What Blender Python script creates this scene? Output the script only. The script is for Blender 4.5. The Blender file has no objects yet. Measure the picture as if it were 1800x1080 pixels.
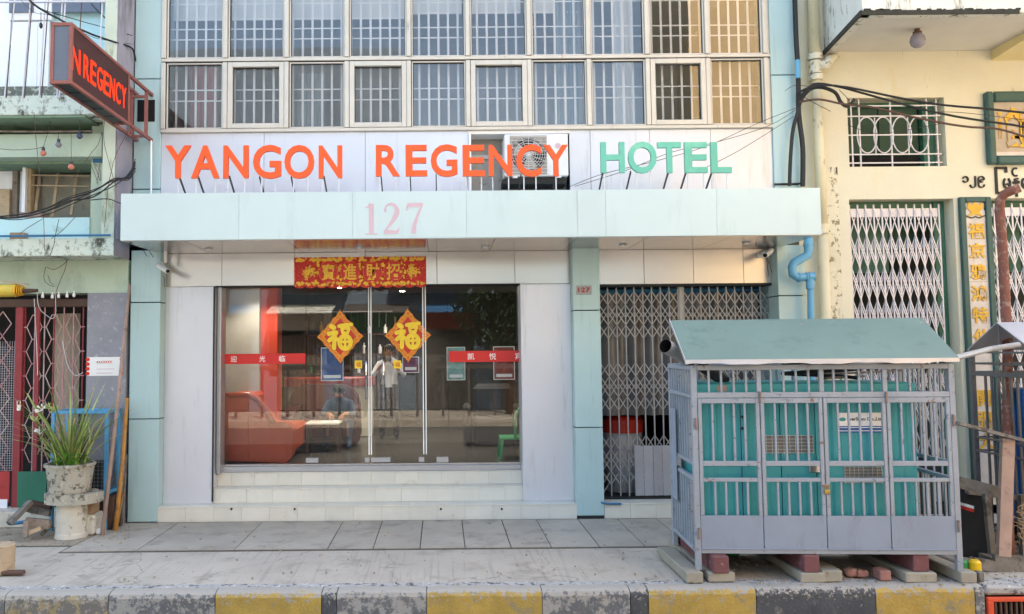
import bpy, math, random
from mathutils import Vector, Matrix
random.seed(7)
S = bpy.context.scene
COL = S.collection
rad = math.radians

# ------------------------------------------------------------------ camera
F_PX, PPX, PPY = 1440.0, 775.0, 521.0        # focal length and principal point of the cropped photograph
PITCH, ROLL, DIST, EYE = rad(3.6), 0.0085, 10.2, 2.107
cr, sr, cp, sp = math.cos(ROLL), math.sin(ROLL), math.cos(PITCH), math.sin(PITCH)
RV = Vector((cr, sr*sp, -sr*cp)); UV = Vector((sr, -sp*cr, cp*cr)); FV = Vector((0, cp, sp))
cam = bpy.data.cameras.new('camera'); camo = bpy.data.objects.new('camera', cam); COL.objects.link(camo)
cam.sensor_width = 36; cam.lens = F_PX/1800*36
cam.shift_x = (900-PPX)/1800; cam.shift_y = -(540-PPY)/1800
cam.clip_start = .05; cam.clip_end = 500
camo.matrix_world = Matrix(((RV.x, UV.x, -FV.x, 0), (RV.y, UV.y, -FV.y, -DIST), (RV.z, UV.z, -FV.z, EYE), (0, 0, 0, 1)))
S.camera = camo

# ------------------------------------------------------------------ world, sun, exposure
W = bpy.data.worlds.new('World'); S.world = W; W.use_nodes = True
nt = W.node_tree; nt.nodes.clear()
sky = nt.nodes.new('ShaderNodeTexSky'); sky.sky_type = 'NISHITA'; sky.sun_disc = False
SUN_EL, SUN_AZ = rad(52), rad(22)            # azimuth clockwise from +Y: high behind the hotel, so the street front lies in open shade
sky.sun_elevation = SUN_EL; sky.sun_rotation = SUN_AZ; sky.dust_density = 3.0; sky.air_density = 1.2
bg = nt.nodes.new('ShaderNodeBackground'); bg.inputs[1].default_value = .15
wo = nt.nodes.new('ShaderNodeOutputWorld')
nt.links.new(sky.outputs[0], bg.inputs[0]); nt.links.new(bg.outputs[0], wo.inputs[0])
sl = bpy.data.lights.new('sun', 'SUN'); sl.energy = 4.5; sl.angle = rad(1); sl.color = (1, .96, .9)
so = bpy.data.objects.new('sun', sl); COL.objects.link(so)
sd = Vector((math.sin(SUN_AZ)*math.cos(SUN_EL), math.cos(SUN_AZ)*math.cos(SUN_EL), math.sin(SUN_EL)))
so.rotation_euler = sd.to_track_quat('Z', 'Y').to_euler(); so.location = (6, -12, 14)
S.view_settings.view_transform = 'Standard'; S.view_settings.look = 'None'
S.view_settings.exposure = 2.5
S.view_settings.use_white_balance = True; S.view_settings.white_balance_temperature = 7250; S.view_settings.white_balance_tint = 10   # camera balanced for open shade; S.view_settings.gamma = 1; S.view_settings.use_curve_mapping = False
S.cycles.max_bounces = 8; S.cycles.transparent_max_bounces = 12

# ------------------------------------------------------------------ measuring helpers (photo pixel -> point on a real plane)
def ray(px, py): return FV + RV*((px-PPX)/F_PX) - UV*((py-PPY)/F_PX)
def at(px, py, Y):
    d = ray(px, py); t = (Y+DIST)/d.y
    return d.x*t, EYE+d.z*t
def gp(px, py, z=0.0):
    d = ray(px, py); t = (z-EYE)/d.z
    return d.x*t, -DIST+d.y*t
def R(x0, y0, x1, y1, Y):                     # rectangle x0,x1,z0,z1 measured at its edge midpoints
    mx, my = (x0+x1)/2, (y0+y1)/2
    return at(x0, my, Y)[0], at(x1, my, Y)[0], at(mx, y1, Y)[1], at(mx, y0, Y)[1]
def AX(px, Y, py=500): return at(px, py, Y)[0]
def AZ(py, Y, px=800): return at(px, py, Y)[1]

# ------------------------------------------------------------------ materials
def hexc(h):
    h = h.lstrip('#'); c = [int(h[i:i+2], 16)/255 for i in (0, 2, 4)]
    return tuple(((v/12.92) if v <= .04045 else ((v+.055)/1.055)**2.4) for v in c) + (1,)
MATS = {}
def mat(name, col, rough=.6, metal=0, var=.12, vs=2.5, dirt=None, dt=.55, dw=.12, ds=3, streak=1, bump=0, bs=60, rnd=0, emit=0,
        dirt2=None, d2t=.6, d2w=.05, d2s=14, streak2=1, spec=.5, fine=0, coat=0, ysk=0, crack=0, topwear=0, warp=0):
    m = bpy.data.materials.new(name); m.use_nodes = True; n = m.node_tree.nodes; L = m.node_tree.links
    b = n['Principled BSDF']; b.inputs['Roughness'].default_value = rough; b.inputs['Metallic'].default_value = metal
    b.inputs['Specular IOR Level'].default_value = spec; b.inputs['Coat Weight'].default_value = coat
    g = n.new('ShaderNodeNewGeometry')
    def noise(scale, st=1, detail=6, ro=.6, off=0):
        mp = n.new('ShaderNodeMapping'); mp.inputs['Scale'].default_value = (1, 1, 1/st); mp.inputs['Location'].default_value = (off, off*.7, off*.3)
        L.new(g.outputs['Position'], mp.inputs['Vector'])
        t = n.new('ShaderNodeTexNoise'); t.inputs['Scale'].default_value = scale; t.inputs['Detail'].default_value = detail; t.inputs['Roughness'].default_value = ro
        L.new(mp.outputs[0], t.inputs['Vector']); return t.outputs['Fac']
    def noise_y(scale, st):
        mp = n.new('ShaderNodeMapping'); mp.inputs['Scale'].default_value = (1, 1/st, 1); L.new(g.outputs['Position'], mp.inputs['Vector'])
        t = n.new('ShaderNodeTexNoise'); t.inputs['Scale'].default_value = scale; t.inputs['Detail'].default_value = 5; L.new(mp.outputs[0], t.inputs['Vector']); return t.outputs['Fac']
    def rng(s, a, b_, c, d):
        r = n.new('ShaderNodeMapRange'); L.new(s, r.inputs[0])
        for i, v in enumerate((a, b_, c, d)): r.inputs[i+1].default_value = v
        return r.outputs[0]
    def mix(f, a, b_, mode='MIX'):
        x = n.new('ShaderNodeMix'); x.data_type = 'RGBA'; x.blend_type = mode
        if isinstance(f, float): x.inputs[0].default_value = f
        else: L.new(f, x.inputs[0])
        for s, v in ((6, a), (7, b_)):
            if isinstance(v, tuple): x.inputs[s].default_value = v
            else: L.new(v, x.inputs[s])
        return x.outputs[2]
    base = hexc(col) if isinstance(col, str) else col
    c = base
    if var:
        f = rng(noise(vs, 1, 5), .3, .7, 1-var, 1+var*.6)
        v = n.new('ShaderNodeHueSaturation'); v.inputs['Color'].default_value = base; L.new(f, v.inputs['Value']); c = v.outputs[0]
        if fine:
            v2 = n.new('ShaderNodeHueSaturation'); L.new(c, v2.inputs['Color']); L.new(rng(noise(90, 1, 4, .7, 5), .3, .7, 1-fine, 1+fine), v2.inputs['Value']); c = v2.outputs[0]
    if rnd:
        oi = n.new('ShaderNodeObjectInfo'); v = n.new('ShaderNodeHueSaturation')
        if isinstance(c, tuple): v.inputs['Color'].default_value = c
        else: L.new(c, v.inputs['Color'])
        L.new(rng(oi.outputs['Random'], 0, 1, 1-rnd, 1+rnd), v.inputs['Value']); c = v.outputs[0]
    if dirt:
        f = rng(noise(ds, streak, 9, .68, 3), dt, dt+dw, 0, 1); c = mix(f, c, hexc(dirt))
    if dirt2:
        nz = noise(d2s, streak2, 7, .7, 11)
        if topwear:                                                   # paint chipped off towards the worn top edge
            sp_ = n.new('ShaderNodeSeparateXYZ'); L.new(g.outputs['Position'], sp_.inputs[0]); ad = n.new('ShaderNodeMath'); ad.operation = 'ADD'
            L.new(nz, ad.inputs[0]); L.new(rng(sp_.outputs['Z'], -.13, -.03, 0, topwear), ad.inputs[1]); a2 = n.new('ShaderNodeMath'); a2.operation = 'ADD'; L.new(ad.outputs[0], a2.inputs[0]); L.new(rng(sp_.outputs['Z'], -.03, -.004, 0, .14), a2.inputs[1]); nz = a2.outputs[0]
        f = rng(nz, d2t, d2t+d2w, 0, 1); c = mix(f, c, hexc(dirt2))
    if ysk: c = mix(rng(noise_y(24, 22), .56, .66, 0, ysk), c, hexc('#6b665e'))
    if crack:
        vo = n.new('ShaderNodeTexVoronoi'); vo.feature = 'DISTANCE_TO_EDGE'; vo.inputs['Scale'].default_value = .55
        ds_ = n.new('ShaderNodeVectorMath'); ds_.operation = 'SCALE'; cn_ = n.new('ShaderNodeTexNoise'); cn_.inputs['Scale'].default_value = 3; cn_.inputs['Detail'].default_value = 8
        L.new(g.outputs['Position'], cn_.inputs['Vector']); L.new(cn_.outputs['Color'], ds_.inputs[0]); ds_.inputs['Scale'].default_value = .5
        av = n.new('ShaderNodeVectorMath'); L.new(g.outputs['Position'], av.inputs[0]); L.new(ds_.outputs[0], av.inputs[1]); L.new(av.outputs[0], vo.inputs['Vector'])
        c = mix(rng(vo.outputs['Distance'], .0, .006, crack, 0), c, hexc('#4a463f'))
    if isinstance(c, tuple): b.inputs['Base Color'].default_value = c
    else: L.new(c, b.inputs['Base Color'])
    if warp:
        bp = n.new('ShaderNodeBump'); bp.inputs['Strength'].default_value = warp; bp.inputs['Distance'].default_value = .05
        L.new(noise(1.6, 1, 2, .4, 20), bp.inputs['Height']); L.new(bp.outputs[0], b.inputs['Normal'])
    if bump:
        bp = n.new('ShaderNodeBump'); bp.inputs['Strength'].default_value = min(1, bump); bp.inputs['Distance'].default_value = .01
        L.new(noise(bs, 1, 6, .7), bp.inputs['Height']); L.new(bp.outputs[0], b.inputs['Normal'])
    if emit:
        b.inputs['Emission Color'].default_value = base; b.inputs['Emission Strength'].default_value = emit
    MATS[name] = m; return m
def glass(name, tint, ior=1.5, rough=0.0, wob=0):
    m = bpy.data.materials.new(name); m.use_nodes = True; n = m.node_tree.nodes; L = m.node_tree.links; n.clear()
    o = n.new('ShaderNodeOutputMaterial'); mx = n.new('ShaderNodeMixShader'); t = n.new('ShaderNodeBsdfTransparent'); t.inputs[0].default_value = tint
    gl = n.new('ShaderNodeBsdfGlossy'); gl.inputs['Roughness'].default_value = rough; f = n.new('ShaderNodeFresnel'); f.inputs[0].default_value = ior
    if wob:
        g = n.new('ShaderNodeNewGeometry'); nz = n.new('ShaderNodeTexNoise'); nz.inputs['Scale'].default_value = 1.3
        L.new(g.outputs['Position'], nz.inputs['Vector']); bp = n.new('ShaderNodeBump'); bp.inputs['Strength'].default_value = wob; bp.inputs['Distance'].default_value = .02
        L.new(nz.outputs['Fac'], bp.inputs['Height']); L.new(bp.outputs[0], gl.inputs['Normal'])
    L.new(f.outputs[0], mx.inputs[0]); L.new(t.outputs[0], mx.inputs[1]); L.new(gl.outputs[0], mx.inputs[2]); L.new(mx.outputs[0], o.inputs[0])
    MATS[name] = m; return m
def emission(name, col, st):
    m = bpy.data.materials.new(name); m.use_nodes = True; n = m.node_tree.nodes; n.clear()
    o = n.new('ShaderNodeOutputMaterial'); e = n.new('ShaderNodeEmission'); e.inputs[0].default_value = hexc(col); e.inputs[1].default_value = st
    m.node_tree.links.new(e.outputs[0], o.inputs[0]); MATS[name] = m; return m

mat('teal_panel', '#aac6c6', .42, var=.06, vs=1.2, rnd=.04, dirt='#93aeab', dt=.54, dw=.2, ds=9, streak=14, dirt2='#71827e', d2t=.70, d2s=26, warp=.12)
mat('canopy_panel', '#c4d5d3', .36, var=.05, vs=.8, rnd=.035, dirt='#b2c5c3', dt=.55, dw=.25, ds=5, streak=5, dirt2='#8fa5a2', d2t=.71, d2s=22, warp=.1)
mat('silver_panel', '#ccced4', .38, metal=.35, var=.05, vs=.9, rnd=.04, dirt='#aeabab', dt=.56, dw=.22, ds=7, streak=10, dirt2='#8d8986', d2t=.72, d2s=26, warp=.15)
mat('silver_soffit', '#a9a7aa', .18, metal=.75, var=.05, vs=.9, rnd=.03)
mat('silver_band', '#bdbab6', .25, metal=.6, var=.04, vs=.9, rnd=.03)
mat('joint_dirt', '#5a544b', .95, var=.3, vs=9); mat('opposite_sign', '#b5452f', .6); mat('opposite_blue', '#3c6f9c', .6); mat('opposite_green', '#4f8a68', .6); mat('dark_joint', '#23282a', .8)
mat('core_wall', '#8a8a86', .9)
mat('aluminium_frame', '#c9c2b5', .45, metal=.25, var=.08, vs=3, dirt='#9b8f80', dt=.62, dw=.12, ds=7, streak=4)
mat('white_bar', '#f4f4f2', .5, var=.04)
mat('rubber', '#1d1d1f', .7)
mat('steel', '#c9cacc', .25, metal=1, var=.04)
mat('chrome', '#d8d8da', .1, metal=1, var=0)
mat('aluminium', '#b9bbc0', .35, metal=.8, var=.05)
mat('tile_cream', '#d5d2c6', .3, var=.06, vs=4, rnd=.035, dirt='#b5a893', dt=.62, dw=.15, ds=3, streak=1, dirt2='#8f8a80', d2t=.7, d2s=25)
mat('grout', '#b3ada0', .9); mat('joint_grey', '#6e6c6a', .8)
mat('orange_face', '#f25c26', .45, var=.06, vs=3, spec=.35, dirt='#ff8a55', dt=.66, dw=.2, ds=3)
mat('green_face', '#5fb8a0', .45, var=.1, vs=2, dirt='#8fd9b8', dt=.55, dw=.3, ds=2)
mat('brace_dark', '#2e3436', .6)
mat('post_white', '#cfd2d4', .5, dirt='#7c5a44', dt=.6, dw=.1, ds=20)
mat('pink_print', '#cfb0b8', .55, var=.06, vs=6)
mat('ac_white', '#e2e2e0', .5, dirt='#b8b2a6', dt=.62, dw=.15, ds=6)
mat('ac_grey', '#9e9b93', .6, dirt='#6a645c', dt=.55, ds=8)
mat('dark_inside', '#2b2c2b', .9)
mat('black_matte', '#0c0c0d', .9)
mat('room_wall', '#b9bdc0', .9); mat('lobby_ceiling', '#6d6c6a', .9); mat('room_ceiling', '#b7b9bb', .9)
mat('blind_white', '#e9ece9', .8, var=.04)
mat('red_curtain', '#c4696b', .9, var=.15, vs=4)
mat('curtain_grey', '#9aa6ac', .9, var=.1, vs=3)
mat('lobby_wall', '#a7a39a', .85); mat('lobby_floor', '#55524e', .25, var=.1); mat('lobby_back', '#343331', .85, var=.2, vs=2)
mat('lobby_red', '#b83617', .5, var=.06); mat('counter_cream', '#d8d2bf', .5); mat('counter_red', '#9c1d14', .4)
mat('sofa_orange', '#b8441a', .33, var=.12, vs=5, bump=.2, bs=25); mat('sofa_dark', '#4b1d1b', .35, var=.15, vs=4)
mat('table_white', '#e8e6da', .3)
mat('wood_dark', '#4a3021', .6, var=.2, vs=6, streak=1)
mat('skin', '#9b6a4c', .55, var=.05); mat('hair', '#0d0b0a', .6); mat('shirt_navy', '#2e3c4f', .85); mat('shirt_white', '#c9cbd0', .85); mat('trousers', '#20222a', .85); mat('jeans', '#33485f', .85)
mat('green_plastic', '#2f9c63', .4)
mat('red_vinyl', '#d01e18', .4, var=.03); mat('white_print', '#f0eeec', .5, var=0); mat('paper_white', '#e5e5e2', .7)
mat('paper_blue', '#2f5f9e', .6, var=.35, vs=14); mat('paper_teal', '#86b5b0', .6, var=.3, vs=14); mat('paper_purple', '#7b3566', .6, var=.35, vs=14); mat('paper_red', '#8e3a2c', .6, var=.3, vs=16)
mat('gold', '#e0a92c', .35, metal=.25, var=.15, vs=30); mat('gold_bright', '#f2cf2b', .4, var=.1, vs=20)
mat('banner_red', '#c21c16', .55, var=.12, vs=12, dirt='#e06a24', dt=.56, dw=.06, ds=38)
mat('diamond_orange', '#e2661c', .45, var=.15, vs=20, dirt='#f0a53a', dt=.54, dw=.06, ds=55)
mat('diamond_red', '#c8260f', .45, var=.12, vs=20, dirt='#e66a2c', dt=.6, dw=.05, ds=45)
mat('gate_steel', '#9a9a9a', .5, metal=.2, var=.12, vs=5, dirt='#75695e', dt=.62, dw=.1, ds=9)
mat('gate_sheet', '#a3a5ab', .5, metal=.3, var=.08, vs=3, rnd=.06, dirt='#8d5d3a', dt=.64, dw=.12, ds=6, streak=5)
mat('plastic_sheet', '#6e6e70', .25, var=.3, vs=3)
mat('pipe_blue', '#5aa0c4', .4, var=.07, vs=4, dirt='#3f7f9f', dt=.62, ds=6)
mat('pipe_blue_dark', '#2c6f96', .5)
mat('cream_wall', '#dcd5bd', .85, var=.06, vs=1.3, dirt='#d6c69c', dt=.56, dw=.2, ds=1.7, streak=3, bump=.25, bs=25, dirt2='#93886b', d2t=.66, d2w=.08, d2s=8, streak2=6)
mat('cream_wall_mould', '#dcd5bd', .9, var=.08, vs=2, dirt='#3a3226', dt=.545, dw=.05, ds=3.6, streak=2.6, bump=.6, bs=25, dirt2='#8f8468', d2t=.55, d2s=12)
mat('cream_pipe', '#d9ceac', .6, var=.08, vs=3, dirt='#7a7060', dt=.6, dw=.07, ds=7, streak=2)
mat('cream_beam', '#dfcf9c', .85, var=.06, vs=2)
mat('balcony_white', '#dcdcd2', .9, var=.08, vs=3, dirt='#4e4c44', dt=.55, dw=.1, ds=5, streak=4, bump=.5, bs=20, dirt2='#8c8a7c', d2t=.6, d2s=14, streak2=3)
mat('soffit_white', '#d2cfc5', .9, var=.05)
mat('moss_edge', '#3a3a33', .95, var=.3, vs=14, bump=.8, bs=30)
mat('door_green', '#3b6f59', .5, var=.15, vs=3); mat('dark_green', '#1d4433', .6, var=.15); mat('teal_green_frame', '#27504c', .5, var=.15, vs=8)
mat('gate_white', '#cfcdd3', .5, metal=.15, var=.07, vs=4, dirt='#8c8078', dt=.63, dw=.1, ds=11)
mat('board_marble', '#cfc6bb', .6, var=.12, vs=7, dirt='#b3a08a', dt=.58, ds=5, streak=2)
mat('board_grey', '#b5a48f', .6, var=.12, vs=7)
mat('gold_paint', '#d9a72f', .5, var=.15, vs=12); mat('text_dark', '#2c2a26', .7)
mat('rust_pipe', '#7b4b3c', .8, var=.2, vs=6, dirt='#93776a', dt=.52, dw=.1, ds=14, bump=.4, bs=60)
mat('bulb_grey', '#8d8894', .2)
mat('mint_wall', '#b6c6b2', .85, var=.1, vs=1.6, dirt='#9aaa9a', dt=.5, dw=.2, ds=2.4, streak=2, bump=.25, bs=22, dirt2='#71826a', d2t=.7, d2w=.06, d2s=10, streak2=3)
mat('mint_weathered', '#cbd4c6', .9, var=.1, vs=2.5, dirt='#4d4f45', dt=.53, dw=.09, ds=5, streak=1.6, bump=.7, bs=20, dirt2='#98a08c', d2t=.56, d2s=16)
mat('sky_paint', '#b8dde0', .85, var=.06, vs=2, dirt='#93b5b3', dt=.6, ds=4, dirt2='#6f7d78', d2t=.7, d2s=18)
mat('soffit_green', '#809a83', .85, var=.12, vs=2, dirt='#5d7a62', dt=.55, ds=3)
mat('grey_column', '#9b97a0', .9, var=.1, vs=2.5, dirt='#6f6c72', dt=.54, dw=.12, ds=3, streak=4, bump=.4, bs=18, dirt2='#44434a', d2t=.68, d2s=12, streak2=4)
mat('green_column', '#c6d0be', .9, var=.08, vs=2.5, dirt='#8d9a83', dt=.55, dw=.1, ds=4, streak=3, bump=.4, bs=18, dirt2='#47483f', d2t=.64, d2s=12, streak2=2)
mat('grey_render', '#8f9097', .92, var=.12, vs=4, dirt='#a9aab0', dt=.56, dw=.1, ds=12, bump=.8, bs=35, dirt2='#d3d5d8', d2t=.71, d2w=.02, d2s=28)
mat('rough_aggregate', '#6f756c', .95, var=.3, vs=18, dirt='#b9bfb4', dt=.54, dw=.05, ds=22, bump=1, bs=40)
mat('white_panel', '#e6e8ec', .6, var=.03, dirt='#cdd0d5', dt=.6, ds=3, streak=6)
mat('red_gate', '#8d2e32', .55, var=.15, vs=8, dirt='#7b4a46', dt=.62, dw=.1, ds=12)
mat('pink_gate', '#b88788', .6, metal=.1, var=.15, vs=6, dirt='#c9c2bb', dt=.5, dw=.15, ds=3)
mat('red_panel', '#ab2f2d', .5, var=.1, dirt='#8f2424', dt=.6, ds=5)
mat('green_panel', '#1d6b52', .55, var=.15, vs=3, dirt='#4d5a52', dt=.6, ds=6)
mat('wood_old', '#8a7a6c', .85, var=.2, vs=8, dirt='#5d5149', dt=.5, dw=.15, ds=9, bump=.4, bs=30)
mat('wood_pale', '#b39c80', .8, var=.15, vs=8, dirt='#8d7760', dt=.55, dw=.15, ds=9, bump=.3, bs=30)
mat('wood_orange', '#c0863f', .7, var=.15, vs=8, dirt='#94683a', dt=.55, ds=8)
mat('wood_pinkish', '#a58c80', .85, var=.15, vs=6, dirt='#84695c', dt=.55, ds=9)
mat('timber_grey', '#77716a', .9, var=.25, vs=9, dirt='#4d473f', dt=.5, dw=.12, ds=7, bump=.5, bs=35)
mat('tarp_yellow', '#ccb040', .5, var=.08, vs=8); mat('glass_shutter', '#8d8778', .6, var=.15, vs=4, dirt='#6e675a', dt=.55, ds=5)
mat('cable_black', '#1b1c1e', .6, var=.1); mat('cable_grey', '#4a4a4c', .7); mat('wire_brown', '#5b4136', .7)
mat('bulb_pink', '#d9836f', .3); mat('bulb_blue', '#46506e', .3)
mat('sign_frame', '#94594e', .6, var=.15, vs=5, dirt='#7b4a40', dt=.58, ds=8)
mat('led_face', '#3d1c1b', .5, var=.25, vs=120, dirt='#552625', dt=.5, dw=.05, ds=160)
emission('led_red', '#f03a22', .42)
mat('sign_glass', '#5f6776', .15, var=.1); mat('sign_under', '#191a1e', .5, var=.3, vs=20)
mat('concrete_slab', '#aaa193', .9, var=.14, vs=2, rnd=.06, dirt='#8e867a', dt=.52, dw=.16, ds=3, bump=.6, bs=30, fine=.1, dirt2='#645d53', d2t=.66, d2w=.08, d2s=14)
mat('concrete_walk', '#b3a99b', .92, var=.14, vs=1.2, dirt='#948b7d', dt=.52, dw=.16, ds=2.2, bump=.6, bs=26, fine=.12, dirt2='#6b645a', d2t=.66, d2w=.08, d2s=9, ysk=.22, crack=.5)
mat('sand_dirt', '#a39683', .95, var=.2, vs=4, dirt='#7d7163', dt=.55, ds=7, bump=.8, bs=40)
mat('kerb_top', '#a9a6a1', .95, var=.15, vs=4, dirt='#56565a', dt=.53, dw=.06, ds=16, bump=.9, bs=45, dirt2='#d8d6d2', d2t=.58, d2s=20, fine=.12)
mat('kerb_yellow', '#b3954a', .8, var=.2, vs=5, dirt='#8c8472', dt=.54, dw=.12, ds=6, bump=.9, bs=45, dirt2='#a39d93', d2t=.62, d2w=.04, d2s=24, fine=.12, topwear=.12)
mat('kerb_yellow_pale', '#a8966a', .85, var=.2, vs=5, dirt='#77736d', dt=.43, dw=.06, ds=10, bump=.9, bs=45, dirt2='#a39d93', d2t=.58, d2w=.04, d2s=24, fine=.12, topwear=.12)
mat('kerb_black', '#4d4f53', .8, var=.2, vs=5, dirt='#75746f', dt=.56, dw=.14, ds=6, bump=.9, bs=45, dirt2='#a39d93', d2t=.62, d2w=.04, d2s=26, fine=.12, topwear=.12)
mat('kerb_grey', '#6a6c6e', .85, var=.2, vs=5, dirt='#9d9b96', dt=.5, dw=.06, ds=9, bump=.9, bs=45, dirt2='#a39d93', d2t=.58, d2w=.05, d2s=22, fine=.12, topwear=.12)
mat('asphalt', '#4b4a49', .92, var=.15, vs=3, bump=.6, bs=60, fine=.15)
mat('pot_concrete', '#a8a293', .95, var=.15, vs=6, dirt='#5f5b50', dt=.53, dw=.07, ds=12, bump=.8, bs=28, dirt2='#c7bfae', d2t=.6, d2s=16)
mat('plinth_white', '#c9c3b5', .9, var=.1, vs=5, dirt='#8d8576', dt=.57, dw=.07, ds=8, bump=.6, bs=26)
mat('brick_old', '#a3876c', .95, var=.2, vs=10, bump=.7, bs=40)
mat('brick_red', '#9c7068', .95, var=.2, vs=10, dirt='#b9a497', dt=.56, ds=14, bump=.7, bs=40)
mat('beam_concrete', '#9a9486', .95, var=.14, vs=5, dirt='#7f7a5e', dt=.58, dw=.1, ds=8, bump=.6, bs=30, rnd=.06)
mat('beam_red', '#74484a', .8, var=.15, vs=7, dirt='#b98a84', dt=.58, ds=14, rnd=.08)
mat('leaf_green', '#627c33', .5, var=.2, vs=14, rnd=.25); mat('leaf_pale', '#a0ab66', .55, var=.2, vs=14, rnd=.2); mat('leaf_bright', '#4f8a2b', .45, var=.2, vs=10, rnd=.2); mat('leaf_dry', '#a88d6a', .8, rnd=.15)
mat('flower_white', '#e6e4dc', .6); mat('stand_blue', '#4f9ec9', .5, var=.1, vs=4, dirt='#3a6e8e', dt=.62, ds=9); mat('mesh_wire', '#7d8790', .5, metal=.4)
mat('cage_grey', '#949aa3', .5, var=.12, vs=4, dirt='#7b5742', dt=.62, dw=.05, ds=11, dirt2='#6f757e', d2t=.6, d2s=13)
mat('cage_plate', '#8993a3', .5, var=.08, vs=2, dirt='#7c838f', dt=.54, dw=.15, ds=5, streak=4, dirt2='#7f5e4a', d2t=.7, d2s=14, warp=.3)
mat('rust', '#8f7668', .9, var=.3, vs=20, bump=.5)
mat('roof_green', '#627a71', .6, var=.1, vs=2, dirt='#566d65', dt=.56, dw=.12, ds=3, dirt2='#e8eeec', d2t=.76, d2w=.01, d2s=17, fine=.05)
mat('roof_edge', '#b9b8bb', .4, metal=.4, var=.08)
mat('gen_teal', '#309aa0', .45, var=.08, vs=2, dirt='#2f808a', dt=.56, ds=6, streak=5, rnd=.03, dirt2='#7da3a2', d2t=.7, d2s=20)
mat('gen_dark', '#1c6f6c', .5); mat('vent_grey', '#6b6a60', .7, var=.2, vs=10)
mat('pvc_grey', '#9b9b9a', .4, var=.05, dirt='#6c7480', dt=.62, ds=9)
mat('brass', '#b89a52', .4, metal=.7); mat('gen_blue', '#1f6bb0', .45, var=.08, vs=3)
mat('cage_dark', '#6f6c6a', .6, metal=.2, var=.12, vs=5, dirt='#6a4f40', dt=.6, ds=9)
mat('roof_grey', '#b1b0b4', .5, metal=.2, var=.08, vs=3)
mat('grate_orange', '#d9502f', .6, var=.12, vs=6); mat('can_yellow', '#e0b81e', .4); mat('can_green', '#2a8a4c', .4)
mat('opposite_beige', '#c8ab7d', .85, var=.1, vs=1); mat('opposite_grey', '#6f7f8e', .85, var=.15, vs=.7); mat('opposite_roof', '#56504d', .9)
mat('foliage_dark', '#3c4c2c', .8, var=.3, vs=5)
glass('window_glass', (.97, .97, .98, 1), 1.65, .0, .06)
glass('door_glass', (.95, .96, .96, 1), 1.5, .0)
emission('lamp_glow', '#fff6e6', 25)

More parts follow.
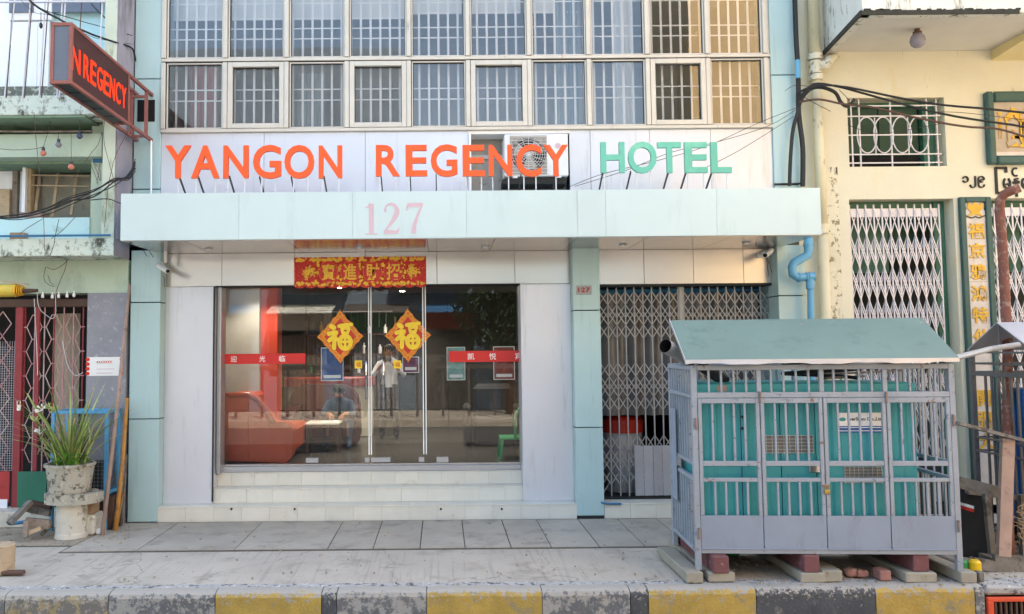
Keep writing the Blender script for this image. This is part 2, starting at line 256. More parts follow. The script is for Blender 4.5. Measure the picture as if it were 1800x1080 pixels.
# ------------------------------------------------------------------ mesh builder
def wmat(o):
    m = Matrix.LocRotScale(o.location, o.rotation_euler, o.scale)
    return wmat(o.parent) @ m if o.parent else m
class MB:
    def __init__(s): s.v = []; s.f = []; s.mi = []; s.cur = 0
    def add(s, vs, fs):
        b = len(s.v); s.v += [tuple(v) for v in vs]; s.f += [tuple(i+b for i in f) for f in fs]; s.mi += [s.cur]*len(fs); return s
    def box(s, x0, x1, y0, y1, z0, z1, c=0):
        if x1 < x0: x0, x1 = x1, x0
        if y1 < y0: y0, y1 = y1, y0
        if z1 < z0: z0, z1 = z1, z0
        if c <= 0:
            vs = [(x, y, z) for z in (z0, z1) for y in (y0, y1) for x in (x0, x1)]
            return s.add(vs, [(0, 2, 3, 1), (4, 5, 7, 6), (0, 1, 5, 4), (2, 6, 7, 3), (0, 4, 6, 2), (1, 3, 7, 5)])
        c = min(c, (x1-x0)*.4, (y1-y0)*.4, (z1-z0)*.4)
        vs = []; idx = {}
        for sx in (0, 1):
            for sy in (0, 1):
                for sz in (0, 1):
                    X, Y, Z = (x0, x1)[sx], (y0, y1)[sy], (z0, z1)[sz]
                    ix, iy, iz = X+(c, -c)[sx], Y+(c, -c)[sy], Z+(c, -c)[sz]
                    for k, p in enumerate(((X, iy, iz), (ix, Y, iz), (ix, iy, Z))):
                        idx[(sx, sy, sz, k)] = len(vs); vs.append(p)
        I = lambda a, b, d, k: idx[(a, b, d, k)]
        fs = []
        fs.append((I(0,0,0,0), I(0,0,1,0), I(0,1,1,0), I(0,1,0,0))); fs.append((I(1,0,0,0), I(1,1,0,0), I(1,1,1,0), I(1,0,1,0)))
        fs.append((I(0,0,0,1), I(1,0,0,1), I(1,0,1,1), I(0,0,1,1))); fs.append((I(0,1,0,1), I(0,1,1,1), I(1,1,1,1), I(1,1,0,1)))
        fs.append((I(0,0,0,2), I(0,1,0,2), I(1,1,0,2), I(1,0,0,2))); fs.append((I(0,0,1,2), I(1,0,1,2), I(1,1,1,2), I(0,1,1,2)))
        for a in (0, 1):
            for b in (0, 1):
                fs.append((I(a,b,0,0), I(a,b,0,1), I(a,b,1,1), I(a,b,1,0)))
                fs.append((I(a,0,b,0), I(a,0,b,2), I(a,1,b,2), I(a,1,b,0)))
                fs.append((I(0,a,b,1), I(0,a,b,2), I(1,a,b,2), I(1,a,b,1)))
                for d in (0, 1): fs.append((I(a,b,d,0), I(a,b,d,1), I(a,b,d,2)))
        return s.add(vs, fs)
    def prism(s, pts, a0, a1, axis='z'):        # polygon pts extruded along axis
        n = len(pts)
        def P(p, a): return {'z': (p[0], p[1], a), 'y': (p[0], a, p[1]), 'x': (a, p[0], p[1])}[axis]
        vs = [P(p, a0) for p in pts]+[P(p, a1) for p in pts]
        fs = [tuple(range(n)), tuple(range(2*n-1, n-1, -1))]+[(i, n+i, n+(i+1) % n, (i+1) % n) for i in range(n)]
        return s.add(vs, fs)
    def beam(s, p, q, w, d=None, up=(0, 0, 1)):  # rectangular bar between two points
        p, q = Vector(p), Vector(q); d = d or w; t = (q-p).normalized(); u = Vector(up)
        if abs(t.dot(u)) > .95: u = Vector((0, 1, 0))
        a = t.cross(u).normalized(); b = a.cross(t)
        vs = [tuple(c+a*(i*w/2)+b*(j*d/2)) for c in (p, q) for i, j in ((-1, -1), (1, -1), (1, 1), (-1, 1))]
        return s.add(vs, [(0, 1, 2, 3), (7, 6, 5, 4), (0, 4, 5, 1), (1, 5, 6, 2), (2, 6, 7, 3), (3, 7, 4, 0)])
    def tube(s, pts, r, n=8, cap=True):
        pts = [Vector(p) for p in pts]; rs = r if isinstance(r, (list, tuple)) else [r]*len(pts); b = len(s.v); ref = None
        vs = []
        for i, p in enumerate(pts):
            t = (pts[min(i+1, len(pts)-1)]-pts[max(i-1, 0)]).normalized()
            if ref is None:
                ref = t.orthogonal().normalized()
            ref = (ref-t*ref.dot(t)).normalized(); w = t.cross(ref)
            for k in range(n):
                a = 2*math.pi*k/n; vs.append(tuple(p+(ref*math.cos(a)+w*math.sin(a))*rs[i]))
        fs = [(i*n+k, i*n+(k+1) % n, (i+1)*n+(k+1) % n, (i+1)*n+k) for i in range(len(pts)-1) for k in range(n)]
        if cap: fs += [tuple(range(n-1, -1, -1)), tuple(range((len(pts)-1)*n, len(pts)*n))]
        return s.add(vs, fs)
    def lathe(s, prof, cx, cy, n=20, jit=0):     # prof: (radius, z)
        vs = []
        for r, z in prof:
            for k in range(n):
                a = 2*math.pi*k/n; rr = r*(1+random.uniform(-jit, jit)); vs.append((cx+rr*math.cos(a), cy+rr*math.sin(a), z))
        fs = [(i*n+k, i*n+(k+1) % n, (i+1)*n+(k+1) % n, (i+1)*n+k) for i in range(len(prof)-1) for k in range(n)]
        fs += [tuple(range(n-1, -1, -1)), tuple(range((len(prof)-1)*n, len(prof)*n))]
        return s.add(vs, fs)
    def mesh(s, name, m, smooth=False):
        me = bpy.data.meshes.new(name); me.from_pydata(s.v, [], s.f)
        for x in (m if isinstance(m, (list, tuple)) else [m]): me.materials.append(MATS[x] if isinstance(x, str) else x)
        if isinstance(m, (list, tuple)): me.polygons.foreach_set('material_index', s.mi)
        if smooth: me.polygons.foreach_set('use_smooth', [True]*len(me.polygons))
        me.update(); return me
    def build(s, name, m, parent=None, local=False, smooth=False, **kw):
        if parent and not local:
            iv = wmat(parent).inverted(); s.v = [tuple(iv @ Vector(v)) for v in s.v]
        o = bpy.data.objects.new(name, s.mesh(name, m, smooth)); COL.objects.link(o)
        if parent: o.parent = parent
        tag(o, **kw); return o
def tag(o, label=None, cat=None, group=None, kind=None):
    for k, v in (('label', label), ('category', cat), ('group', group), ('kind', kind)):
        if v: o[k] = v
    return o
def thing(name, label, cat, loc=(0, 0, 0), rz=0, group=None, kind=None):
    o = bpy.data.objects.new(name, None); COL.objects.link(o); o.location = loc; o.rotation_euler = (0, 0, rz)
    o.empty_display_size = .2
    return tag(o, label, cat, group, kind)
def inst(name, mesh, parent, loc, rot=(0, 0, 0), sc=(1, 1, 1), local=True, **kw):
    o = bpy.data.objects.new(name, mesh); COL.objects.link(o)
    if parent:
        o.parent = parent
        if not local: loc = wmat(parent).inverted() @ Vector(loc)
    o.location = loc; o.rotation_euler = rot; o.scale = sc
    return tag(o, **kw)
def B(name, m, parent, x0, x1, y0, y1, z0, z1, c=0, **kw):
    return MB().box(x0, x1, y0, y1, z0, z1, c).build(name, m, parent, **kw)
def text_data(s, ext=.0, bold=0.0, shear=0):
    cu = bpy.data.curves.new('lettering', 'FONT'); cu.body = s; cu.extrude = ext/2; cu.offset = bold; cu.resolution_u = 4; cu.shear = shear
    ob = bpy.data.objects.new('lettering', cu); COL.objects.link(ob)
    me = bpy.data.meshes.new_from_object(ob); bpy.data.objects.remove(ob); bpy.data.curves.remove(cu)
    vs = [v.co.copy() for v in me.vertices]; fs = [tuple(p.vertices) for p in me.polygons]; bpy.data.meshes.remove(me)
    return vs, fs
def text(name, s, x0, x1, z0, z1, Y, m, parent=None, ext=.004, bold=0.0, frame='front', wmap=None, **kw):
    """lettering stretched to a box; front: x right, z up, facing -Y; side: runs along +Y, facing +X (Y is then the X of the plane)"""
    vs, fs = text_data(s, 1, bold)
    a0, a1 = min(v.x for v in vs), max(v.x for v in vs); b0, b1 = min(v.y for v in vs), max(v.y for v in vs)
    out = []
    for v in vs:
        u = x0+(v.x-a0)/(a1-a0)*(x1-x0); w = z0+(v.y-b0)/(b1-b0)*(z1-z0); d = (v.z+.5)*ext
        out.append((u, Y-d, w) if frame == 'front' else (Y+d, u, w))
    mb = MB(); mb.add(out, fs)
    return mb.build(name, m, parent, **kw)
def sag(p, q, s, n=14, jit=0):
    p, q = Vector(p), Vector(q); r = []
    for i in range(n+1):
        t = i/n; v = p.lerp(q, t); v.z -= s*4*t*(1-t)
        if 0 < i < n and jit: v += Vector((random.uniform(-jit, jit), random.uniform(-jit, jit), random.uniform(-jit, jit)))
        r.append(v)
    return r
# ================================================================== GROUND
KY = -2.93                                                            # street edge of the pavement
road = B('road', 'asphalt', None, -60, 60, -60, KY-.02, -.5, -.25, kind='structure')
walk = B('pavement', 'concrete_walk', None, -40, 40, KY+.16, .3, -.5, -.012, kind='structure')
xs_front = [114, 243, 412, 575, 655, 738, 818, 900, 972, 1058, 1140, 1222, 1303]
def ground_slab(pts, z=0.0, m='concrete_slab'):
    cx = sum(p[0] for p in pts)/len(pts); cy = sum(p[1] for p in pts)/len(pts)
    inner = [(cx+(p[0]-cx)*(1-.006/max(.2, abs(p[0]-cx))), cy+(p[1]-cy)*(1-.008/max(.2, abs(p[1]-cy)))) for p in pts]
    MB().prism(inner, -.06, z).build('slab', m, walk)
front_y = -1.40
MB().prism([(-9, -1.17), (gp(114, 966)[0]-.02, -1.17), (gp(114, 966)[0]-.02, -1.45), (6.5, -1.425), (6.5, .0), (-9, .0)], -.05, -.0085, 'z').build('joint_bed', 'joint_dirt', walk)
X = [gp(x, 966)[0] for x in xs_front]
for i in range(len(X)-1):
    a, b_ = X[i], X[i+1]
    ta, tb = (a if i else -3.95), b_
    ground_slab([(a, front_y-(.0 if i else .03)), (b_, front_y), (tb, -.005), (ta, -.005)], random.uniform(-.003, .003))
# left pavement in front of the neighbour, a little lower, with its broken edge
ground_slab([(-9, -1.12), (-4.02, -1.14), (-3.97, -.02), (-9, -.02)], -.004, 'sand_dirt')
# kerb stones, worn top, painted in turn
cuts = [-40, 8, 190, 378, 565, 592, 750, 953, 1108, 1140, 1330, 1540, 1715, 1732]
kinds = ['kerb_grey', 'kerb_yellow_pale', 'kerb_grey', 'kerb_yellow', 'kerb_black', 'kerb_grey', 'kerb_yellow', 'kerb_grey', 'kerb_black', 'kerb_yellow', 'kerb_black', 'kerb_yellow', 'kerb_grey']
kerb = B('kerb', 'grout', None, -10, AX(1732, KY, 1060), KY+.03, KY+.155, -.5, -.03, kind='structure')
kx = [AX(c, KY, 1060) for c in cuts]
def kerb_profile(y0, y1, z0, z1, r=.05):
    return [(y0, z0), (y0, z1-r), (y0+.015, z1-r*.35), (y0+r, z1-.004), (y0+r*1.8, z1), (y1, z1), (y1, z0)]
for i, k in enumerate(kinds):
    x0, x1 = kx[i]+.004, kx[i+1]-.004
    n = max(2, int((x1-x0)/.09)); mb = MB()
    pr = kerb_profile(KY, KY+.15, -.45, .0)
    vs = []
    for j in range(n+1):
        x = x0+(x1-x0)*j/n; dz = random.uniform(-.006, .004); dy = random.uniform(-.006, .006)
        vs += [(x, p[0]+(dy if q < 5 else 0), p[1]+(dz if 0 < q < 6 else 0)) for q, p in enumerate(pr)]
    m_ = len(pr); fs = [(j*m_+q, (j+1)*m_+q, (j+1)*m_+(q+1) % m_, j*m_+(q+1) % m_) for j in range(n) for q in range(m_)]
    fs += [tuple(range(m_-1, -1, -1)), tuple(range(n*m_, (n+1)*m_))]
    mb.add(vs, fs).build('kerb_stone', k, kerb, label=('worn yellow painted kerb stone' if 'yellow' in k else None))
B('pavement_edge', 'kerb_top', None, -10, AX(1732, KY, 1050), KY+.153, KY+.27, -.4, -.006, kind='structure')
# right end: kerb inlet with an orange framed grate
gx0, gx1 = AX(1735, KY, 1065), 7.6
B('kerb_inlet_lintel', 'kerb_top', None, AX(1733, KY, 1050), 9, KY+.004, KY+.27, -.085, -.003, c=.02, kind='structure')
dg = thing('drain_grate', 'orange framed drain grate with dark upright bars set in the kerb at the far right', 'drain grate', ((gx0+gx1)/2, KY, -.25))
zt = AZ(1050, KY, 1765)
B('frame', 'grate_orange', dg, gx0, gx1, KY-.02, KY+.02, zt-.035, zt, c=.004); B('frame', 'grate_orange', dg, gx0, gx0+.05, KY-.02, KY+.02, -.45, zt-.035, c=.004)
for i in range(40):
    x = gx0+.07+i*.045
    if x < gx1: B('bar', 'wire_brown', dg, x, x+.016, KY, KY+.02, -.45, zt-.035)
B('kerb_inlet_recess', 'black_matte', None, gx0, 9, KY+.1, KY+.25, -.5, -.09, kind='structure')
# small litter and stains
for (px, py, s, l) in ((1490, 1012, .05, None),):
    pass

# ================================================================== HOTEL
HX0, HX1 = -3.862, 4.555
hotel = thing('hotel_building', 'pale teal and silver clad hotel with glass doors and a long canopy', 'building', (0.35, 2, 0))
LZ = .60                                                              # lobby floor
PW = .335
def pillar(x0, x1, y0, y1, z0, z1, joints, name='pillar'):
    core = B(name, 'dark_joint', hotel, x0+.03, x1-.03, y0+.03, y1, z0, z1-.002)
    zs = [z0]+joints+[z1]
    for a, b_ in zip(zs, zs[1:]):
        g = .006
        B('cladding_panel', 'teal_panel', core, x0, x1, y0, y1-.004, a+g, b_-g, c=.004)
    return core
ZT = 12.5
zc_top, zc_bot = 3.872, 3.34
# upper storey pillars
pillar(-3.862, -3.525, 0, .5, zc_top-.05, ZT, [AZ(333, 0, 258), AZ(139, 0, 258), 6.9])
pillar(4.212, 4.556, 0, .5, zc_top-.05, ZT, [AZ(325, 0, 1380), AZ(132, 0, 1376), 6.9])
# lower pillars
pillar(-3.87, -3.50, 0, .6, .0, zc_bot+.02, [AZ(737, 0, 252), AZ(532, 0, 252)])
pillar(1.648, 1.985, 0, .6, .03, zc_bot+.02, [AZ(752, 0, 1030), AZ(546, 0, 1025)])
B('pillar_foot', 'dark_joint', hotel, 1.66, 1.975, .01, .58, 0, .035)
pillar(4.212, 4.556, 0, .6, .0, zc_bot+.02, [AZ(737, 0, 1400), AZ(520, 0, 1395)])
# structural mass
B('side_wall', 'core_wall', hotel, -3.85, -3.55, .6, 7.5, 0, ZT); B('side_wall', 'core_wall', hotel, 4.25, 4.55, .6, 7.5, 0, ZT)
B('back_wall', 'core_wall', hotel, -3.55, 4.25, 7.2, 7.5, 0, ZT); B('roof', 'core_wall', hotel, -3.9, 4.6, .02, 7.5, ZT, ZT+.2)
B('partition_wall', 'lobby_wall', hotel, 1.55, 1.66, .66, 7.2, 0, 3.3)
B('floor_slab', 'core_wall', hotel, -3.55, 4.25, .28, 7.2, 3.36, 3.9)
B('floor_slab', 'core_wall', hotel, -3.55, 1.55, .62, 7.2, 0, LZ-.002)
# room behind the upper windows
B('room_floor', 'room_wall', hotel, -3.53, 4.23, .3, 4.2, 4.55, 4.6); B('room_wall', 'room_wall', hotel, -3.53, 4.23, 4.1, 4.2, 4.6, 7.4)
B('room_ceiling', 'room_ceiling', hotel, -3.53, 4.23, .3, 4.1, 7.25, 7.3)
# ---- window wall
wx = [AX(p, .02, 180) for p in (288, 396, 504, 610, 719, 823, 931, 1035.5, 1139, 1245, 1347)]
zs_, zt_ = AZ(224, .02), AZ(104, .02); zu_ = 7.15
for k_, x_ in enumerate((-2.0, 1.2)): pass
fr = B('window_sill', 'aluminium_frame', hotel, -3.525, 4.212, -.01, .14, zs_-.045, zs_, c=.006)
B('window_head', 'silver_panel', hotel, -3.525, 4.212, .02, .3, zu_, ZT)
B('transom', 'aluminium_frame', hotel, -3.525, 4.212, -.005, .1, zt_-.012, zt_+.028, c=.004)
B('transom_gap', 'rubber', hotel, -3.525, 4.212, .02, .1, zt_-.026, zt_-.0125)
for i, x in enumerate(wx):
    w = .028
    B('mullion', 'aluminium_frame', hotel, x-w, x+w, -.02, .1, zs_+.001, zt_-.027, c=.005); B('mullion', 'aluminium_frame', hotel, x-w, x+w, -.02, .1, zt_+.03, zu_, c=.005)
    B('mullion_gasket', 'rubber', hotel, x+w-.001, x+w+.005, .0, .1, zs_, zt_-.027)
B('mullion', 'aluminium_frame', hotel, -3.525, wx[0]-.03, .02, .1, zs_, zu_); B('mullion', 'aluminium_frame', hotel, wx[-1]+.03, 4.212, .02, .1, zs_, zu_)
def frame_mb(x0, x1, z0, z1, y0, y1, w, wb=None):
    wb = wb or w
    return MB().box(x0, x0+w, y0, y1, z0, z1, .004).box(x1-w, x1, y0, y1, z0, z1, .004).box(x0+w, x1-w, y0, y1, z0, z0+wb, .004).box(x0+w, x1-w, y0, y1, z1-w, z1, .004)
GY = .22                                                              # the white grilles stand behind the glass
pitch = 17.4/1440*(DIST+GY)
gxs0 = AX(310, GY, 160)
for r_ in range(2):
    z0, z1 = (zs_+.003, zt_-.028) if r_ == 0 else (zt_+.03, zu_)
    hz = [AZ(155, GY), AZ(174, GY), AZ(222, GY)] if r_ == 0 else [AZ(48, GY), AZ(66, GY), AZ(4, GY), AZ(-60, GY)]
    for i in range(10):
        x0, x1 = wx[i]+.034, wx[i+1]-.03
        opening = r_ == 0 and i in (1, 3, 5, 8)
        w = .062 if opening else .018
        win = frame_mb(x0, x1, z0, z1, -.014 if opening else .01, .07, w).build('window', 'aluminium_frame', hotel, label='openable sash with a wide frame' if opening else None)
        px0, px1, pz0, pz1 = x0+w-.003, x1-w+.003, z0+w-.003, z1-w+.003
        MB().box(px0, px1, .045, .05, pz0, pz1).build('pane', 'window_glass', win)
        seal = frame_mb(px0+.002, px1-.002, pz0+.002, pz1-.002, .032, .044, .008); seal.build('seal', 'rubber', win)
        g = MB(); k0 = math.floor((x0-gxs0)/pitch); xg = gxs0+k0*pitch
        while xg < x1+.02:
            if xg > x0-.02: g.box(xg-.014, xg+.014, GY, GY+.006, z0-.04, z1+.03)
            xg += pitch
        for z in hz: g.box(x0-.03, x1+.03, GY+.007, GY+.012, z-.008, z+.008)
        g.build('grille', 'white_bar', win)
# blinds and curtains in the room, each of them seen through the panes
def blind(i0, i1, zb, m='blind_white'):
    t = thing('roller_blind', f'white blind half lowered behind the {["first","second","third","fourth","fifth","sixth","seventh"][i0]} upper pane from the left', 'blind', ((wx[i0]+wx[i1])/2, .4, zb))
    B('fabric', m, t, wx[i0]-.02, wx[i1]-.06, .4, .405, zb, 7.2); B('bottom_rail', 'white_bar', t, wx[i0]-.02, wx[i1]-.06, .395, .41, zb-.025, zb, c=.004)
for i in range(7): blind(i, i+1, AZ(30 if i < 4 else 22, .4))
def curtain(x0, x1, z0, z1, y, m, amp=.03, per=.11):
    n = int((x1-x0)/.02); vs = []
    for j in range(n+1):
        x = x0+(x1-x0)*j/n; yy = y+amp*math.sin(2*math.pi*(x-x0)/per+math.sin(x*7))
        vs += [(x, yy, z0), (x, yy, z1), (x, yy+.004, z1), (x, yy+.004, z0)]
    fs = [(j*4+q, (j+1)*4+q, (j+1)*4+(q+1) % 4, j*4+(q+1) % 4) for j in range(n) for q in range(4)]
    return MB().add(vs, fs)
curtain(AX(330, .9), AX(380, .9), 4.62, 6.0, .9, 'x').build('curtain', 'red_curtain', None, label='pale red curtain behind the lower leftmost upstairs window', cat='curtain')
curtain(wx[2]+.06, wx[2]+.42, 4.62, zt_, .5, 'x', .02, .08).build('curtain', 'curtain_grey', None, label='grey curtain gathered at the left of the third lower upstairs window', cat='curtain')
curtain(wx[7]+.45, wx[8]-.04, 4.62, zt_+1.2, .6, 'x', .02, .1).build('curtain', 'blind_white', None, label='white curtain gathered at the right of the eighth upstairs window bay', cat='curtain')
curtain(AX(985, .35), AX(1030, .35), 4.62, 7.2, .38, 'x', .02, .07).build('curtain', 'curtain_grey', None, label='grey curtain drawn across the seventh upstairs window bay above the H of the sign', cat='curtain')

# ---- silver panels behind the sign, opening for the air conditioner
pz0, pz1 = zc_top-.06, zs_-.046
pj = [281, 464, 642, 824]
def panel_row(pjs, py, Y, z0, z1, m, d=.02, name='facade_panel', parent=None, g=.002):
    xs = [AX(p, Y, py) if isinstance(p, (int,)) else p for p in pjs]
    for a, b_ in zip(xs, xs[1:]): B(name, m, parent or hotel, a+g, b_-g, Y, Y+d, z0, z1, c=.002)
panel_row([-3.525, 464, 642, 824], 280, .03, pz0, pz1, 'silver_panel')
panel_row([1001, 1038, 1143, 1250, 4.212], 280, .03, pz0, pz1, 'silver_panel')
B('backing_wall', 'dark_joint', hotel, -3.53, AX(824, .05, 280), .051, .28, pz0, pz1); B('backing_wall', 'dark_joint', hotel, AX(1001, .05, 280), 4.22, .051, .28, pz0, pz1)
ax0, ax1 = AX(824, .03, 280), AX(1001, .03, 280)
B('recess_panel', 'ac_grey', hotel, ax0, ax1, .33, .36, pz0, pz1); B('recess_lintel', 'ac_white', hotel, ax0-.01, ax1+.01, .02, .3, pz1-.045, pz1-.001, c=.004, label='torn white flashing over the recess')
B('recess_jamb', 'white_bar', hotel, ax0, ax0+.03, .0, .3, pz0, pz1-.05, c=.004)

# ---- canopy
CX0, CX1, CF = -3.60, 4.288, -1.05
can = B('canopy', 'core_wall', hotel, CX0+.03, CX1-.03, CF+.03, .27, zc_bot+.012, zc_top-.02)
cj = [CX0]+[AX(p, CF, 380) for p in (420, 620, 820, 1015, 1065, 1260)]+[CX1]
for a, b_ in zip(cj, cj[1:]): B('fascia_panel', 'canopy_panel', can, a+.001, b_-.001, CF, CF+.02, zc_bot, zc_top, c=.001)
for x, s in ((CX0, 1), (CX1, -1)): B('end_panel', 'canopy_panel', can, x, x+s*.02, CF+.022, -.003, zc_bot, zc_top, c=.002)
B('top_flashing', 'canopy_panel', can, CX0, CX1, CF+.02, .02, zc_top-.019, zc_top-.004)
sj = [CX0+.02, -2.9, -1.75, -.15, .62, 1.55, 2.35, 3.3, CX1-.02]
for a, b_ in zip(sj, sj[1:]): B('soffit_panel', 'silver_soffit', can, a+.003, b_-.003, CF+.022, -.004, zc_bot-.006, zc_bot+.01)
for a, b_ in zip(sj[1:-1], sj[2:-1]+[4.2]): B('soffit_panel', 'silver_soffit', can, max(a, -3.495)+.003, b_-.003, .0, .24, zc_bot-.006, zc_bot+.01)
B('soffit_panel', 'silver_soffit', can, -3.495, -2.905, .0, .24, zc_bot-.006, zc_bot+.01)
for px, py in ((367, 437), (632, 434), (853, 433), (1095, 430), (1312, 426)):
    d = ray(px, py); t = (zc_bot-.006-EYE)/d.z; x, y = d.x*t, -DIST+d.y*t
    dl = MB().lathe([(.055, zc_bot-.007), (.05, zc_bot-.014), (.035, zc_bot-.016)], x, y, 16).build('downlight', 'aluminium', can)
    MB().lathe([(.03, zc_bot-.017), (.028, zc_bot-.03), (.01, zc_bot-.034)], x, y, 12).build('lamp', 'paper_white', dl)
# ---- "127" painted on the fascia, serif digits
def stroke2d(pts, ws):
    """variable width ribbon outline through pts"""
    L_, R_ = [], []
    for i, p in enumerate(pts):
        a = pts[max(i-1, 0)]; b_ = pts[min(i+1, len(pts)-1)]; dx, dy = b_[0]-a[0], b_[1]-a[1]; l = math.hypot(dx, dy) or 1
        nx, ny = -dy/l, dx/l; L_.append((p[0]+nx*ws[i]/2, p[1]+ny*ws[i]/2)); R_.append((p[0]-nx*ws[i]/2, p[1]-ny*ws[i]/2))
    return L_, R_
def serif_digits(mb, which, x, z, h, Y, d):
    def rib(pts, ws):
        L_, R_ = stroke2d(pts, ws)
        for i in range(len(pts)-1):
            q = [L_[i], L_[i+1], R_[i+1], R_[i]]
            mb.prism([(x+p[0]*h, z+p[1]*h) for p in q], Y-d-random.uniform(0, .0006), Y, 'y')
    if which == '1':
        rib([(.25, .02), (.25, .98)], [.15, .15]); rib([(.06, .015), (.44, .015)], [.03, .03]); rib([(.18, .06), (.32, .06)], [.07, .07])
        rib([(.05, .86), (.15, .88), (.24, .97)], [.02, .06, .12])
    if which == '2':
        pts, ws = [], []
        for k in range(13):
            a = rad(175-k*18.5); pts.append((.27+.2*math.cos(a), .73+.235*math.sin(a))); ws.append(.03+.12*(k/12) if k < 9 else .15)
        pts += [(.33, .42), (.2, .25), (.08, .1)]; ws += [.12, .07, .05]
        rib(pts, ws); rib([(.05, .06), (.3, .07), (.5, .05)], [.12, .13, .09]); rib([(.46, .05), (.54, .2)], [.08, .02]); rib([(.06, .75), (.13, .77)], [.1, .1])
    if which == '7':
        rib([(.06, .93), (.55, .93)], [.13, .13]); rib([(.05, .9), (.035, .74)], [.07, .02])
        rib([(.52, .9), (.38, .6), (.28, .3), (.25, .02)], [.05, .08, .12, .15])
for ch, px in (('1', 639), ('2', 672), ('7', 713)):
    x = AX(px, CF, 385); z = AZ(412, CF, 690); h = AZ(357, CF, 690)-z
    mb = MB(); serif_digits(mb, ch, x, z, h, CF-.0005, .003); mb.build('digit', 'pink_print', can)

# ---- band, silver side walls, shopfront surround
SY = .2
bz0, bz1 = AZ(502, SY, 600), zc_bot-.008
panel_row([-3.50, 390, 518, 642, 768, 905, 1.648], 470, SY, bz0, bz1, 'silver_band', .02, 'band_panel')
B('backing_wall', 'joint_grey', hotel, -3.52, 1.66, SY+.021, SY+.3, bz0+.01, 3.36)
bt = AZ(889, .0, 640)                                                  # top of the tiled plinth
sx0, sx1 = AX(375, SY, 690), AX(917, SY, 690)
B('side_panel', 'silver_panel', hotel, -3.50, sx0, SY-.02, SY+.4, bt+.002, bz0-.004, c=.005); B('side_panel', 'silver_panel', hotel, sx1, 1.648, SY-.02, SY+.4, bt+.002, bz0-.004, c=.005)
B('corner_trim', 'dark_joint', hotel, sx0-.004, sx0+.012, SY-.026, SY+.0, bt+.03, bz0-.006); B('band_joint', 'dark_joint', hotel, sx0, sx1, SY+.0, SY+.3, bz0-.002, bz0+.008)
# right bay above the folding gate
rz0 = AZ(499, SY, 1200)
panel_row([1.985, 1132, 1219, 1307, 4.212], 470, SY, rz0, bz1, 'silver_band', .02, 'band_panel')
B('backing_wall', 'joint_grey', hotel, 1.98, 4.22, SY+.021, SY+.3, rz0+.01, 3.36)
B('gate_lintel', 'dark_joint', hotel, 1.985, 4.212, SY+.0, SY+.3, rz0-.03, rz0-.002)
# plinth and steps with their tiles
def tiles(x0, x1, y, z0, z1, n, depth, tread=True, off=0):
    core = B('step', 'grout', hotel, x0, x1, y+.012, y+depth, z0-.02, z1-.012)
    w = (x1-x0)/n
    for k in range(-1, n+1):
        a, b_ = max(x0, x0+(k+off)*w), min(x1, x0+(k+1+off)*w)
        if b_-a < .03: continue
        B('tile', 'tile_cream', core, a+.001, b_-.001, y, y+.014, z0, z1-.002, c=.001)
        if tread: B('tile', 'tile_cream', core, a+.001, b_-.001, y-.006, y+depth-.004, z1-.0115, z1+.002, c=.002)
    return core
c0 = tiles(-3.50, 1.648, -.0, .0, bt, 15, .26)
tiles(1.987, 4.21, .0, .0, bt, 7, .26)
s1t = AZ(858, SY+.02, 640); s2t = AZ(829.5, .42, 640)
tiles(sx0, sx1, SY+.02, bt+.004, s1t, 12, .24, True, .3)
tiles(sx0, sx1, .42, s1t+.004, s2t, 13, .3, True, .6)
for px in (407, 518, 775, 882): MB().tube([(AX(px, 0, 895), -.012, AZ(895, 0, px)), (AX(px, 0, 895), .05, AZ(895, 0, px))], .013, 10).build('weep_hole', 'black_matte', hotel)
# ---- glazing of the shopfront
GYL = .5
gz0 = AZ(816, GYL, 640); gz1 = bz0+.0
gx_0, gx_1 = sx0+.015, sx1
sill = B('door_sill', 'aluminium', hotel, gx_0, gx_1, GYL-.06, GYL+.06, s2t+.004, gz0-.012, c=.005); B('sill_rail', 'steel', hotel, gx_0, gx_1, GYL-.025, GYL+.025, gz0-.011, gz0+.012, c=.003)
B('door_jamb', 'aluminium', hotel, gx_0, gx_0+.05, GYL-.2, GYL+.03, s2t+.004, gz1+.2, c=.004); B('door_head', 'dark_joint', hotel, gx_0, gx_1, GYL-.04, GYL+.06, gz1+.0, gz1+.25)
def GXp(p): return AX(p, GYL, 660)
pn = [('pane', 381, 537, 0), ('door', 538, 649, 0), ('door', 652, 745, -.0), ('pane', 748, 787.5, 0), ('pane', 788.5, 916, 0)]
doors = []
for nme, a, b_, dy in pn:
    o = B(nme if nme == 'pane' else 'glass_door', 'door_glass', hotel, GXp(a), GXp(b_), GYL-.006+dy, GYL+.006+dy, gz0+(.013 if nme == 'pane' else .02), gz1-.002)
    if nme == 'door': doors.append(o)
for px in (648.5, 652.5, 744, 748.5): B('seal_strip', 'white_bar', doors[0] if px < 650 else doors[1], GXp(px)-.007, GXp(px)+.007, GYL-.012, GYL-.007, gz0+.12, gz1-.003)
for a, b_, k in ((538, 560, 0), (641, 649.2, 0), (652, 686, 1), (735, 745, 1)):
    B('patch_fitting', 'aluminium', doors[k], GXp(a), GXp(b_), GYL-.018, GYL+.018, gz0+.022, gz0+.085, c=.004)
B('patch_fitting', 'aluminium', hotel, GXp(766), GXp(787), GYL-.018, GYL+.018, gz0+.014, gz0+.085, c=.004)
for px, k in ((644.5, 0), (675, 1)):
    x = GXp(px); za, zb = AZ(702, GYL, 660), AZ(610, GYL, 660)
    h = MB().tube([(x, GYL-.06, za), (x, GYL-.06, zb)], .014, 12); h.tube([(x, GYL-.06, za+.1), (x, GYL-.005, za+.1)], .009, 8); h.tube([(x, GYL-.06, zb-.1), (x, GYL-.005, zb-.1)], .009, 8)
    h.build('handle', 'chrome', doors[k], smooth=True)

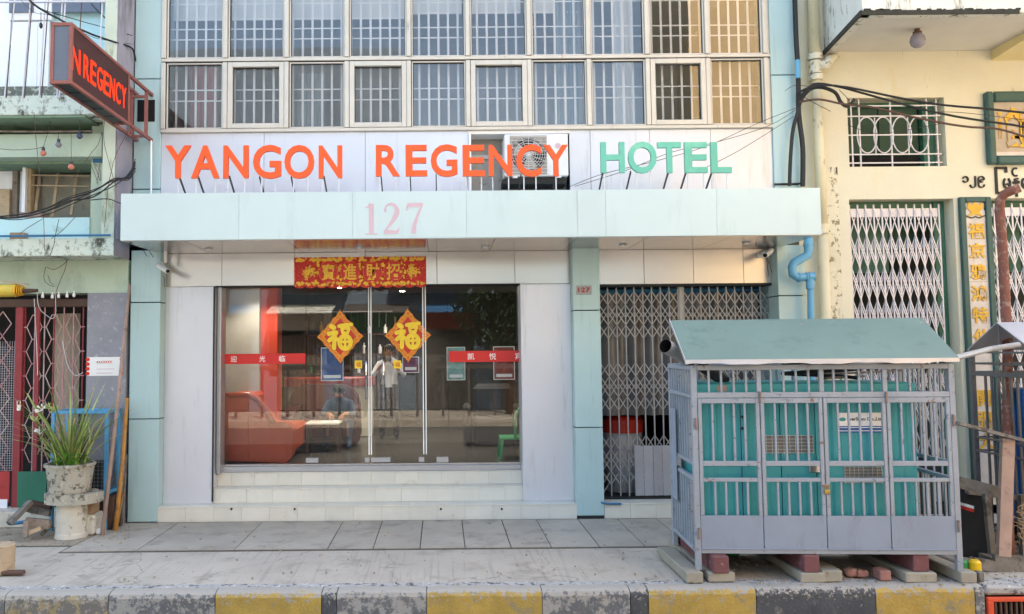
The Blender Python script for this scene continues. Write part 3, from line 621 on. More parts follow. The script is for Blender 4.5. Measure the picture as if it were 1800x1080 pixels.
# ---- lobby behind the glass
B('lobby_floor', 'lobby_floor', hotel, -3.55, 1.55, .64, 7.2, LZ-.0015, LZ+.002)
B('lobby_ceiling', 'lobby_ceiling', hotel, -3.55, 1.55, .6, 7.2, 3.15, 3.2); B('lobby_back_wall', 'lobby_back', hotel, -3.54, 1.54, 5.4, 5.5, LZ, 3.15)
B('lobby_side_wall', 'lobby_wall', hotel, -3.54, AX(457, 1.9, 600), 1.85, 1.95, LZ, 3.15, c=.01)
B('lobby_column', 'lobby_red', hotel, AX(457, 2.0, 600), AX(489, 2.0, 600), 1.96, 2.3, LZ, 3.15, c=.01)
for i, (px, py) in enumerate(((607, 534), (625, 541), (800, 575), (655, 567))):
    y = (3.15-EYE)/ray(px, py).z if ray(px, py).z > 0 else 5
    d = ray(px, py); t = (3.148-EYE)/d.z; x, yy = d.x*t, -DIST+d.y*t
    yy = min(max(yy, 1), 5.2)
lamps = [(-1.7, 3.6), (-.7, 4.6), (.35, 3.4), (-2.6, 1.4), (.2, 1.6), (-1.0, 1.8)]
for x, y in lamps:
    t = MB().lathe([(.06, 3.149), (.055, 3.135)], x, y, 16).build('ceiling_lamp', 'aluminium', hotel)
    MB().lathe([(.042, 3.1345), (.04, 3.131)], x, y, 16).build('bulb', 'lamp_glow', t)
    l = bpy.data.lights.new('lobby_downlight', 'SPOT'); l.energy = 24; l.spot_size = rad(120); l.spot_blend = .6; l.shadow_soft_size = .05; l.color = (1, .95, .86)
    lo = bpy.data.objects.new('lobby_downlight', l); COL.objects.link(lo); lo.location = (x, y, 3.12)
# ================================================================== HOTEL SIGN AND ATTACHMENTS
sg = thing('hotel_name_sign', 'raised orange and green capital letters on thin posts along the top of the canopy', 'sign', (0, -.85, zc_top-.02))
LY = -.85
words = [('YANGON', [(292, 337), (338, 387), (394, 438), (446, 495), (501, 553), (561, 602)], 257.5, 314.5, 'orange_face', 1),
         ('REGENCY', [(661, 703), (713, 751), (757, 804), (813, 852), (859, 900), (907, 951), (955, 998)], 256.5, 311, 'orange_face', 1),
         ('HOTEL', [(1055, 1097), (1103, 1153), (1155, 1196), (1202, 1242), (1248, 1284)], 251.5, 305, 'green_face', -1)]
for w, xs, yt, yb, m, side in words:
    for ch, (a, b_) in zip(w, xs):
        x0, x1 = AX(a, LY, 285), AX(b_, LY, 285); mid = (a+b_)/2
        z0, z1 = AZ(yb, LY, mid), AZ(yt, LY, mid)
        if ch in 'GOC': z0 -= .006; z1 += .006
        L_ = text('letter', ch, x0, x1, z0, z1, LY, m, sg, ext=.045, bold=.022)
        two = (.16, .84) if ch in 'NAHRE' else (.3, .78)
        if ch in 'YT': two = (.5,)
        if ch == 'L': two = (.15, .8)
        for f in two:
            x = x0+(x1-x0)*f
            MB().beam((x, LY-.01, zc_top-.02), (x, LY-.01, z0+.012), .013, .013).build('post', 'post_white', L_)
        x = x0+(x1-x0)*(.2 if side > 0 else .12)
        if ch in 'YT': x = x0+(x1-x0)*.5
        # dark stay running back and down from the foot of the letter to the canopy top
        MB().beam((x, LY+.02, z0+.03), (x, LY+.42, zc_top-.03), .03, .012, up=(1, 0, 0)).build('stay', 'brace_dark', L_)

# LED sign on the left
sx = -3.62
Yn, Yf = -2.29, -.78
zA, zB = at(131, 39, Yn)[1], at(131, 147, Yn)[1]; 
zA2, zB2 = zA, zB
led = thing('led_sign', 'projecting red framed message board reading N REGENCY above the left end of the canopy', 'sign', (sx-.1, 0, (zA+zB)/2))
xl = sx-.215
f = .035
mb = MB()
for x in (xl, sx-f):
    for z in (zB, zA-f): mb.box(x, x+f, Yn, Yf, z, z+f, .003)
for Y in (Yn, Yf-f):
    for x in (xl, sx-f): mb.box(x, x+f, Y, Y+f, zB+f, zA-f, .003)
    for z in (zB, zA-f): mb.box(xl+f, sx-f, Y, Y+f, z, z+f, .003)
mb.build('frame', 'sign_frame', led)
B('led_panel', 'led_face', led, sx-.04, sx-.008, Yn+f, Yf-f, zB+f, zA-f)
B('led_panel', 'led_face', led, xl+.008, xl+.03, Yn+f, Yf-f, zB+f, zA-f)
B('end_glass', 'sign_glass', led, xl+f, sx-f, Yn+.012, Yn+.02, zB+f, zA-f); B('top_sheet', 'sign_frame', led, xl+f, sx-f, Yn+.01, Yf, zA-.02, zA-.012)
for k in range(5):
    y0 = Yn+.05+k*.285
    B('bottom_sheet', 'sign_under', led, xl+f+.006, sx-f-.006, y0, y0+.26, zB+.01, zB+.02)
def ly(px): # picture column -> Y on the sign's face
    d = ray(px, 75+(px-130)*.8); t = (sx-.008)/d.x; return -DIST+d.y*t
ylast, yfirst = ly(223), ly(146.5)
zl0, zl1 = zB+.155, zB+.155+.25
chars = 'REGENCY'; wtot = ylast-yfirst
for k, ch in enumerate(chars):
    a = yfirst+wtot*k/7; text('letter', ch, a+.012, a+wtot/7-.018, zl0, zl1, sx-.008, 'led_red', led, ext=.003, bold=.008, frame='side')
text('letter', 'N', Yn+f-.015, ly(141.5), zl0, zl1, sx-.008, 'led_red', led, ext=.003, bold=.008, frame='side')
# bracket to the pillar
mb = MB()
for x in (xl+.0175, sx-.0175):
    for z in (zB+.02, zA-.02): mb.beam((x, Yf, z), (x, .0, z), .035)
    mb.beam((x, -.2, zB+.02), (x, -.2, zA-.02), .035)
mb.beam((xl, -.2, zA-.1), (sx, -.2, zA-.1), .03); mb.beam((xl, -.2, zB+.02), (sx, -.2, zB+.02), .03)
mb.build('bracket', 'sign_frame', led)
B('hole_in_cladding', 'black_matte', led, sx-.2, sx+.02, -.006, .0, zA-.36, zA-.08)
MB().tube([(sx-.0, -.06, zB), (sx+.01, -.06, zc_top)], .012, 8).build('conduit', 'white_bar', led)

# outdoor air-conditioning unit
acx0, acx1 = AX(887, -.1, 280), AX(999, -.1, 280); acz0, acz1 = AZ(311, -.1), AZ(237, -.1)
ac = thing('air_conditioner', 'white outdoor air conditioner unit with a round fan behind the letters N C Y', 'air conditioner', ((acx0+acx1)/2, .1, acz0))
body = MB().box(acx0, acx1, -.1, .3, acz0, acz1, .012).build('body', 'ac_white', ac)
fx, fz, fr_ = AX(929, -.11, 270), (acz0+acz1)/2, .215
B('grille_recess', 'ac_grey', ac, fx-.23, fx+.23, -.106, -.1005, fz-.245, fz+.245)
MB().lathe([(fr_, 0), (fr_*.96, .004)], 0, 0, 32).mesh('x', 'dark_inside')
me = MB().lathe([(fr_, 0), (fr_*.97, .006)], 0, 0, 32).mesh('fan_ring', 'dark_inside'); inst('fan_opening', me, ac, (fx, -.106, fz), (rad(90), 0, 0), local=False)
mb = MB()
for k in range(3):
    a0 = k*2*math.pi/3; pts = [(0.03*math.cos(a0), .03*math.sin(a0))]+[(.19*math.cos(a0+t), .19*math.sin(a0+t)) for t in (.15, .5, .9, 1.15)]+[(.07*math.cos(a0+1.3), .07*math.sin(a0+1.3))]
    mb.prism([(fx+p[0], fz+p[1]) for p in pts], -.117, -.113, 'y')
mb.tube([(fx, -.112, fz), (fx, -.122, fz)], .045, 16); mb.build('fan', 'ac_grey', ac)
mb = MB()
for k in range(1, 8): mb.tube([(fx+fr_*k/7.5*math.cos(a*math.pi/16), -.126, fz+fr_*k/7.5*math.sin(a*math.pi/16)) for a in range(33)], .0022, 4, False)
for k in range(16): a = k*math.pi/8; mb.tube([(fx, -.128, fz), (fx+fr_*1.05*math.cos(a), -.128, fz+fr_*1.05*math.sin(a))], .0025, 4)
for k in range(-5, 6): mb.box(fx-.23, fx+.23, -.13, -.128, fz+k*.045-.0015, fz+k*.045+.0015)
mb.build('fan_guard', 'ac_white', ac)
MB().prism([(AX(981, -.1, 270)+.035*math.cos(a*math.pi/8), AZ(258, -.1)+.035*math.sin(a*math.pi/8)) for a in range(16)], -.103, -.1005, 'y').build('badge', 'pink_print', ac)
B('bracket', 'dark_inside', ac, acx0-.02, acx1-.02, -.06, .28, acz0-.09, acz0-.02); 
for x in (acx0+.1, acx1-.15): B('foot', 'ac_white', ac, x, x+.06, -.1, .26, acz0-.02, acz0)

# red banner, diamonds, stickers
bx0, bx1 = AX(517, SY-.02, 478), AX(749, SY-.02, 478); bzA, bzB = AZ(506, SY-.02, 633), AZ(452, SY-.02, 633)
ban = thing('banner', 'red and gold new year banner with four gold characters above the glass doors', 'banner', ((bx0+bx1)/2, SY-.02, bzA))
n = 60; vs = []
for j in range(n+1):
    x = bx0+(bx1-bx0)*j/n; zz = bzA+.018-.022*abs(math.sin(math.pi*j/n*12)); y = SY-.02+.003*math.sin(j*.9)
    vs += [(x, y, zz), (x, y, bzB), (x, y+.003, bzB), (x, y+.003, zz)]
MB().add(vs, [(j*4+q, (j+1)*4+q, (j+1)*4+(q+1) % 4, j*4+(q+1) % 4) for j in range(n) for q in range(4)]).build('cloth', 'banner_red', ban)
zc = (bzA+bzB)/2+.005
for ch, px in (('寶', 577), ('進', 615), ('財', 655), ('招', 691)):
    x = AX(px, SY-.03, 478)
    MB().prism([(x+.118*math.cos(a*math.pi/14), zc+.138*math.sin(a*math.pi/14)) for a in range(28)], SY-.0265, SY-.0245, 'y').build('roundel', 'red_vinyl', ban)
    MB().tube([(x+.12*math.cos(a*math.pi/16), SY-.027, zc+.14*math.sin(a*math.pi/16)) for a in range(33)], .004, 5, False).build('ring', 'diamond_orange', ban)
    text('character', ch, x-.085, x+.085, zc-.105, zc+.105, SY-.029, 'gold', ban, ext=.003, bold=.02)
random.seed(3)
def blobs(mb, x0, x1, z0, z1, n, r, Y, d=.002):
    for _ in range(n):
        x, z = random.uniform(x0, x1), random.uniform(z0, z1); rr = random.uniform(.5, 1)*r; ph = random.random()*6; k = random.randint(4, 7)
        pts = [(x+rr*(1+.4*math.sin(k*a/2))*math.cos(a*math.pi/6+ph), z+rr*math.sin(a*math.pi/6+ph)) for a in range(12)]
        mb.prism(pts, Y-d-random.uniform(0, .0015), Y, 'y')
    return mb
for cx in (AX(541, SY, 478), AX(725, SY, 478)):
    mb = MB()
    for _ in range(26):
        a = random.random()*6.3; r0 = random.uniform(.02, .11); x, z = cx+r0*math.cos(a)*1.0, zc+r0*math.sin(a)*.9
        pts = [(x+.02*t*math.cos(a+t*1.3), z+.02*t*math.sin(a+t*1.3)) for t in (0, 1, 2, 3)]
        L_, R_ = stroke2d(pts, [.004, .016, .014, .003])
        for q in range(3): mb.prism([L_[q], L_[q+1], R_[q+1], R_[q]], SY-.029-random.uniform(0, .002), SY-.0245, 'y')
    mb.build('gold_ornament', 'gold', ban)
mb = MB(); blobs(mb, bx0+.02, bx1-.02, bzB-.05, bzB-.01, 110, .022, SY-.0245); blobs(mb, bx0+.02, bx1-.02, bzA+.03, bzA+.07, 130, .02, SY-.0245); [blobs(mb, AX(p, SY, 478)-.03, AX(p, SY, 478)+.03, bzA+.05, bzB-.04, 9, .02, SY-.0245) for p in (558, 596, 635, 673, 708)]
mb.build('border_ornament', 'gold', ban, kind='stuff')
def diamond(px, py, lab):
    x, z = AX(px, GYL-.012, py), AZ(py, GYL-.012, px); w, h = .292, .338
    t = thing('paper_diamond', lab, 'decoration', (x, GYL-.01, z))
    pts = []                                                            # lace-like scalloped edge
    corners = [(w, 0), (0, h), (-w, 0), (0, -h)]
    for k in range(4):
        a, b_ = corners[k], corners[(k+1) % 4]
        for j in range(16):
            u = j/16; s = 1+.035*math.sin(u*math.pi*8)+(.05 if j in (0,) else 0)
            pts.append((x+(a[0]+(b_[0]-a[0])*u)*s, z+(a[1]+(b_[1]-a[1])*u)*s))
    Yd = GYL-.0065
    MB().prism(pts, Yd-.002, Yd, 'y').build('lace_border', 'diamond_orange', t)
    MB().prism([(x+p[0]*.74, z+p[1]*.74) for p in corners], Yd-.004, Yd-.002, 'y').build('red_field', 'diamond_red', t)
    mb = MB()
    for k in range(4):
        a, b_ = corners[k], corners[(k+1) % 4]
        mb.beam((x+a[0]*.74, Yd-.006, z+a[1]*.74), (x+b_[0]*.74, Yd-.006, z+b_[1]*.74), .007, .003, up=(0, 1, 0))
        mb.beam((x+a[0]*.97, Yd-.005, z+a[1]*.97), (x+b_[0]*.97, Yd-.005, z+b_[1]*.97), .005, .003, up=(0, 1, 0))
        for j in range(1, 9):
            u = j/9; cx_, cz_ = x+(a[0]+(b_[0]-a[0])*u)*.87, z+(a[1]+(b_[1]-a[1])*u)*.87
            mb.tube([(cx_+.014*math.cos(q*math.pi/5), Yd-.005, cz_+.014*math.sin(q*math.pi/5)) for q in range(11)], .0035, 4, False)
        mb.tube([(x+a[0]*.86+.03*math.cos(q*math.pi/6), Yd-.005, z+a[1]*.86+.03*math.sin(q*math.pi/6)) for q in range(13)], .006, 4, False)
    mb.build('scroll_work', 'gold', t)
    for m_, dw_, yy in (('counter_red', .035, Yd-.0045), ('gold_bright', 0, Yd-.0065)):
        mb = MB(); q_ = [0]
        def brush(pts, w):
            P_ = [(x-.16+p[0]*.32, z-.17+p[1]*.34) for p in pts]; w = (w*1.3+dw_)*.33; q_[0] += 1; d_ = yy-q_[0]*.00012
            for a, b_ in zip(P_, P_[1:]):
                dx, dz = b_[0]-a[0], b_[1]-a[1]; l = math.hypot(dx, dz); nx, nz = -dz/l*w/2, dx/l*w/2
                mb.prism([(a[0]+nx, a[1]+nz), (b_[0]+nx, b_[1]+nz), (b_[0]-nx, b_[1]-nz), (a[0]-nx, a[1]-nz)], d_-.001, yy, 'y'); d_ -= .00001
            for p in P_: mb.prism([(p[0]+w/2*math.cos(k*math.pi/6), p[1]+w/2*math.sin(k*math.pi/6)) for k in range(12)], d_-.001, yy, 'y'); d_ -= .00001
        brush([(.14, .9), (.24, .84)], .15); brush([(.04, .6), (.2, .66), (.34, .66), (.26, .52), (.06, .36)], .13); brush([(.27, .55), (.26, .3), (.25, .06)], .13); brush([(.34, .44), (.42, .36)], .1)
        brush([(.46, .9), (.7, .94), (.95, .96)], .12); brush([(.56, .8), (.86, .82), (.8, .64), (.6, .64), (.57, .78)], .09)
        brush([(.7+.23*math.cos(k*math.pi/8), .28+.25*math.sin(k*math.pi/8)) for k in range(17)], .13); brush([(.7, .5), (.7, .06)], .08); brush([(.5, .29), (.92, .31)], .08)
        mb.build('character', m_, t)
diamond(598, 592, 'red and gold diamond with a large yellow character on the left glass door')
diamond(717, 590, 'red and gold diamond with a large yellow character on the right glass door')
def sticker(x0, y0, x1, y1, Y, m, lab, cat='sticker', name='sticker', chars=(), cm='white_print', ch_h=.6):
    a, b_, c_, d_ = R(x0, y0, x1, y1, Y); t = MB().box(a, b_, Y-.0015, Y, c_, d_).build(name, m, None, label=lab, cat=cat)
    for ch, cx in chars:
        xx = AX(cx, Y, (y0+y1)/2); hh = (d_-c_)*ch_h/2; zz = (c_+d_)/2
        text('character', ch, xx-hh, xx+hh, zz-hh, zz+hh, Y-.0016, cm, t, ext=.0008, bold=.006)
    return t
sticker(382, 622, 537, 640, GYL-.0065, 'red_vinyl', 'red strip with three white characters on the leftmost glass pane', chars=(('迎', 411), ('光', 461), ('临', 496)))
sticker(789, 617, 915.5, 636.5, GYL-.0065, 'red_vinyl', 'red strip with white characters across the rightmost glass pane', chars=(('凯', 828), ('悦', 866), ('宾', 911)))
for (a, b_, c_, d_), m, lab in (((565, 612, 603, 669), 'paper_blue', 'blue notice seen below the left diamond'), ((786, 611, 817, 668), 'paper_teal', 'pale green notice partly covered by the right red strip'), ((868, 610, 904, 667), 'paper_red', 'white edged poster near the right jamb behind the red strip'), ((708, 628, 736, 655), 'paper_purple', 'purple leaflet below the right diamond')):
    t = sticker(a, b_, c_, d_, GYL+.02, m, lab, 'notice', 'notice')
    x0, x1, z0, z1 = R(a, b_, c_, d_, GYL+.02)
    frame_mb(x0-.006, x1+.006, z0-.006, z1+.006, GYL+.015, GYL+.0195, .01).build('margin', 'white_print', t)
    B('text_block', 'white_print', t, x0+.03, x1-.03, GYL+.0165, GYL+.0182, z0+.03, z0+.07)
for px, lab in ((630, 'small yellow tag on the left door beside its handle'), (698.5, 'small yellow tag on the right door beside its long handle')):
    sticker(px-6.5, 634, px+6.5, 648, GYL-.0065, 'gold_bright', lab, 'tag', 'tag', chars=(('福', px),), cm='diamond_red')
# number plate on the middle pillar
pl = thing('number_plate', 'small grey plate with red 127 on the middle teal pillar', 'plate', (AX(1026, -.01, 510), -.01, AZ(510, 0, 1026)))
x0, x1, z0, z1 = R(1013, 502, 1040, 518, -.012)
B('plate', 'gate_steel', pl, x0, x1, -.012, -.001, z0, z1, c=.003); text('digits', '127', x0+.02, x1-.02, z0+.025, z1-.025, -.013, 'counter_red', pl, ext=.003, bold=.03)

# CCTV cameras
def cctv(pts_body, r, mount, lab, wires):
    t = thing('security_camera', lab, 'camera', mount[0])
    MB().tube(pts_body, [r*.95, r, r, r*.9], 14).build('body', 'ac_white', t, smooth=False)
    e = Vector(pts_body[-1]); d_ = (Vector(pts_body[-1])-Vector(pts_body[0])).normalized()
    MB().tube([e, e+d_*.006], r*.7, 12).build('lens', 'black_matte', t)
    MB().tube(mount, .013, 8).build('arm', 'ac_white', t)
    MB().box(mount[0][0]-.04, mount[0][0]+.04, mount[0][1]-.012, mount[0][1]+.03, mount[0][2]-.035, mount[0][2]+.035, .005).build('bracket', 'ac_white', t)
    mb = MB()
    for w in wires: mb.tube(w, .0035, 5)
    mb.build('wires', 'cable_black', t)
def V3(px, py, Y): x, z = at(px, py, Y); return (x, Y, z)
cctv([V3(278, 467, -.02), V3(281, 469, -.06), V3(290, 474, -.16), V3(295, 477, -.22)], .034, [V3(276, 452, .17), V3(283, 459, .05), V3(287, 468, -.08)], 'white security camera under the canopy beside the left pillar',
     [sag(V3(250, 436, -.05), V3(276, 462, .1), .05, 8), sag(V3(262, 440, -.05), V3(284, 462, .1), .04, 8), sag(V3(280, 470, .1), V3(286, 515, .1), -.02, 8, .008), sag(V3(284, 470, .1), V3(290, 505, .1), .0, 8, .01)])
cctv([V3(1356, 440, .08), V3(1354, 442, .02), V3(1348, 447, -.1), V3(1345, 449, -.14)], .036, [V3(1338, 448, .17), V3(1344, 442, .12), V3(1352, 441, .05)], 'security camera on a thin bracket above the folding gate by the right pillar',
     [sag(V3(1334, 446, .15), V3(1358, 438, .12), .03, 8), sag(V3(1350, 450, .15), V3(1356, 480, .15), .0, 8, .012), sag(V3(1346, 446, .15), V3(1352, 486, .15), -.02, 8, .012)])
MB().tube([V3(291, 440, -.05), V3(291, 462, -.06)], .02, 10).build('conduit_stub', 'ac_white', hotel)

# folding (scissor) gates
def folding_gate(t, x0, x1, z0, z1, Y, n, m, clusters, hh, bw=.016, link=.012, meet=None, top_ext=0):
    me = MB().box(-bw/2, bw/2, -.008, .008, 0, z1-z0+top_ext, .002).mesh('upright_bar', m)
    xs = [x0+(x1-x0)*i/(n-1) for i in range(n)]
    for x in xs: inst('upright_bar', me, t, (x, Y, z0), local=False)
    mb = MB()
    for zc_ in clusters:
        for i in range(-1, n-1):
            for s in (1, -1):
                a, b_ = i, i+2; za, zb = zc_+hh*s, zc_-hh*s
                xa, xb = x0+(x1-x0)*a/(n-1), x0+(x1-x0)*b_/(n-1)
                if a < 0: xa, za = xs[0], zc_
                if b_ > n-1: xb, zb = xs[-1], zc_
                y = Y-.016*s
                if min(za, zb) < z0 or max(za, zb) > z1: continue
                mb.beam((xa, y, za), (xb, y, zb), link, .004, up=(0, 1, 0))
    mb.build('scissor_lattice', m, t, kind='stuff')
GT = SY+.12
fg = thing('folding_gate', 'closed grey scissor gate between the middle and right teal pillars', 'gate', (3.1, GT, bt))
def gax(p): return AX(p, GT, 690)
gz_a, gz_b = bt+.03, rz0-.03
zcl = [AZ(y, GT, 1150) for y in (560, 685, 812, )]
folding_gate(fg, gax(1056), gax(1196), gz_a, gz_b, GT, 10, 'gate_steel', [AZ(y, GT, 1150) for y in (536, 572, 662, 698, 790, 828, 868)], .17)
folding_gate(fg, gax(1206), gax(1357), gz_a, gz_b, GT, 11, 'gate_steel', [AZ(y, GT, 1280) for y in (536, 572, 662, 698, 790, 828, 868)], .17)
B('lock_stile', 'gate_steel', fg, gax(1197), gax(1205), GT-.02, GT+.02, gz_a, gz_b, c=.004)
B('top_rail', 'gate_steel', fg, 1.99, 4.2, GT-.02, GT+.02, rz0-.03, rz0-.004)
for k in range(5):
    a = gax(1112)+k*.118
    B('kick_sheet', 'gate_sheet', fg, a, a+.114, GT-.035, GT-.028, bt+.04, AZ(783, GT, 1150), c=.001, label='rust streaked sheet' if k in (1, 3) else None)
B('rail', 'dark_joint', fg, 1.99, 4.2, GT-.03, GT+.03, bt+.003, bt+.025)
# things kept behind the gate
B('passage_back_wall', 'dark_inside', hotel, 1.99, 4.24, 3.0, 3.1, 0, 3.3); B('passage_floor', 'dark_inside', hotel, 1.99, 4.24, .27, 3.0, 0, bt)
pv = thing('plastic_curtain', 'dusty translucent plastic sheeting hung behind the folding gate under a blue pipe', 'curtain', (3.1, GT+.3, rz0))
MB().tube([(2.02, GT+.25, AZ(512, GT+.25, 1200)), (4.19, GT+.25, AZ(510, GT+.25, 1200))], .035, 10).build('rod', 'pipe_blue_dark', pv)
curtain(2.02, 4.18, bt+1.02, AZ(514, GT+.25, 1200), GT+.3, 'x', .05, .28).build('sheet', 'plastic_sheet', pv)
tb = thing('plastic_tub', 'red and grey tub standing behind the lower left of the folding gate', 'tub', (2.45, GT+.55, bt))
MB().lathe([(.22, bt), (.27, bt+.75), (.28, bt+.78)], 2.42, GT+.62, 20).build('tub', 'gate_sheet', tb); MB().lathe([(.285, bt+.78), (.29, bt+.95), (.24, bt+1.0)], 2.42, GT+.62, 20).build('rim', 'counter_red', tb)
# blue pipe beside the middle pillar
MB().tube([V3(1050, 478, .05), V3(1050.5, 560, .05), V3(1056, 878, .03), V3(1058, 884, .0), V3(1066, 886, -.02), V3(1092, 886, -.02)], .013, 8).build('water_pipe', 'pipe_blue_dark', None, label='thin blue water pipe running down beside the middle pillar to the tiled plinth', cat='pipe')
# large blue drainpipe with offsets
dp = thing('drainpipe', 'blue plastic drainpipe with a swan neck below the right end of the canopy', 'drainpipe', V3(1424, 640, -.2))
py_ = -.16
P_ = [V3(1420, 405, py_), V3(1421, 440, py_), V3(1419, 449, py_), V3(1396, 462, py_), V3(1392, 470, py_), V3(1393, 482, py_), V3(1402, 488, py_), V3(1424, 487, py_)]
MB().tube(P_, .052, 16).build('swan_neck', 'pipe_blue', dp, smooth=True)
for a, b_ in ((V3(1420.5, 428, py_), V3(1421, 433, py_)), (V3(1403, 488, py_), V3(1405, 488, py_)), (V3(1416, 487.5, py_), V3(1418, 487.5, py_))): MB().tube([a, b_], .058, 16).build('collar', 'pipe_blue', dp)
MB().tube([V3(1420, 487, py_), V3(1431, 487, py_)], .056, 16).build('elbow', 'pipe_blue', dp)
MB().tube([V3(1423.5, 488, py_), V3(1424, 508, py_), V3(1424.5, 509, py_), V3(1430, 900, py_)], [.05, .05, .038, .038], 14).build('downpipe', 'pipe_blue', dp)
for py in (432,):
    pass

# ================================================================== LOBBY FURNITURE AND PEOPLE
def rounded_profile(pts, r, n=4):
    out = []
    for i, p in enumerate(pts):
        a, b_ = Vector(pts[i-1]), Vector(pts[(i+1) % len(pts)]); p = Vector(p); u, v = (a-p), (b_-p); rr = min(r, u.length*.45, v.length*.45)
        s, e = p+u.normalized()*rr, p+v.normalized()*rr
        for k in range(n+1):
            t = k/n; out.append(tuple((s*(1-t)**2+p*2*t*(1-t)+e*t*t)))
    return out
so1 = thing('sofa', 'orange leather sofa with a high rolled arm behind the leftmost pane', 'sofa', (-2.6, 1.2, LZ))
Ys = .78
def sp(px, py, Y=Ys): return at(px, py, Y)
prof = [sp(380, 812), (-2.98, LZ+.05), (-2.98, at(380, 692, Ys)[1]), sp(437, 691), sp(452, 700), sp(470, 722), sp(483, 742), sp(505, 743), sp(516, 757), sp(514, 800), sp(505, 814)][1:]
prof = [(-3.0, LZ+.04)]+prof[1:]
MB().prism(rounded_profile(prof, .05), Ys, Ys+.22, 'y').build('arm', 'sofa_orange', so1)
MB().tube([(p[0], Ys+.0, p[1]) for p in [(-3.0, at(380, 695, Ys)[1]), sp(437, 694), sp(452, 703), sp(469, 724), sp(481, 744)]], .035, 10).build('roll', 'sofa_orange', so1, smooth=True)
MB().tube([(p[0], Ys-.004, p[1]) for p in [(-2.99, LZ+.1), (-2.99, at(380, 697, Ys)[1]), sp(436, 697), sp(437, 806)]], .008, 6).build('piping', 'sofa_orange', so1)
MB().tube([(p[0], Ys-.002, p[1]) for p in [sp(437, 700), sp(455, 712), sp(476, 752), sp(503, 758), sp(504, 806)]], .006, 6).build('piping', 'sofa_orange', so1)
B('back', 'sofa_orange', so1, -3.0, -2.62, Ys+.22, Ys+1.35, LZ+.05, at(400, 695, Ys)[1], c=.05); B('seat_cushion', 'sofa_orange', so1, -2.6, -2.0, Ys+.225, Ys+1.345, LZ+.1, LZ+.45, c=.05)
so2 = thing('armchair', 'dark maroon leather armchair holding the seated man beyond the coffee table', 'armchair', (-1.75, 2.9, LZ))
ax_, bx_ = AX(505, 2.9, 720), AX(632, 2.9, 720); top = AZ(676, 3.1, 560)
MB().prism(rounded_profile([(ax_, LZ+.05), (ax_, top-.22), (ax_+.15, top), (bx_-.2, top), (bx_-.02, top-.22), (bx_, LZ+.05)], .12), 3.0, 3.3, 'y').build('back', 'sofa_dark', so2)
MB().prism(rounded_profile([(2.3, LZ+.05), (2.3, LZ+.5), (3.0, LZ+.62), (3.0, LZ+.05)], .08), ax_, ax_+.2, 'x').build('arm', 'sofa_dark', so2)
MB().prism(rounded_profile([(2.3, LZ+.05), (2.3, LZ+.5), (3.0, LZ+.62), (3.0, LZ+.05)], .08), bx_-.2, bx_, 'x').build('arm', 'sofa_dark', so2)
B('seat_cushion', 'sofa_dark', so2, ax_+.205, bx_-.205, 2.32, 3.0, LZ+.08, LZ+.4, c=.05)
tb2 = thing('coffee_table', 'low white topped coffee table in front of the seated man', 'table', (-1.85, 2.0, LZ))
tz = AZ(741, 2.0, 570)
B('table_top', 'table_white', tb2, AX(541, 2, 740), AX(600, 2, 740), 1.75, 2.2, tz-.03, tz, c=.008)
for x in (AX(545, 2), AX(596, 2)):
    for y in (1.8, 2.15): B('leg', 'wood_dark', tb2, x-.02, x+.02, y-.02, y+.02, LZ, tz-.031)
B('lower_shelf', 'wood_dark', tb2, AX(548, 2), AX(593, 2), 1.83, 2.12, LZ+.15, LZ+.17)
pp = thing('newspaper', 'open newspaper lying on the coffee table', 'newspaper', (-1.75, 1.95, tz)); B('page', 'paper_white', pp, AX(568, 2), AX(584, 2), 1.85, 2.1, tz+.001, tz+.006); B('page', 'paper_white', pp, AX(585, 2), AX(598, 2), 1.84, 2.1, tz+.001, tz+.009)
ct = thing('reception_counter', 'cream reception counter with a dark red top at the back of the lobby', 'counter', (-1.7, 4.1, LZ))
cxa, cxb = AX(504, 3.9, 700), AX(652, 3.9, 700)
B('front', 'counter_cream', ct, cxa, cxb, 3.9, 4.4, AZ(768, 3.9, 600), AZ(680, 3.9, 600), c=.01); B('counter_top', 'counter_red', ct, cxa-.05, cxb+.03, 3.83, 4.45, AZ(680, 3.9, 600)+.001, AZ(664, 3.9, 600), c=.01); B('plinth', 'counter_red', ct, cxa, cxb, 3.92, 4.4, LZ, AZ(768, 3.9, 600)-.001)
sh = thing('display_shelf', 'dark wall shelf with glasses and small goods behind the reception counter', 'shelf', (-1.7, 5.2, 1.6))
for z in (1.62, 1.98, 2.36): B('shelf_board', 'wood_dark', sh, -2.55, -.85, 5.1, 5.38, z, z+.03)
for x in (-2.55, -1.7, -.86): B('shelf_side', 'wood_dark', sh, x-.015, x+.015, 5.12, 5.38, 1.65, 2.7)
random.seed(11)
for k in range(16):
    x = -2.45+k*.1; z = (1.65, 2.01, 2.39)[k % 3]; h = random.uniform(.1, .24)
    m = random.choice(['paper_blue', 'gold', 'paper_white', 'counter_red', 'can_green', 'paper_white'])
    MB().lathe([(.03, z+.001), (.032, z+h*.7), (.012, z+h*.8), (.012, z+h)], x, 5.2, 10).build('bottle', m, None, label=f'{ {"paper_blue":"blue","gold":"gold","paper_white":"white","counter_red":"dark red","can_green":"green"}[m]} bottle on the {["bottom","middle","top"][k%3]} shelf board, {["first","second","third","fourth","fifth","sixth"][k//3]} from the left there', cat='bottle', group='bottles behind the counter')
B('hanging_rack', 'steel', sh, -2.5, -.9, 5.0, 5.02, 2.78, 2.8)
for k in range(12): MB().tube([(-2.45+k*.13, 5.01, 2.78), (-2.45+k*.13, 5.01, 2.5)], .006, 5).build('hanging_rod', 'steel', sh)
bs2 = thing('black_armchair', 'black armchair deep at the right of the lobby beyond the glass', 'armchair', (.6, 2.6, LZ))
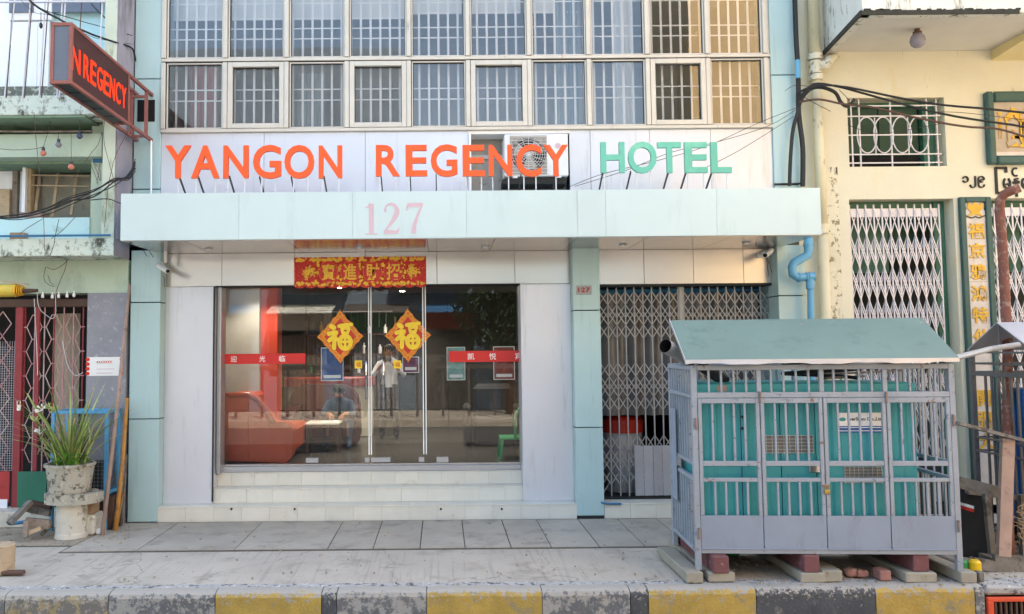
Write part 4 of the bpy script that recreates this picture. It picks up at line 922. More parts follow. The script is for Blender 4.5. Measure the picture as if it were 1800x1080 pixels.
B('seat', 'rubber', bs2, AX(832, 2.6, 750), AX(905, 2.6, 750), 2.4, 3.0, LZ+.03, LZ+.42, c=.05); B('back', 'rubber', bs2, AX(832, 3.0, 750), AX(905, 3.0, 750), 3.001, 3.25, LZ+.03, LZ+.92, c=.08)
for x_ in (AX(829, 2.6, 750)-.12, AX(906, 2.6, 750)): B('arm', 'rubber', bs2, x_, x_+.12, 2.38, 3.1, LZ+.03, LZ+.62, c=.04)
# green plastic chair, right
ch = thing('plastic_chair', 'bright green plastic chair at the right edge of the lobby glass', 'chair', (1.0, 1.05, LZ))
Yc = .95
cx0, cx1 = AX(880, Yc, 770), AX(880, Yc, 770)+.42
zseat = AZ(770, Yc, 895)
MB().box(cx0, cx1, Yc, Yc+.42, zseat-.03, zseat, .012).build('seat', 'green_plastic', ch)
for sx_ in (0, 1):
    for sy_ in (0, 1):
        x = cx0+.03+sx_*.36; y = Yc+.03+sy_*.36
        MB().beam((x, y, zseat-.02), (x+(.04 if sx_ else -.04), y+(.03 if sy_ else -.03), LZ), .035, .03).build('leg', 'green_plastic', ch)
bk = [(cx1-.14, Yc+.02), (cx1-.06, Yc+.02)]
MB().tube([(cx0+.2, Yc+.02, zseat-.02), (cx0+.2, Yc+.0, zseat+.28), (cx0+.26, Yc, zseat+.4), (cx0+.34, Yc+.1, zseat+.43), (cx0+.42, Yc+.38, zseat+.4), (cx0+.42, Yc+.42, zseat+.2), (cx0+.4, Yc+.42, zseat-.02)], .02, 8).build('back_frame', 'green_plastic', ch, smooth=True)
for f_ in (.12, .22, .32): MB().beam((cx0+.3+f_*.3, Yc+f_, zseat), (cx0+.32+f_*.3, Yc+f_, zseat+.4), .03, .012).build('back_slat', 'green_plastic', ch)

def skin_body(name, joints, edges, mats, pick, parent, smooth=2, root=0):
    me = bpy.data.meshes.new('body_skeleton'); me.from_pydata([j[:3] for j in joints], edges, [])
    o = bpy.data.objects.new('body_skeleton', me); COL.objects.link(o)
    md = o.modifiers.new('skin', 'SKIN'); md.use_smooth_shade = True; o.modifiers.new('sub', 'SUBSURF').levels = smooth
    sv = me.skin_vertices[0].data
    for i, j in enumerate(joints): sv[i].radius = (j[3], j[4] if len(j) > 4 else j[3]); sv[i].use_root = (i == root)
    bpy.context.view_layer.update()
    dg_ = bpy.context.evaluated_depsgraph_get(); m2 = bpy.data.meshes.new_from_object(o.evaluated_get(dg_)); bpy.data.objects.remove(o)
    m2.materials.clear()
    for m in mats: m2.materials.append(MATS[m])
    for p in m2.polygons: p.material_index = pick(p.center); p.use_smooth = True
    m2.name = name; ob = bpy.data.objects.new(name, m2); COL.objects.link(ob); ob.parent = parent; return ob
def hand(J, E, wrist, d, side, curl, sc=1.0):
    """five short finger chains rooted at the palm"""
    w = Vector(wrist[0:3]); d = Vector(d).normalized(); s = Vector(side).normalized(); c = Vector(curl).normalized()
    J.append((*(w+d*.045*sc), .026*sc, .014*sc)); p = len(J)-1; E.append((wrist[3], p))
    for k, (off, ln) in enumerate(((-.03, .062), (-.01, .072), (.01, .068), (.03, .054))):
        b0 = w+d*.08*sc+s*off*sc; J.append((*b0, .0085*sc, .0085*sc)); a = len(J)-1; E.append((p, a))
        J.append((*(b0+d*ln*.55*sc+c*.012*sc), .008*sc, .008*sc)); J.append((*(b0+d*ln*.85*sc+c*.035*sc), .0065*sc, .0065*sc)); E += [(a, a+1), (a+1, a+2)]
    b0 = w+d*.03*sc-s*.035*sc; J.append((*b0, .011*sc, .011*sc)); a = len(J)-1; E.append((p, a))
    J.append((*(b0+d*.03*sc-s*.02*sc+c*.015*sc), .009*sc, .009*sc)); E.append((a, a+1))
def head_extras(parent, c, fwd, up, hr=.085, hair='hair'):
    """hair cap, ears, eyes, nose, mouth round a head centred at c"""
    c, f_, u = Vector(c), Vector(fwd).normalized(), Vector(up).normalized(); s = f_.cross(u)
    vs = []; n1, n2 = 14, 8
    for i in range(n2+1):
        ph = i/n2*rad(112)
        for k in range(n1):
            th = 2*math.pi*k/n1; dirv = (f_*math.cos(th)+s*math.sin(th))*math.sin(ph)+u*math.cos(ph)
            front = max(0, math.cos(th)); lim = 1 if ph < rad(62)+rad(50)*(1-front) else .86
            vs.append(tuple(c+(dirv*hr*1.09+u*.022)*lim if lim == 1 else c+dirv*hr*.82))
    fs = [(i*n1+k, i*n1+(k+1) % n1, (i+1)*n1+(k+1) % n1, (i+1)*n1+k) for i in range(n2) for k in range(n1)]
    MB().add(vs, fs).build('hair', hair, parent, smooth=True)
    for sg_ in (1, -1):
        e = c+s*sg_*hr*.95-u*.005; MB().tube([e-u*.025, e, e+u*.022], [.008, .014, .009], 8).build('ear', 'skin', parent, smooth=True)
        e = c+f_*hr*.93+s*sg_*.03+u*.01; MB().tube([e, e+f_*.003], [.008, .006], 8).build('eye', 'paper_white', parent); MB().tube([e+f_*.003, e+f_*.005], .0048, 8).build('pupil', 'hair', parent)
    e = c+f_*hr*.95; MB().tube([e+u*.012, e+f_*.012-u*.012, e+f_*.016-u*.022], [.006, .009, .011], 8).build('nose', 'skin', parent, smooth=True)
    MB().tube([e-u*.045-s*.02, e+f_*.004-u*.046, e-u*.045+s*.02], [.003, .006, .003], 6).build('mouth', 'counter_red', parent)
# seated man leaning over his newspaper
ms = thing('person', 'seated man in a dark shirt leaning over the coffee table to read', 'person', (-1.55, 2.65, LZ))
hx = AX(598, 2.5, 700); hz = AZ(690, 2.35, 598); sz = LZ+.44
sz = LZ+.36
J = [(hx, 2.72, sz+.05, .15, .12), (hx, 2.62, sz+.2, .145, .11), (hx, 2.48, sz+.33, .16, .1), (hx-.0, 2.38, sz+.39, .055, .055), (hx, 2.31, hz-.03, .075, .085), (hx, 2.29, hz+.05, .07, .08)]
E = [(0, 1), (1, 2), (2, 3), (3, 4), (4, 5)]
for s in (1, -1):
    b = len(J); J += [(hx+s*.17, 2.46, sz+.31, .062), (hx+s*.24, 2.28, sz+.14, .05), (hx+s*.1, 2.12, tz-LZ+LZ+.09, .033)]; E += [(2, b), (b, b+1), (b+1, b+2)]
    hand(J, E, (*J[b+2][:3], b+2), (-s*.3, -1, -.25), (s, -.3, 0), (0, 0, -1))
for s in (1, -1):
    b = len(J); J += [(hx+s*.1, 2.66, sz+.0, .09), (hx+s*.17, 2.25, sz+.04, .068), (hx+s*.17, 2.2, LZ+.1, .042), (hx+s*.18, 2.08, LZ+.04, .038, .03)]; E += [(0, b), (b, b+1), (b+1, b+2), (b+2, b+3)]
def pk(c):
    if c.z > sz+.42 or (c.y < 2.2 and c.z > LZ+.2 and c.z < sz+.2 and abs(c.x-hx) < .17): return 0
    if c.z < sz+.12 and (c.y < 2.6): return 2
    return 1
ms_b = skin_body('body', [(j[0]-ms.location.x, j[1]-ms.location.y, j[2]-ms.location.z)+j[3:] for j in J], E, ['skin', 'shirt_navy', 'jeans'], lambda c: pk(c+ms.location), ms)
head_extras(ms, (hx, 2.30, hz+.01), (0, -1, -.35), (0, -.35, 1), .088)
# reflection of the camera holder in the glass, built as a solid lobby figure
ps = thing('person', 'standing figure in a pale shirt and dark trousers built behind the right glass door for a reflection', 'person', (AX(684, 3.6, 700), 3.6, LZ))
ps.scale = (.9, .9, .9)
x0 = ps.location.x; f0 = LZ
J = [(0, 0, .95, .15, .11), (0, 0, 1.12, .14, .1), (0, .02, 1.35, .17, .11), (0, .01, 1.5, .055), (0, -.02, 1.6, .075, .085), (0, -.02, 1.67, .07, .08)]
E = [(0, 1), (1, 2), (2, 3), (3, 4), (4, 5)]
for s in (1, -1):
    b = len(J); J += [(s*.19, .01, 1.38, .06), (s*.3, -.12, 1.16, .046), (s*.12, -.28, 1.36, .032)]; E += [(2, b), (b, b+1), (b+1, b+2)]
    hand(J, E, (*J[b+2][:3], b+2), (-s*.6, -.3, .6), (0, -.6, -.3), (-s, -.3, 0))
    b = len(J); J += [(s*.1, 0, .84, .11), (s*.12, -.02, .48, .08), (s*.13, .02, .09, .055), (s*.14, -.12, .04, .04, .028)]; E += [(0, b), (b, b+1), (b+1, b+2), (b+2, b+3)]
skin_body('body', J, E, ['skin', 'shirt_white', 'trousers'], lambda c: 0 if c.z > 1.5 or (c.y < -.24) else (2 if c.z < .98 else 1), ps)
head_extras(ps, (x0, 3.582, f0+1.63*.9), (0, -1, 0), (0, 0, 1), .079)
hc = MB().box(x0-.06, x0+.06, 3.29, 3.35, f0+1.29, f0+1.37, .008).tube([(x0, 3.29, f0+1.33), (x0, 3.23, f0+1.33)], .032, 14).build('camera', 'black_matte', None, label='dark camera held up by the figure built for the reflection in the door glass', cat='camera')
# ================================================================== GENERATOR CAGE
fz = .095
fl = gp(1228, 1002, fz); frr = gp(1692, 1005, fz)
ANG = math.atan2(frr[1]-fl[1], frr[0]-fl[0]); CW = math.hypot(frr[0]-fl[0], frr[1]-fl[1])+.03
cage = thing('generator_cage', 'grey barred steel cage with a pale green sloping roof standing on blocks', 'cage', (fl[0]-.02, fl[1], fz), ANG)
CM = wmat(cage)
def zc_at(py): return at(1450, py, fl[1]-.09)[1]-fz                    # heights on the cage front
CD = .96; H = zc_at(641)
zrow = dict(top=H, t1=zc_at(650), m0=zc_at(700), m1=zc_at(690), d1=zc_at(708), a0=zc_at(820), a1=zc_at(812), b0=zc_at(848), b1=zc_at(842), p1=zc_at(908), p0=zc_at(966), r0=zc_at(976))
pw = .05
def LB(name, m, par, x0, x1, y0, y1, z0, z1, c=.003, **kw): return MB().box(x0, x1, y0, y1, z0, z1, c).build(name, m, par, local=True, **kw)
for x in (0, CW-pw):
    for y in (0, CD-pw): LB('corner_post', 'cage_grey', cage, x, x+pw, y, y+pw, 0, H-.001)
for y in (0.002, CD-pw+.002):
    LB('rail', 'cage_grey', cage, pw+.001, CW-pw-.001, y, y+.04, zrow['t1'], H); LB('rail', 'cage_grey', cage, pw+.001, CW-pw-.001, y, y+.04, zrow['r0'], zrow['r0']+.045)
LB('rail', 'cage_grey', cage, pw+.001, CW-pw-.001, .001, .04, zrow['m0']+.004, zrow['m1']+.002)
bay = (CW-2*pw)/4
bars = {}
def bar(par, x, y, z0, z1, w=.019):
    k = (round(z1-z0, 4), w)
    if k not in bars: bars[k] = MB().box(-w/2, w/2, -w/2, w/2, 0, z1-z0, .003).mesh('bar', 'cage_grey')
    inst('bar', bars[k], par, (x, y, z0))
for i in range(4):
    bx = pw+i*bay
    if i: LB('divider', 'cage_grey', cage, bx-.02, bx+.02, .003, .035, zrow['m1']+.003, zrow['t1']-.001)
    for k in range(4): bar(cage, bx+bay*(k+1)/5, .02, zrow['m1']+.002, zrow['t1'])
    # each bay is closed by a panel: frame, mid rails, bars and sheet (the middle pair open as doors)
    x0, x1 = bx+.004, bx+bay-.004
    d = MB().box(x0, x0+.033, -.004, .03, zrow['p1'], zrow['m0'], .003).box(x1-.033, x1, -.004, .03, zrow['p1'], zrow['m0'], .003).box(x0+.033, x1-.033, -.004, .03, zrow['d1']-.005, zrow['m0']-.0, .003)\
        .build('door', 'cage_grey', cage, local=True)
    for a, b_ in (('a0', 'a1'), ('b0', 'b1')): LB('rail', 'cage_grey', d, x0+.034, x1-.034, .0, .028, zrow[a]-.002, zrow[b_]+.002)
    for k in range(4):
        xx = x0+.033+(x1-x0-.066)*(k+1)/5
        bar(d, xx, .013, zrow['a1'], zrow['d1']-.003); bar(d, xx+.006, .013, zrow['p1'], zrow['b0'])
    LB('sheet', 'cage_plate', d, x0, x1, .002, .006, zrow['p0'], zrow['p1']-.001, c=0)
    LB('sheet_fold', 'cage_plate', d, x0, x1, -.008, .004, zrow['p0']-.012, zrow['p0']-.001, c=.002)
for x, z in ((.03, zc_at(745)), (.03, zc_at(940)), (pw+bay, zc_at(698)), (pw+3*bay, zc_at(700)), (CW-.03, zc_at(740)), (CW-.03, zc_at(925))):
    MB().tube([(x, -.012, z-.05), (x, -.012, z+.05)], .010, 8).build('hinge', 'rust', cage, local=True)
zl = zc_at(855)
LB('hasp', 'rust', cage, pw+2*bay-.035, pw+2*bay+.035, -.016, -.008, zl-.01, zl+.015)
lk = MB().box(pw+2*bay-.025, pw+2*bay+.025, -.04, -.018, zl-.07, zl-.03, .006); lk.tube([(pw+2*bay-.015, -.029, zl-.032), (pw+2*bay-.015, -.029, zl-.005), (pw+2*bay, -.029, zl+.006), (pw+2*bay+.015, -.029, zl-.005), (pw+2*bay+.015, -.029, zl-.032)], .005, 6)
lk.build('padlock', 'brass', cage, local=True)
# side and back walls of bars
for x, sgn in ((.003, 1), (CW-.043, -1)):
    for z in (zrow['t1'], zrow['m0'], zrow['a0'], zrow['b0'], zrow['r0']): LB('rail', 'cage_grey', cage, x, x+.038, pw+.001, CD-pw-.001, z, z+.034)
    n = 9
    for k in range(n):
        y = pw+(CD-2*pw)*(k+.5)/n
        bar(cage, x+.02, y, zrow['m0']+.034, zrow['t1'], .02); bar(cage, x+.02, y, zrow['a0']+.034, zrow['m0'], .02); bar(cage, x+.02, y, zrow['r0']+.034, zrow['b0'], .02)
LB('side_plate', 'cage_plate', cage, -.012, -.006, CD-.33, CD-.13, zc_at(905), zc_at(728), c=.001)
for k in range(14):
    x = pw+(CW-2*pw)*(k+.5)/14; bar(cage, x, CD-.03, zrow['r0']+.046, zrow['t1'], .02)
LB('light_block_sheet', 'dark_inside', cage, pw, CW-pw, .05, CD-.05, zrow['r0']+.002, zrow['r0']+.012, c=0)  # unseen sheet added to block light, so the space under the cage goes dark
LB('back_sheet', 'cage_plate', cage, pw, CW-pw, CD-.005, CD-.001, -.0, zc_at(908), c=0)
# roof: two slopes, thin sheet with a bright folded edge
rx0, rx1 = -.07, CW+.0; ez = zc_at(634)+.005; rzz = ez+.375
ry0, ry1, rym = -.09, CD+.14, .50
MB().add([(rx0, ry0, ez), (rx1, ry0, ez), (rx1, rym, rzz), (rx0, rym, rzz), (rx0, ry0, ez+.012), (rx1, ry0, ez+.012), (rx1, rym, rzz+.012), (rx0, rym, rzz+.012)],
         [(3, 2, 1, 0), (4, 5, 6, 7), (0, 1, 5, 4), (1, 2, 6, 5), (2, 3, 7, 6), (3, 0, 4, 7)]).build('roof_sheet', 'roof_green', cage, local=True)
n = 30; vs = []
for j in range(n+1):
    x = rx0+(rx1-rx0)*j/n; w = .006*math.sin(j*.7)+.004*math.sin(j*2.1)
    vs += [(x, ry0-.006+w*.4, ez-.028+w), (x, ry0-.002, ez+.012), (x, ry0+.012, ez+.0135), (x, ry0+.002, ez-.026+w)]
MB().add(vs, [(j*4+q, (j+1)*4+q, (j+1)*4+(q+1) % 4, j*4+(q+1) % 4) for j in range(n) for q in range(4)]).build('eave_fold', 'roof_edge', cage, local=True)
MB().beam((rx0-.001, ry0, ez+.005), (rx0-.001, rym, rzz+.01), .006, .03).build('verge_fold', 'roof_edge', cage, local=True)
for x in (.06, CW/2, CW-.06): MB().beam((x, CD/2-.05, H-.03), (x, CD/2-.05, rzz-.03), .03).beam((x, .02, H-.01), (x, rym, rzz-.03), .025).build('rafter', 'cage_grey', cage, local=True)
# ---- generator inside
gen = thing('generator', 'teal corrugated generator housing inside the grey cage', 'generator', CM @ Vector((1.05, .6, .1)), ANG)
GM = wmat(gen).inverted() @ CM
def G(mb, name, m, par=None, **kw):
    mb.v = [tuple(GM @ Vector(v)) for v in mb.v]
    return mb.build(name, m, par or gen, local=True, **kw)
g0, g1, gy0, gy1 = .075, CW-.27, .17, .84
gzb, gzt = zrow['p0']-.02, at(1400, 674, fl[1]+.1)[1]-fz
def corr(x0, x1, z0, z1, y, pit=.15, dep=.014):
    n = max(1, round((x1-x0)/pit)); pts = []
    for k in range(n):
        a = x0+(x1-x0)*k/n; w = (x1-x0)/n
        pts += [(a, y), (a+w*.35, y), (a+w*.5, y+dep), (a+w*.85, y+dep)]
    pts += [(x1, y), (x1, y+.05), (x0, y+.05)]
    mb = MB(); m_ = len(pts)
    vs = [(p[0], p[1], z) for z in (z0, z1) for p in pts]
    return mb.add(vs, [(i, (i+1) % m_, m_+(i+1) % m_, m_+i) for i in range(m_)]+[tuple(range(m_, 2*m_)), tuple(range(m_-1, -1, -1))])
G(MB().box(g0+.01, g1-.01, gy0+.06, gy1, gzb, gzt-.01), 'housing', 'gen_teal')
gj = [g0, g0+(g1-g0)*.205, g0+(g1-g0)*.385-.2*0, g0+(g1-g0)*.545, g0+(g1-g0)*.865, g1]
zmid1, zmid0 = at(1400, 820, fl[1]+.12)[1]-fz, at(1400, 844, fl[1]+.12)[1]-fz; ztop = at(1400, 692, fl[1]+.12)[1]-fz
for a, b_ in zip(gj, gj[1:]):
    G(corr(a+.004, b_-.004, zmid1, ztop, gy0), 'corrugated_panel', 'gen_teal'); G(corr(a+.004, b_-.004, gzb, zmid0, gy0), 'corrugated_panel', 'gen_teal')
    G(MB().box(a+.004, b_-.004, gy0, gy0+.05, zmid0+.001, zmid1-.001, .002), 'flat_panel', 'gen_teal')
for x in (gj[1], gj[4]): G(MB().box(x-.004, x+.004, gy0+.002, gy0+.04, gzb, ztop), 'door_gap', 'rubber')
G(MB().box(g0-.01, g1+.01, gy0-.01, gy1+.01, ztop+.001, gzt, .01), 'roof_cap', 'gen_teal')
G(MB().box(g0, g1, gy0+.002, gy0+.05, ztop-.012, ztop-.001), 'cap_gap', 'gen_dark')
def cageX(px, py=760, dy=.2):                                           # picture column -> local x on a plane dy behind the cage front
    o = CM.translation; d = ray(px, py); nrm = CM.to_3x3() @ Vector((0, 1, 0)); p0 = CM @ Vector((0, dy, 0)); c = Vector((0, -DIST, EYE))
    t = (p0-c).dot(nrm)/d.dot(nrm); q = CM.inverted() @ (c+d*t); return q.x, q.z
def vent(px0, py0, px1, py1):
    a, zt_2 = cageX(px0, py0, .17); b_, zb_2 = cageX(px1, py1, .17)
    v = G(MB().box(a, b_, gy0-.004, gy0-.001, zb_2, zt_2), 'vent', 'vent_grey'); mb = MB()
    for k in range(9): x = a+(b_-a)*k/8; mb.box(x-.002, x+.002, gy0-.012, gy0-.009, zb_2-.01, zt_2+.01)
    for k in range(6): z = zb_2+(zt_2-zb_2)*k/5; mb.box(a-.01, b_+.01, gy0-.0085, gy0-.0055, z-.002, z+.002)
    mb.v = [tuple(GM @ Vector(q)) for q in mb.v]; mb.build('vent_mesh', 'roof_edge', v, local=True)
vent(1346, 766, 1429, 796); vent(1484, 821, 1550, 848)
a, zt_2 = cageX(1421, 812, .17); b_, zb_2 = cageX(1444, 831, .17); G(MB().box(a, b_, gy0-.02, gy0-.001, zb_2, zt_2, .006), 'latch', 'steel')
for px, py in ((1305, 733), (1305, 753), (1308, 908)):
    a, z = cageX(px, py, .17); G(MB().tube([(a, gy0-.02, z), (a, gy0, z)], .013, 8), 'knob', 'rubber')
sgx0, sgz1 = cageX(1472, 726, .16); sgx1, sgz0 = cageX(1554, 749, .16); _, sgzb = cageX(1500, 761, .16)
sl_ = G(MB().box(sgx0, sgx1, gy0-.006, gy0-.002, sgz0, sgz1), 'name_label', 'white_print')
lb = MB().box(sgx0, sgx1, gy0-.0062, gy0-.002, sgzb, sgz0-.0005); lb.v = [tuple(GM @ Vector(q)) for q in lb.v]; lb.build('blue_band', 'paper_blue', sl_, local=True)
def gtext(s, x0, x1, z0, z1, m, bold=.02):
    vs, fs = text_data(s, 1, bold); a0, a1 = min(v.x for v in vs), max(v.x for v in vs); b0, b1 = min(v.y for v in vs), max(v.y for v in vs)
    mb = MB().add([GM @ Vector((x0+(v.x-a0)/(a1-a0)*(x1-x0), gy0-.0065-(v.z+.5)*.001, z0+(v.y-b0)/(b1-b0)*(z1-z0))) for v in vs], fs)
    mb.build('lettering', m, sl_, local=True)
sw = sgx1-sgx0; shh = sgz1-sgz0
gtext('verSaxo Co.,Ltd', sgx0+sw*.25, sgx1-.012, sgz0+shh*.36, sgz0+shh*.66, 'rubber', .03)
mb = MB().prism([(sgx0+sw*.11+.03*math.cos(k*math.pi/8), (sgz0+sgz1)/2+.018*math.sin(k*math.pi/8)) for k in range(16)], gy0-.0075, gy0-.006, 'y'); mb.v = [tuple(GM @ Vector(q)) for q in mb.v]; mb.build('emblem', 'gen_teal', sl_, local=True)
for k in range(2):
    mb = MB().box(sgx0+.01, sgx1-.01, gy0-.0068, gy0-.0062, sgzb+.014+k*.03, sgzb+.02+k*.03); mb.v = [tuple(GM @ Vector(q)) for q in mb.v]; mb.build('print_line', 'white_print', sl_, local=True)
a, z = cageX(1260, 683, .16); G(MB().box(a, a+.09, gy0-.014, gy0-.011, z-.03, z+.03), 'faded_label', 'wood_pinkish')
# exhaust pipe sticking out on the left
ex = thing('exhaust_pipe', 'grey plastic exhaust pipe poking out left under the green roof', 'pipe', V3(1190, 615, -1.9))
p0 = Vector(V3(1169, 608, -2.5)); p1 = Vector(V3(1203, 627, -2.25)); p2 = p1+(p1-p0)*.9
mb = MB(); mb.tube([p0, p1], .067, 20, False); mb.tube([p1, p1+(p1-p0)*.1], .075, 20); mb.build('outer', 'pvc_grey', ex, smooth=True)
MB().tube([p0+(p1-p0)*.01, p0+(p1-p0)*.95], .060, 20, False).build('bore', 'black_matte', ex, smooth=True)
MB().tube([p1+(p1-p0)*.1, p2, CM @ Vector((.45, .5, gzt+.0))], .055, 16).build('inner_run', 'dark_inside', ex)
# scrap timber and hose lying on top of the generator
sc_ = MB(); 
for k in range(5):
    a = CM @ Vector((random.uniform(1.1, 1.5), random.uniform(.3, .8), gzt+.03+.02*k)); b_ = CM @ Vector((random.uniform(1.8, 2.3), random.uniform(.3, .9), gzt+.04+.05*k)); sc_.beam(a, b_, .04, .02)
sc_.build('scrap_wood', 'wood_old', None, label='scrap sticks lying on top of the generator under the cage roof', cat='scrap wood')
hs = MB()
hs.tube([CM @ Vector((1.35+.35*math.cos(t*.5), .5+.22*math.sin(t*.5), gzt+.03+.008*t)) for t in range(22)], .018, 8)
hs.build('hose', 'cable_black', None, label='coiled black hose on top of the generator housing', cat='hose')

# ---- blocks and beams under the cage
def gblock(px0, px1, pyb, h, back, m, name, lab, cat, z0=0, w=None, rot=None, **kw):
    x0, y0 = gp(px0, pyb, z0); x1, _ = gp(px1, pyb, z0)
    return MB().box(x0, x1, y0, y0+back, z0+.001, z0+h, .008).build(name, m, None, label=lab, cat=cat, **kw)
tb_h = .085
gblock(1207, 1237, 1026, .095, .9, 'beam_concrete', 'concrete_beam', 'mossy end concrete beam under the front left foot of the cage', 'beam')
gblock(1246, 1293, 1024, tb_h, 1.3, 'beam_concrete', 'concrete_beam', 'concrete beam beneath the leftmost red timber under the cage', 'beam')
gblock(1408, 1453, 1025, tb_h, 1.3, 'beam_concrete', 'concrete_beam', 'concrete beam beneath the middle red timber under the cage', 'beam')
gblock(1446, 1482, 1024, .10, .8, 'beam_concrete', 'concrete_beam', 'narrow loose concrete beam right of the middle one with no timber on it', 'beam')
gblock(1593, 1649, 1025, tb_h, 1.3, 'beam_concrete', 'concrete_beam', 'concrete beam beneath the rightmost red timber under the cage', 'beam')
gblock(1690, 1719, 1026, .095, .9, 'beam_concrete', 'concrete_beam', 'pale concrete beam under the front right foot of the cage', 'beam')
gblock(1721, 1732, 1024, .09, .8, 'timber_grey', 'timber_block', 'dark grey timber lying tight against the rightmost concrete beam', 'timber')
gblock(1162, 1196, 979, .06, .16, 'beam_concrete', 'concrete_block', 'small low concrete block lying left of the rear foot of the cage', 'block')
for a, b_, w_ in ((1254, 1282, 'leftmost'), (1414, 1441, 'middle'), (1606, 1634, 'rightmost')):
    y0 = -2.79; x0, x1 = AX(a, y0, 995), AX(b_, y0, 995)
    MB().box(x0, x1, y0, y0+1.3, tb_h+.002, fz+zrow['r0']-.004, .008).build('timber_block', 'beam_red', None, label=f'{w_} red brown timber bearing the cage on its concrete beam', cat='timber')
random.seed(5)
def stone(px, py, r, m, name, lab, cat, sq=(1, .8, .6)):
    x, y = gp(px, py); vs = []; n1, n2 = 8, 5
    for i in range(n2+1):
        for k in range(n1):
            ph = math.pi*i/n2; th = 2*math.pi*k/n1; q = 1+random.uniform(-.14, .14)
            def p4(v): return math.copysign(abs(v)**.6, v)
            vs.append((x+r*sq[0]*p4(math.sin(ph)*math.cos(th))*q, y+r*sq[1]*(1+p4(math.sin(ph)*math.sin(th)))*q, max(.001, r*sq[2]*(1+p4(math.cos(ph)))*(1 if i in (0, n2) else q))))
    fs = [(i*n1+k, i*n1+(k+1) % n1, (i+1)*n1+(k+1) % n1, (i+1)*n1+k) for i in range(n2) for k in range(n1)]
    return MB().add(vs, fs).build(name, m, None, label=lab, cat=cat)
stone(1501, 1016, .06, 'brick_red', 'brick', 'rough broken brick, left one of the touching pair under the cage', 'brick')
stone(1519, 1017, .055, 'brick_red', 'brick', 'rough broken brick, right one of the touching pair under the cage', 'brick')
gblock(1548, 1568, 1022, .09, .14, 'brick_red', 'brick', 'single small brick standing alone between the middle and right beams', 'brick')
x, y = gp(1655, 990, .0); 
cn = thing('can', 'yellow can with a green cap behind the rightmost red timber', 'can', (x, y, 0)); MB().lathe([(.045, .0), (.05, .02), (.05, .15), (.035, .17)], x-.03, y-.55, 14).build('body', 'can_yellow', cn); MB().lathe([(.05, .0), (.05, .14), (.03, .16)], x-.11, y-.5, 14).build('cap', 'can_green', cn)
x, y = gp(1300, 992, .0); MB().lathe([(.07, .002), (.08, .02), (.05, .04), (.02, .045)], x+.05, y+.35, 14).build('plastic_basin', 'can_green', None, label='dark green plastic lid in the shade under the left part of the cage', cat='basin')
for i, (px, py) in enumerate(((1243, 1006), (1249, 1000), (1640, 1020))):
    stone(px, py, .025, 'brick_red', 'rubble', f'{["dark crumb of rubble between the two leftmost beams","second crumb of rubble behind the leftmost beam gap","crumb of rubble by the rightmost timber"][i]}', 'rubble')

# ================================================================== RIGHT NEIGHBOUR
RY = .15
rb = thing('cream_building', 'cream plastered shop building with barred window, Burmese lettering and white scissor gates', 'building', (7, 3, 0))
RX0, RX1 = 4.56, 11
win = R(1491, 172, 1662, 293, RY); ga = R(1497, 348, 1687, 850, RY)
gz_t = AZ(350, RY, 1590)
zb_s = [0, .12]
# wall with openings, built of blocks round the holes
wt = 12.0; RD = .35
gL0, gL1 = AX(1498, RY, 500), AX(1683, RY, 500)
gR0 = AX(1742, RY, 500)
bw = lambda n_, x0, x1, z0, z1, m='cream_wall': B(n_, m, rb, x0, x1, RY, RY+RD, z0, z1)
bw('wall', RX0, AX(1440, RY, 500), 0, wt, 'cream_wall'); bw('wall', AX(1440, RY, 500), AX(1480, RY, 500), 0, gz_t, 'cream_wall_mould')
bw('wall', AX(1480, RY, 500), gL0, 0, gz_t); bw('pier', gL1, gR0, 0, gz_t)
bw('wall', AX(1480, RY, 500), RX1, gz_t, win[2]); bw('wall', AX(1440, RY, 500), AX(1480, RY, 500), gz_t, win[2], 'cream_wall_mould'); bw('wall', AX(1440, RY, 500), win[0], win[2], win[3]); bw('wall', win[1], RX1, win[2], win[3]); bw('wall', AX(1440, RY, 500), RX1, win[3], wt)
bw('wall', 8.6, RX1, 0, gz_t)
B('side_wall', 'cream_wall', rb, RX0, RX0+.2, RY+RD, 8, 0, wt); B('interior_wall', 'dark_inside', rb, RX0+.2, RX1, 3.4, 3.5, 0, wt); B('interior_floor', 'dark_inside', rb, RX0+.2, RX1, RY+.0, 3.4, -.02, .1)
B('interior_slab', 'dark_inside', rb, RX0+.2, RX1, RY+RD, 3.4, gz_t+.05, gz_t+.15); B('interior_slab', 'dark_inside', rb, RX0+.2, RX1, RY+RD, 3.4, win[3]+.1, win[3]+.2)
# upper window: green shutter panels behind a white ornamental grille
wn = MB().box(win[0]+.02, win[1]-.001, RY+.3, RY+.34, win[2], win[3]-.0).build('window', 'dark_green', rb)
w4 = (win[1]-win[0])
B('shutter', 'dark_green', wn, win[0]+.03, win[0]+w4*.42, RY+.26, RY+.295, win[2]+.2, win[3]-.03, c=.004); B('shutter', 'dark_green', wn, win[0]+w4*.43, win[1]-.2, RY+.26, RY+.295, win[2]+.2, win[3]-.03, c=.004)
B('frame_post', 'door_green', wn, win[1]-.17, win[1]-.02, RY+.2, RY+.295, win[2], win[3], c=.004); B('frame_head', 'door_green', wn, win[0]+.02, win[1]-.02, RY+.22, RY+.295, win[3]-.06, win[3]-.001, c=.004)
B('dark_gap', 'black_matte', wn, win[0]+.03, win[1]-.2, RY+.255, RY+.299, win[2]+.002, win[2]+.19)
g = MB(); gy = RY+.06
for px in (1497, 1511, 1566, 1630, 1647): g.box(AX(px, gy, 230)-.008, AX(px, gy, 230)+.008, gy-.008, gy+.008, win[2]-.001, win[3])
for px in (1538, 1596): g.box(AX(px, gy, 230)-.006, AX(px, gy, 230)+.006, gy-.006, gy+.006, AZ(273, gy, 1560), AZ(207, gy, 1560))
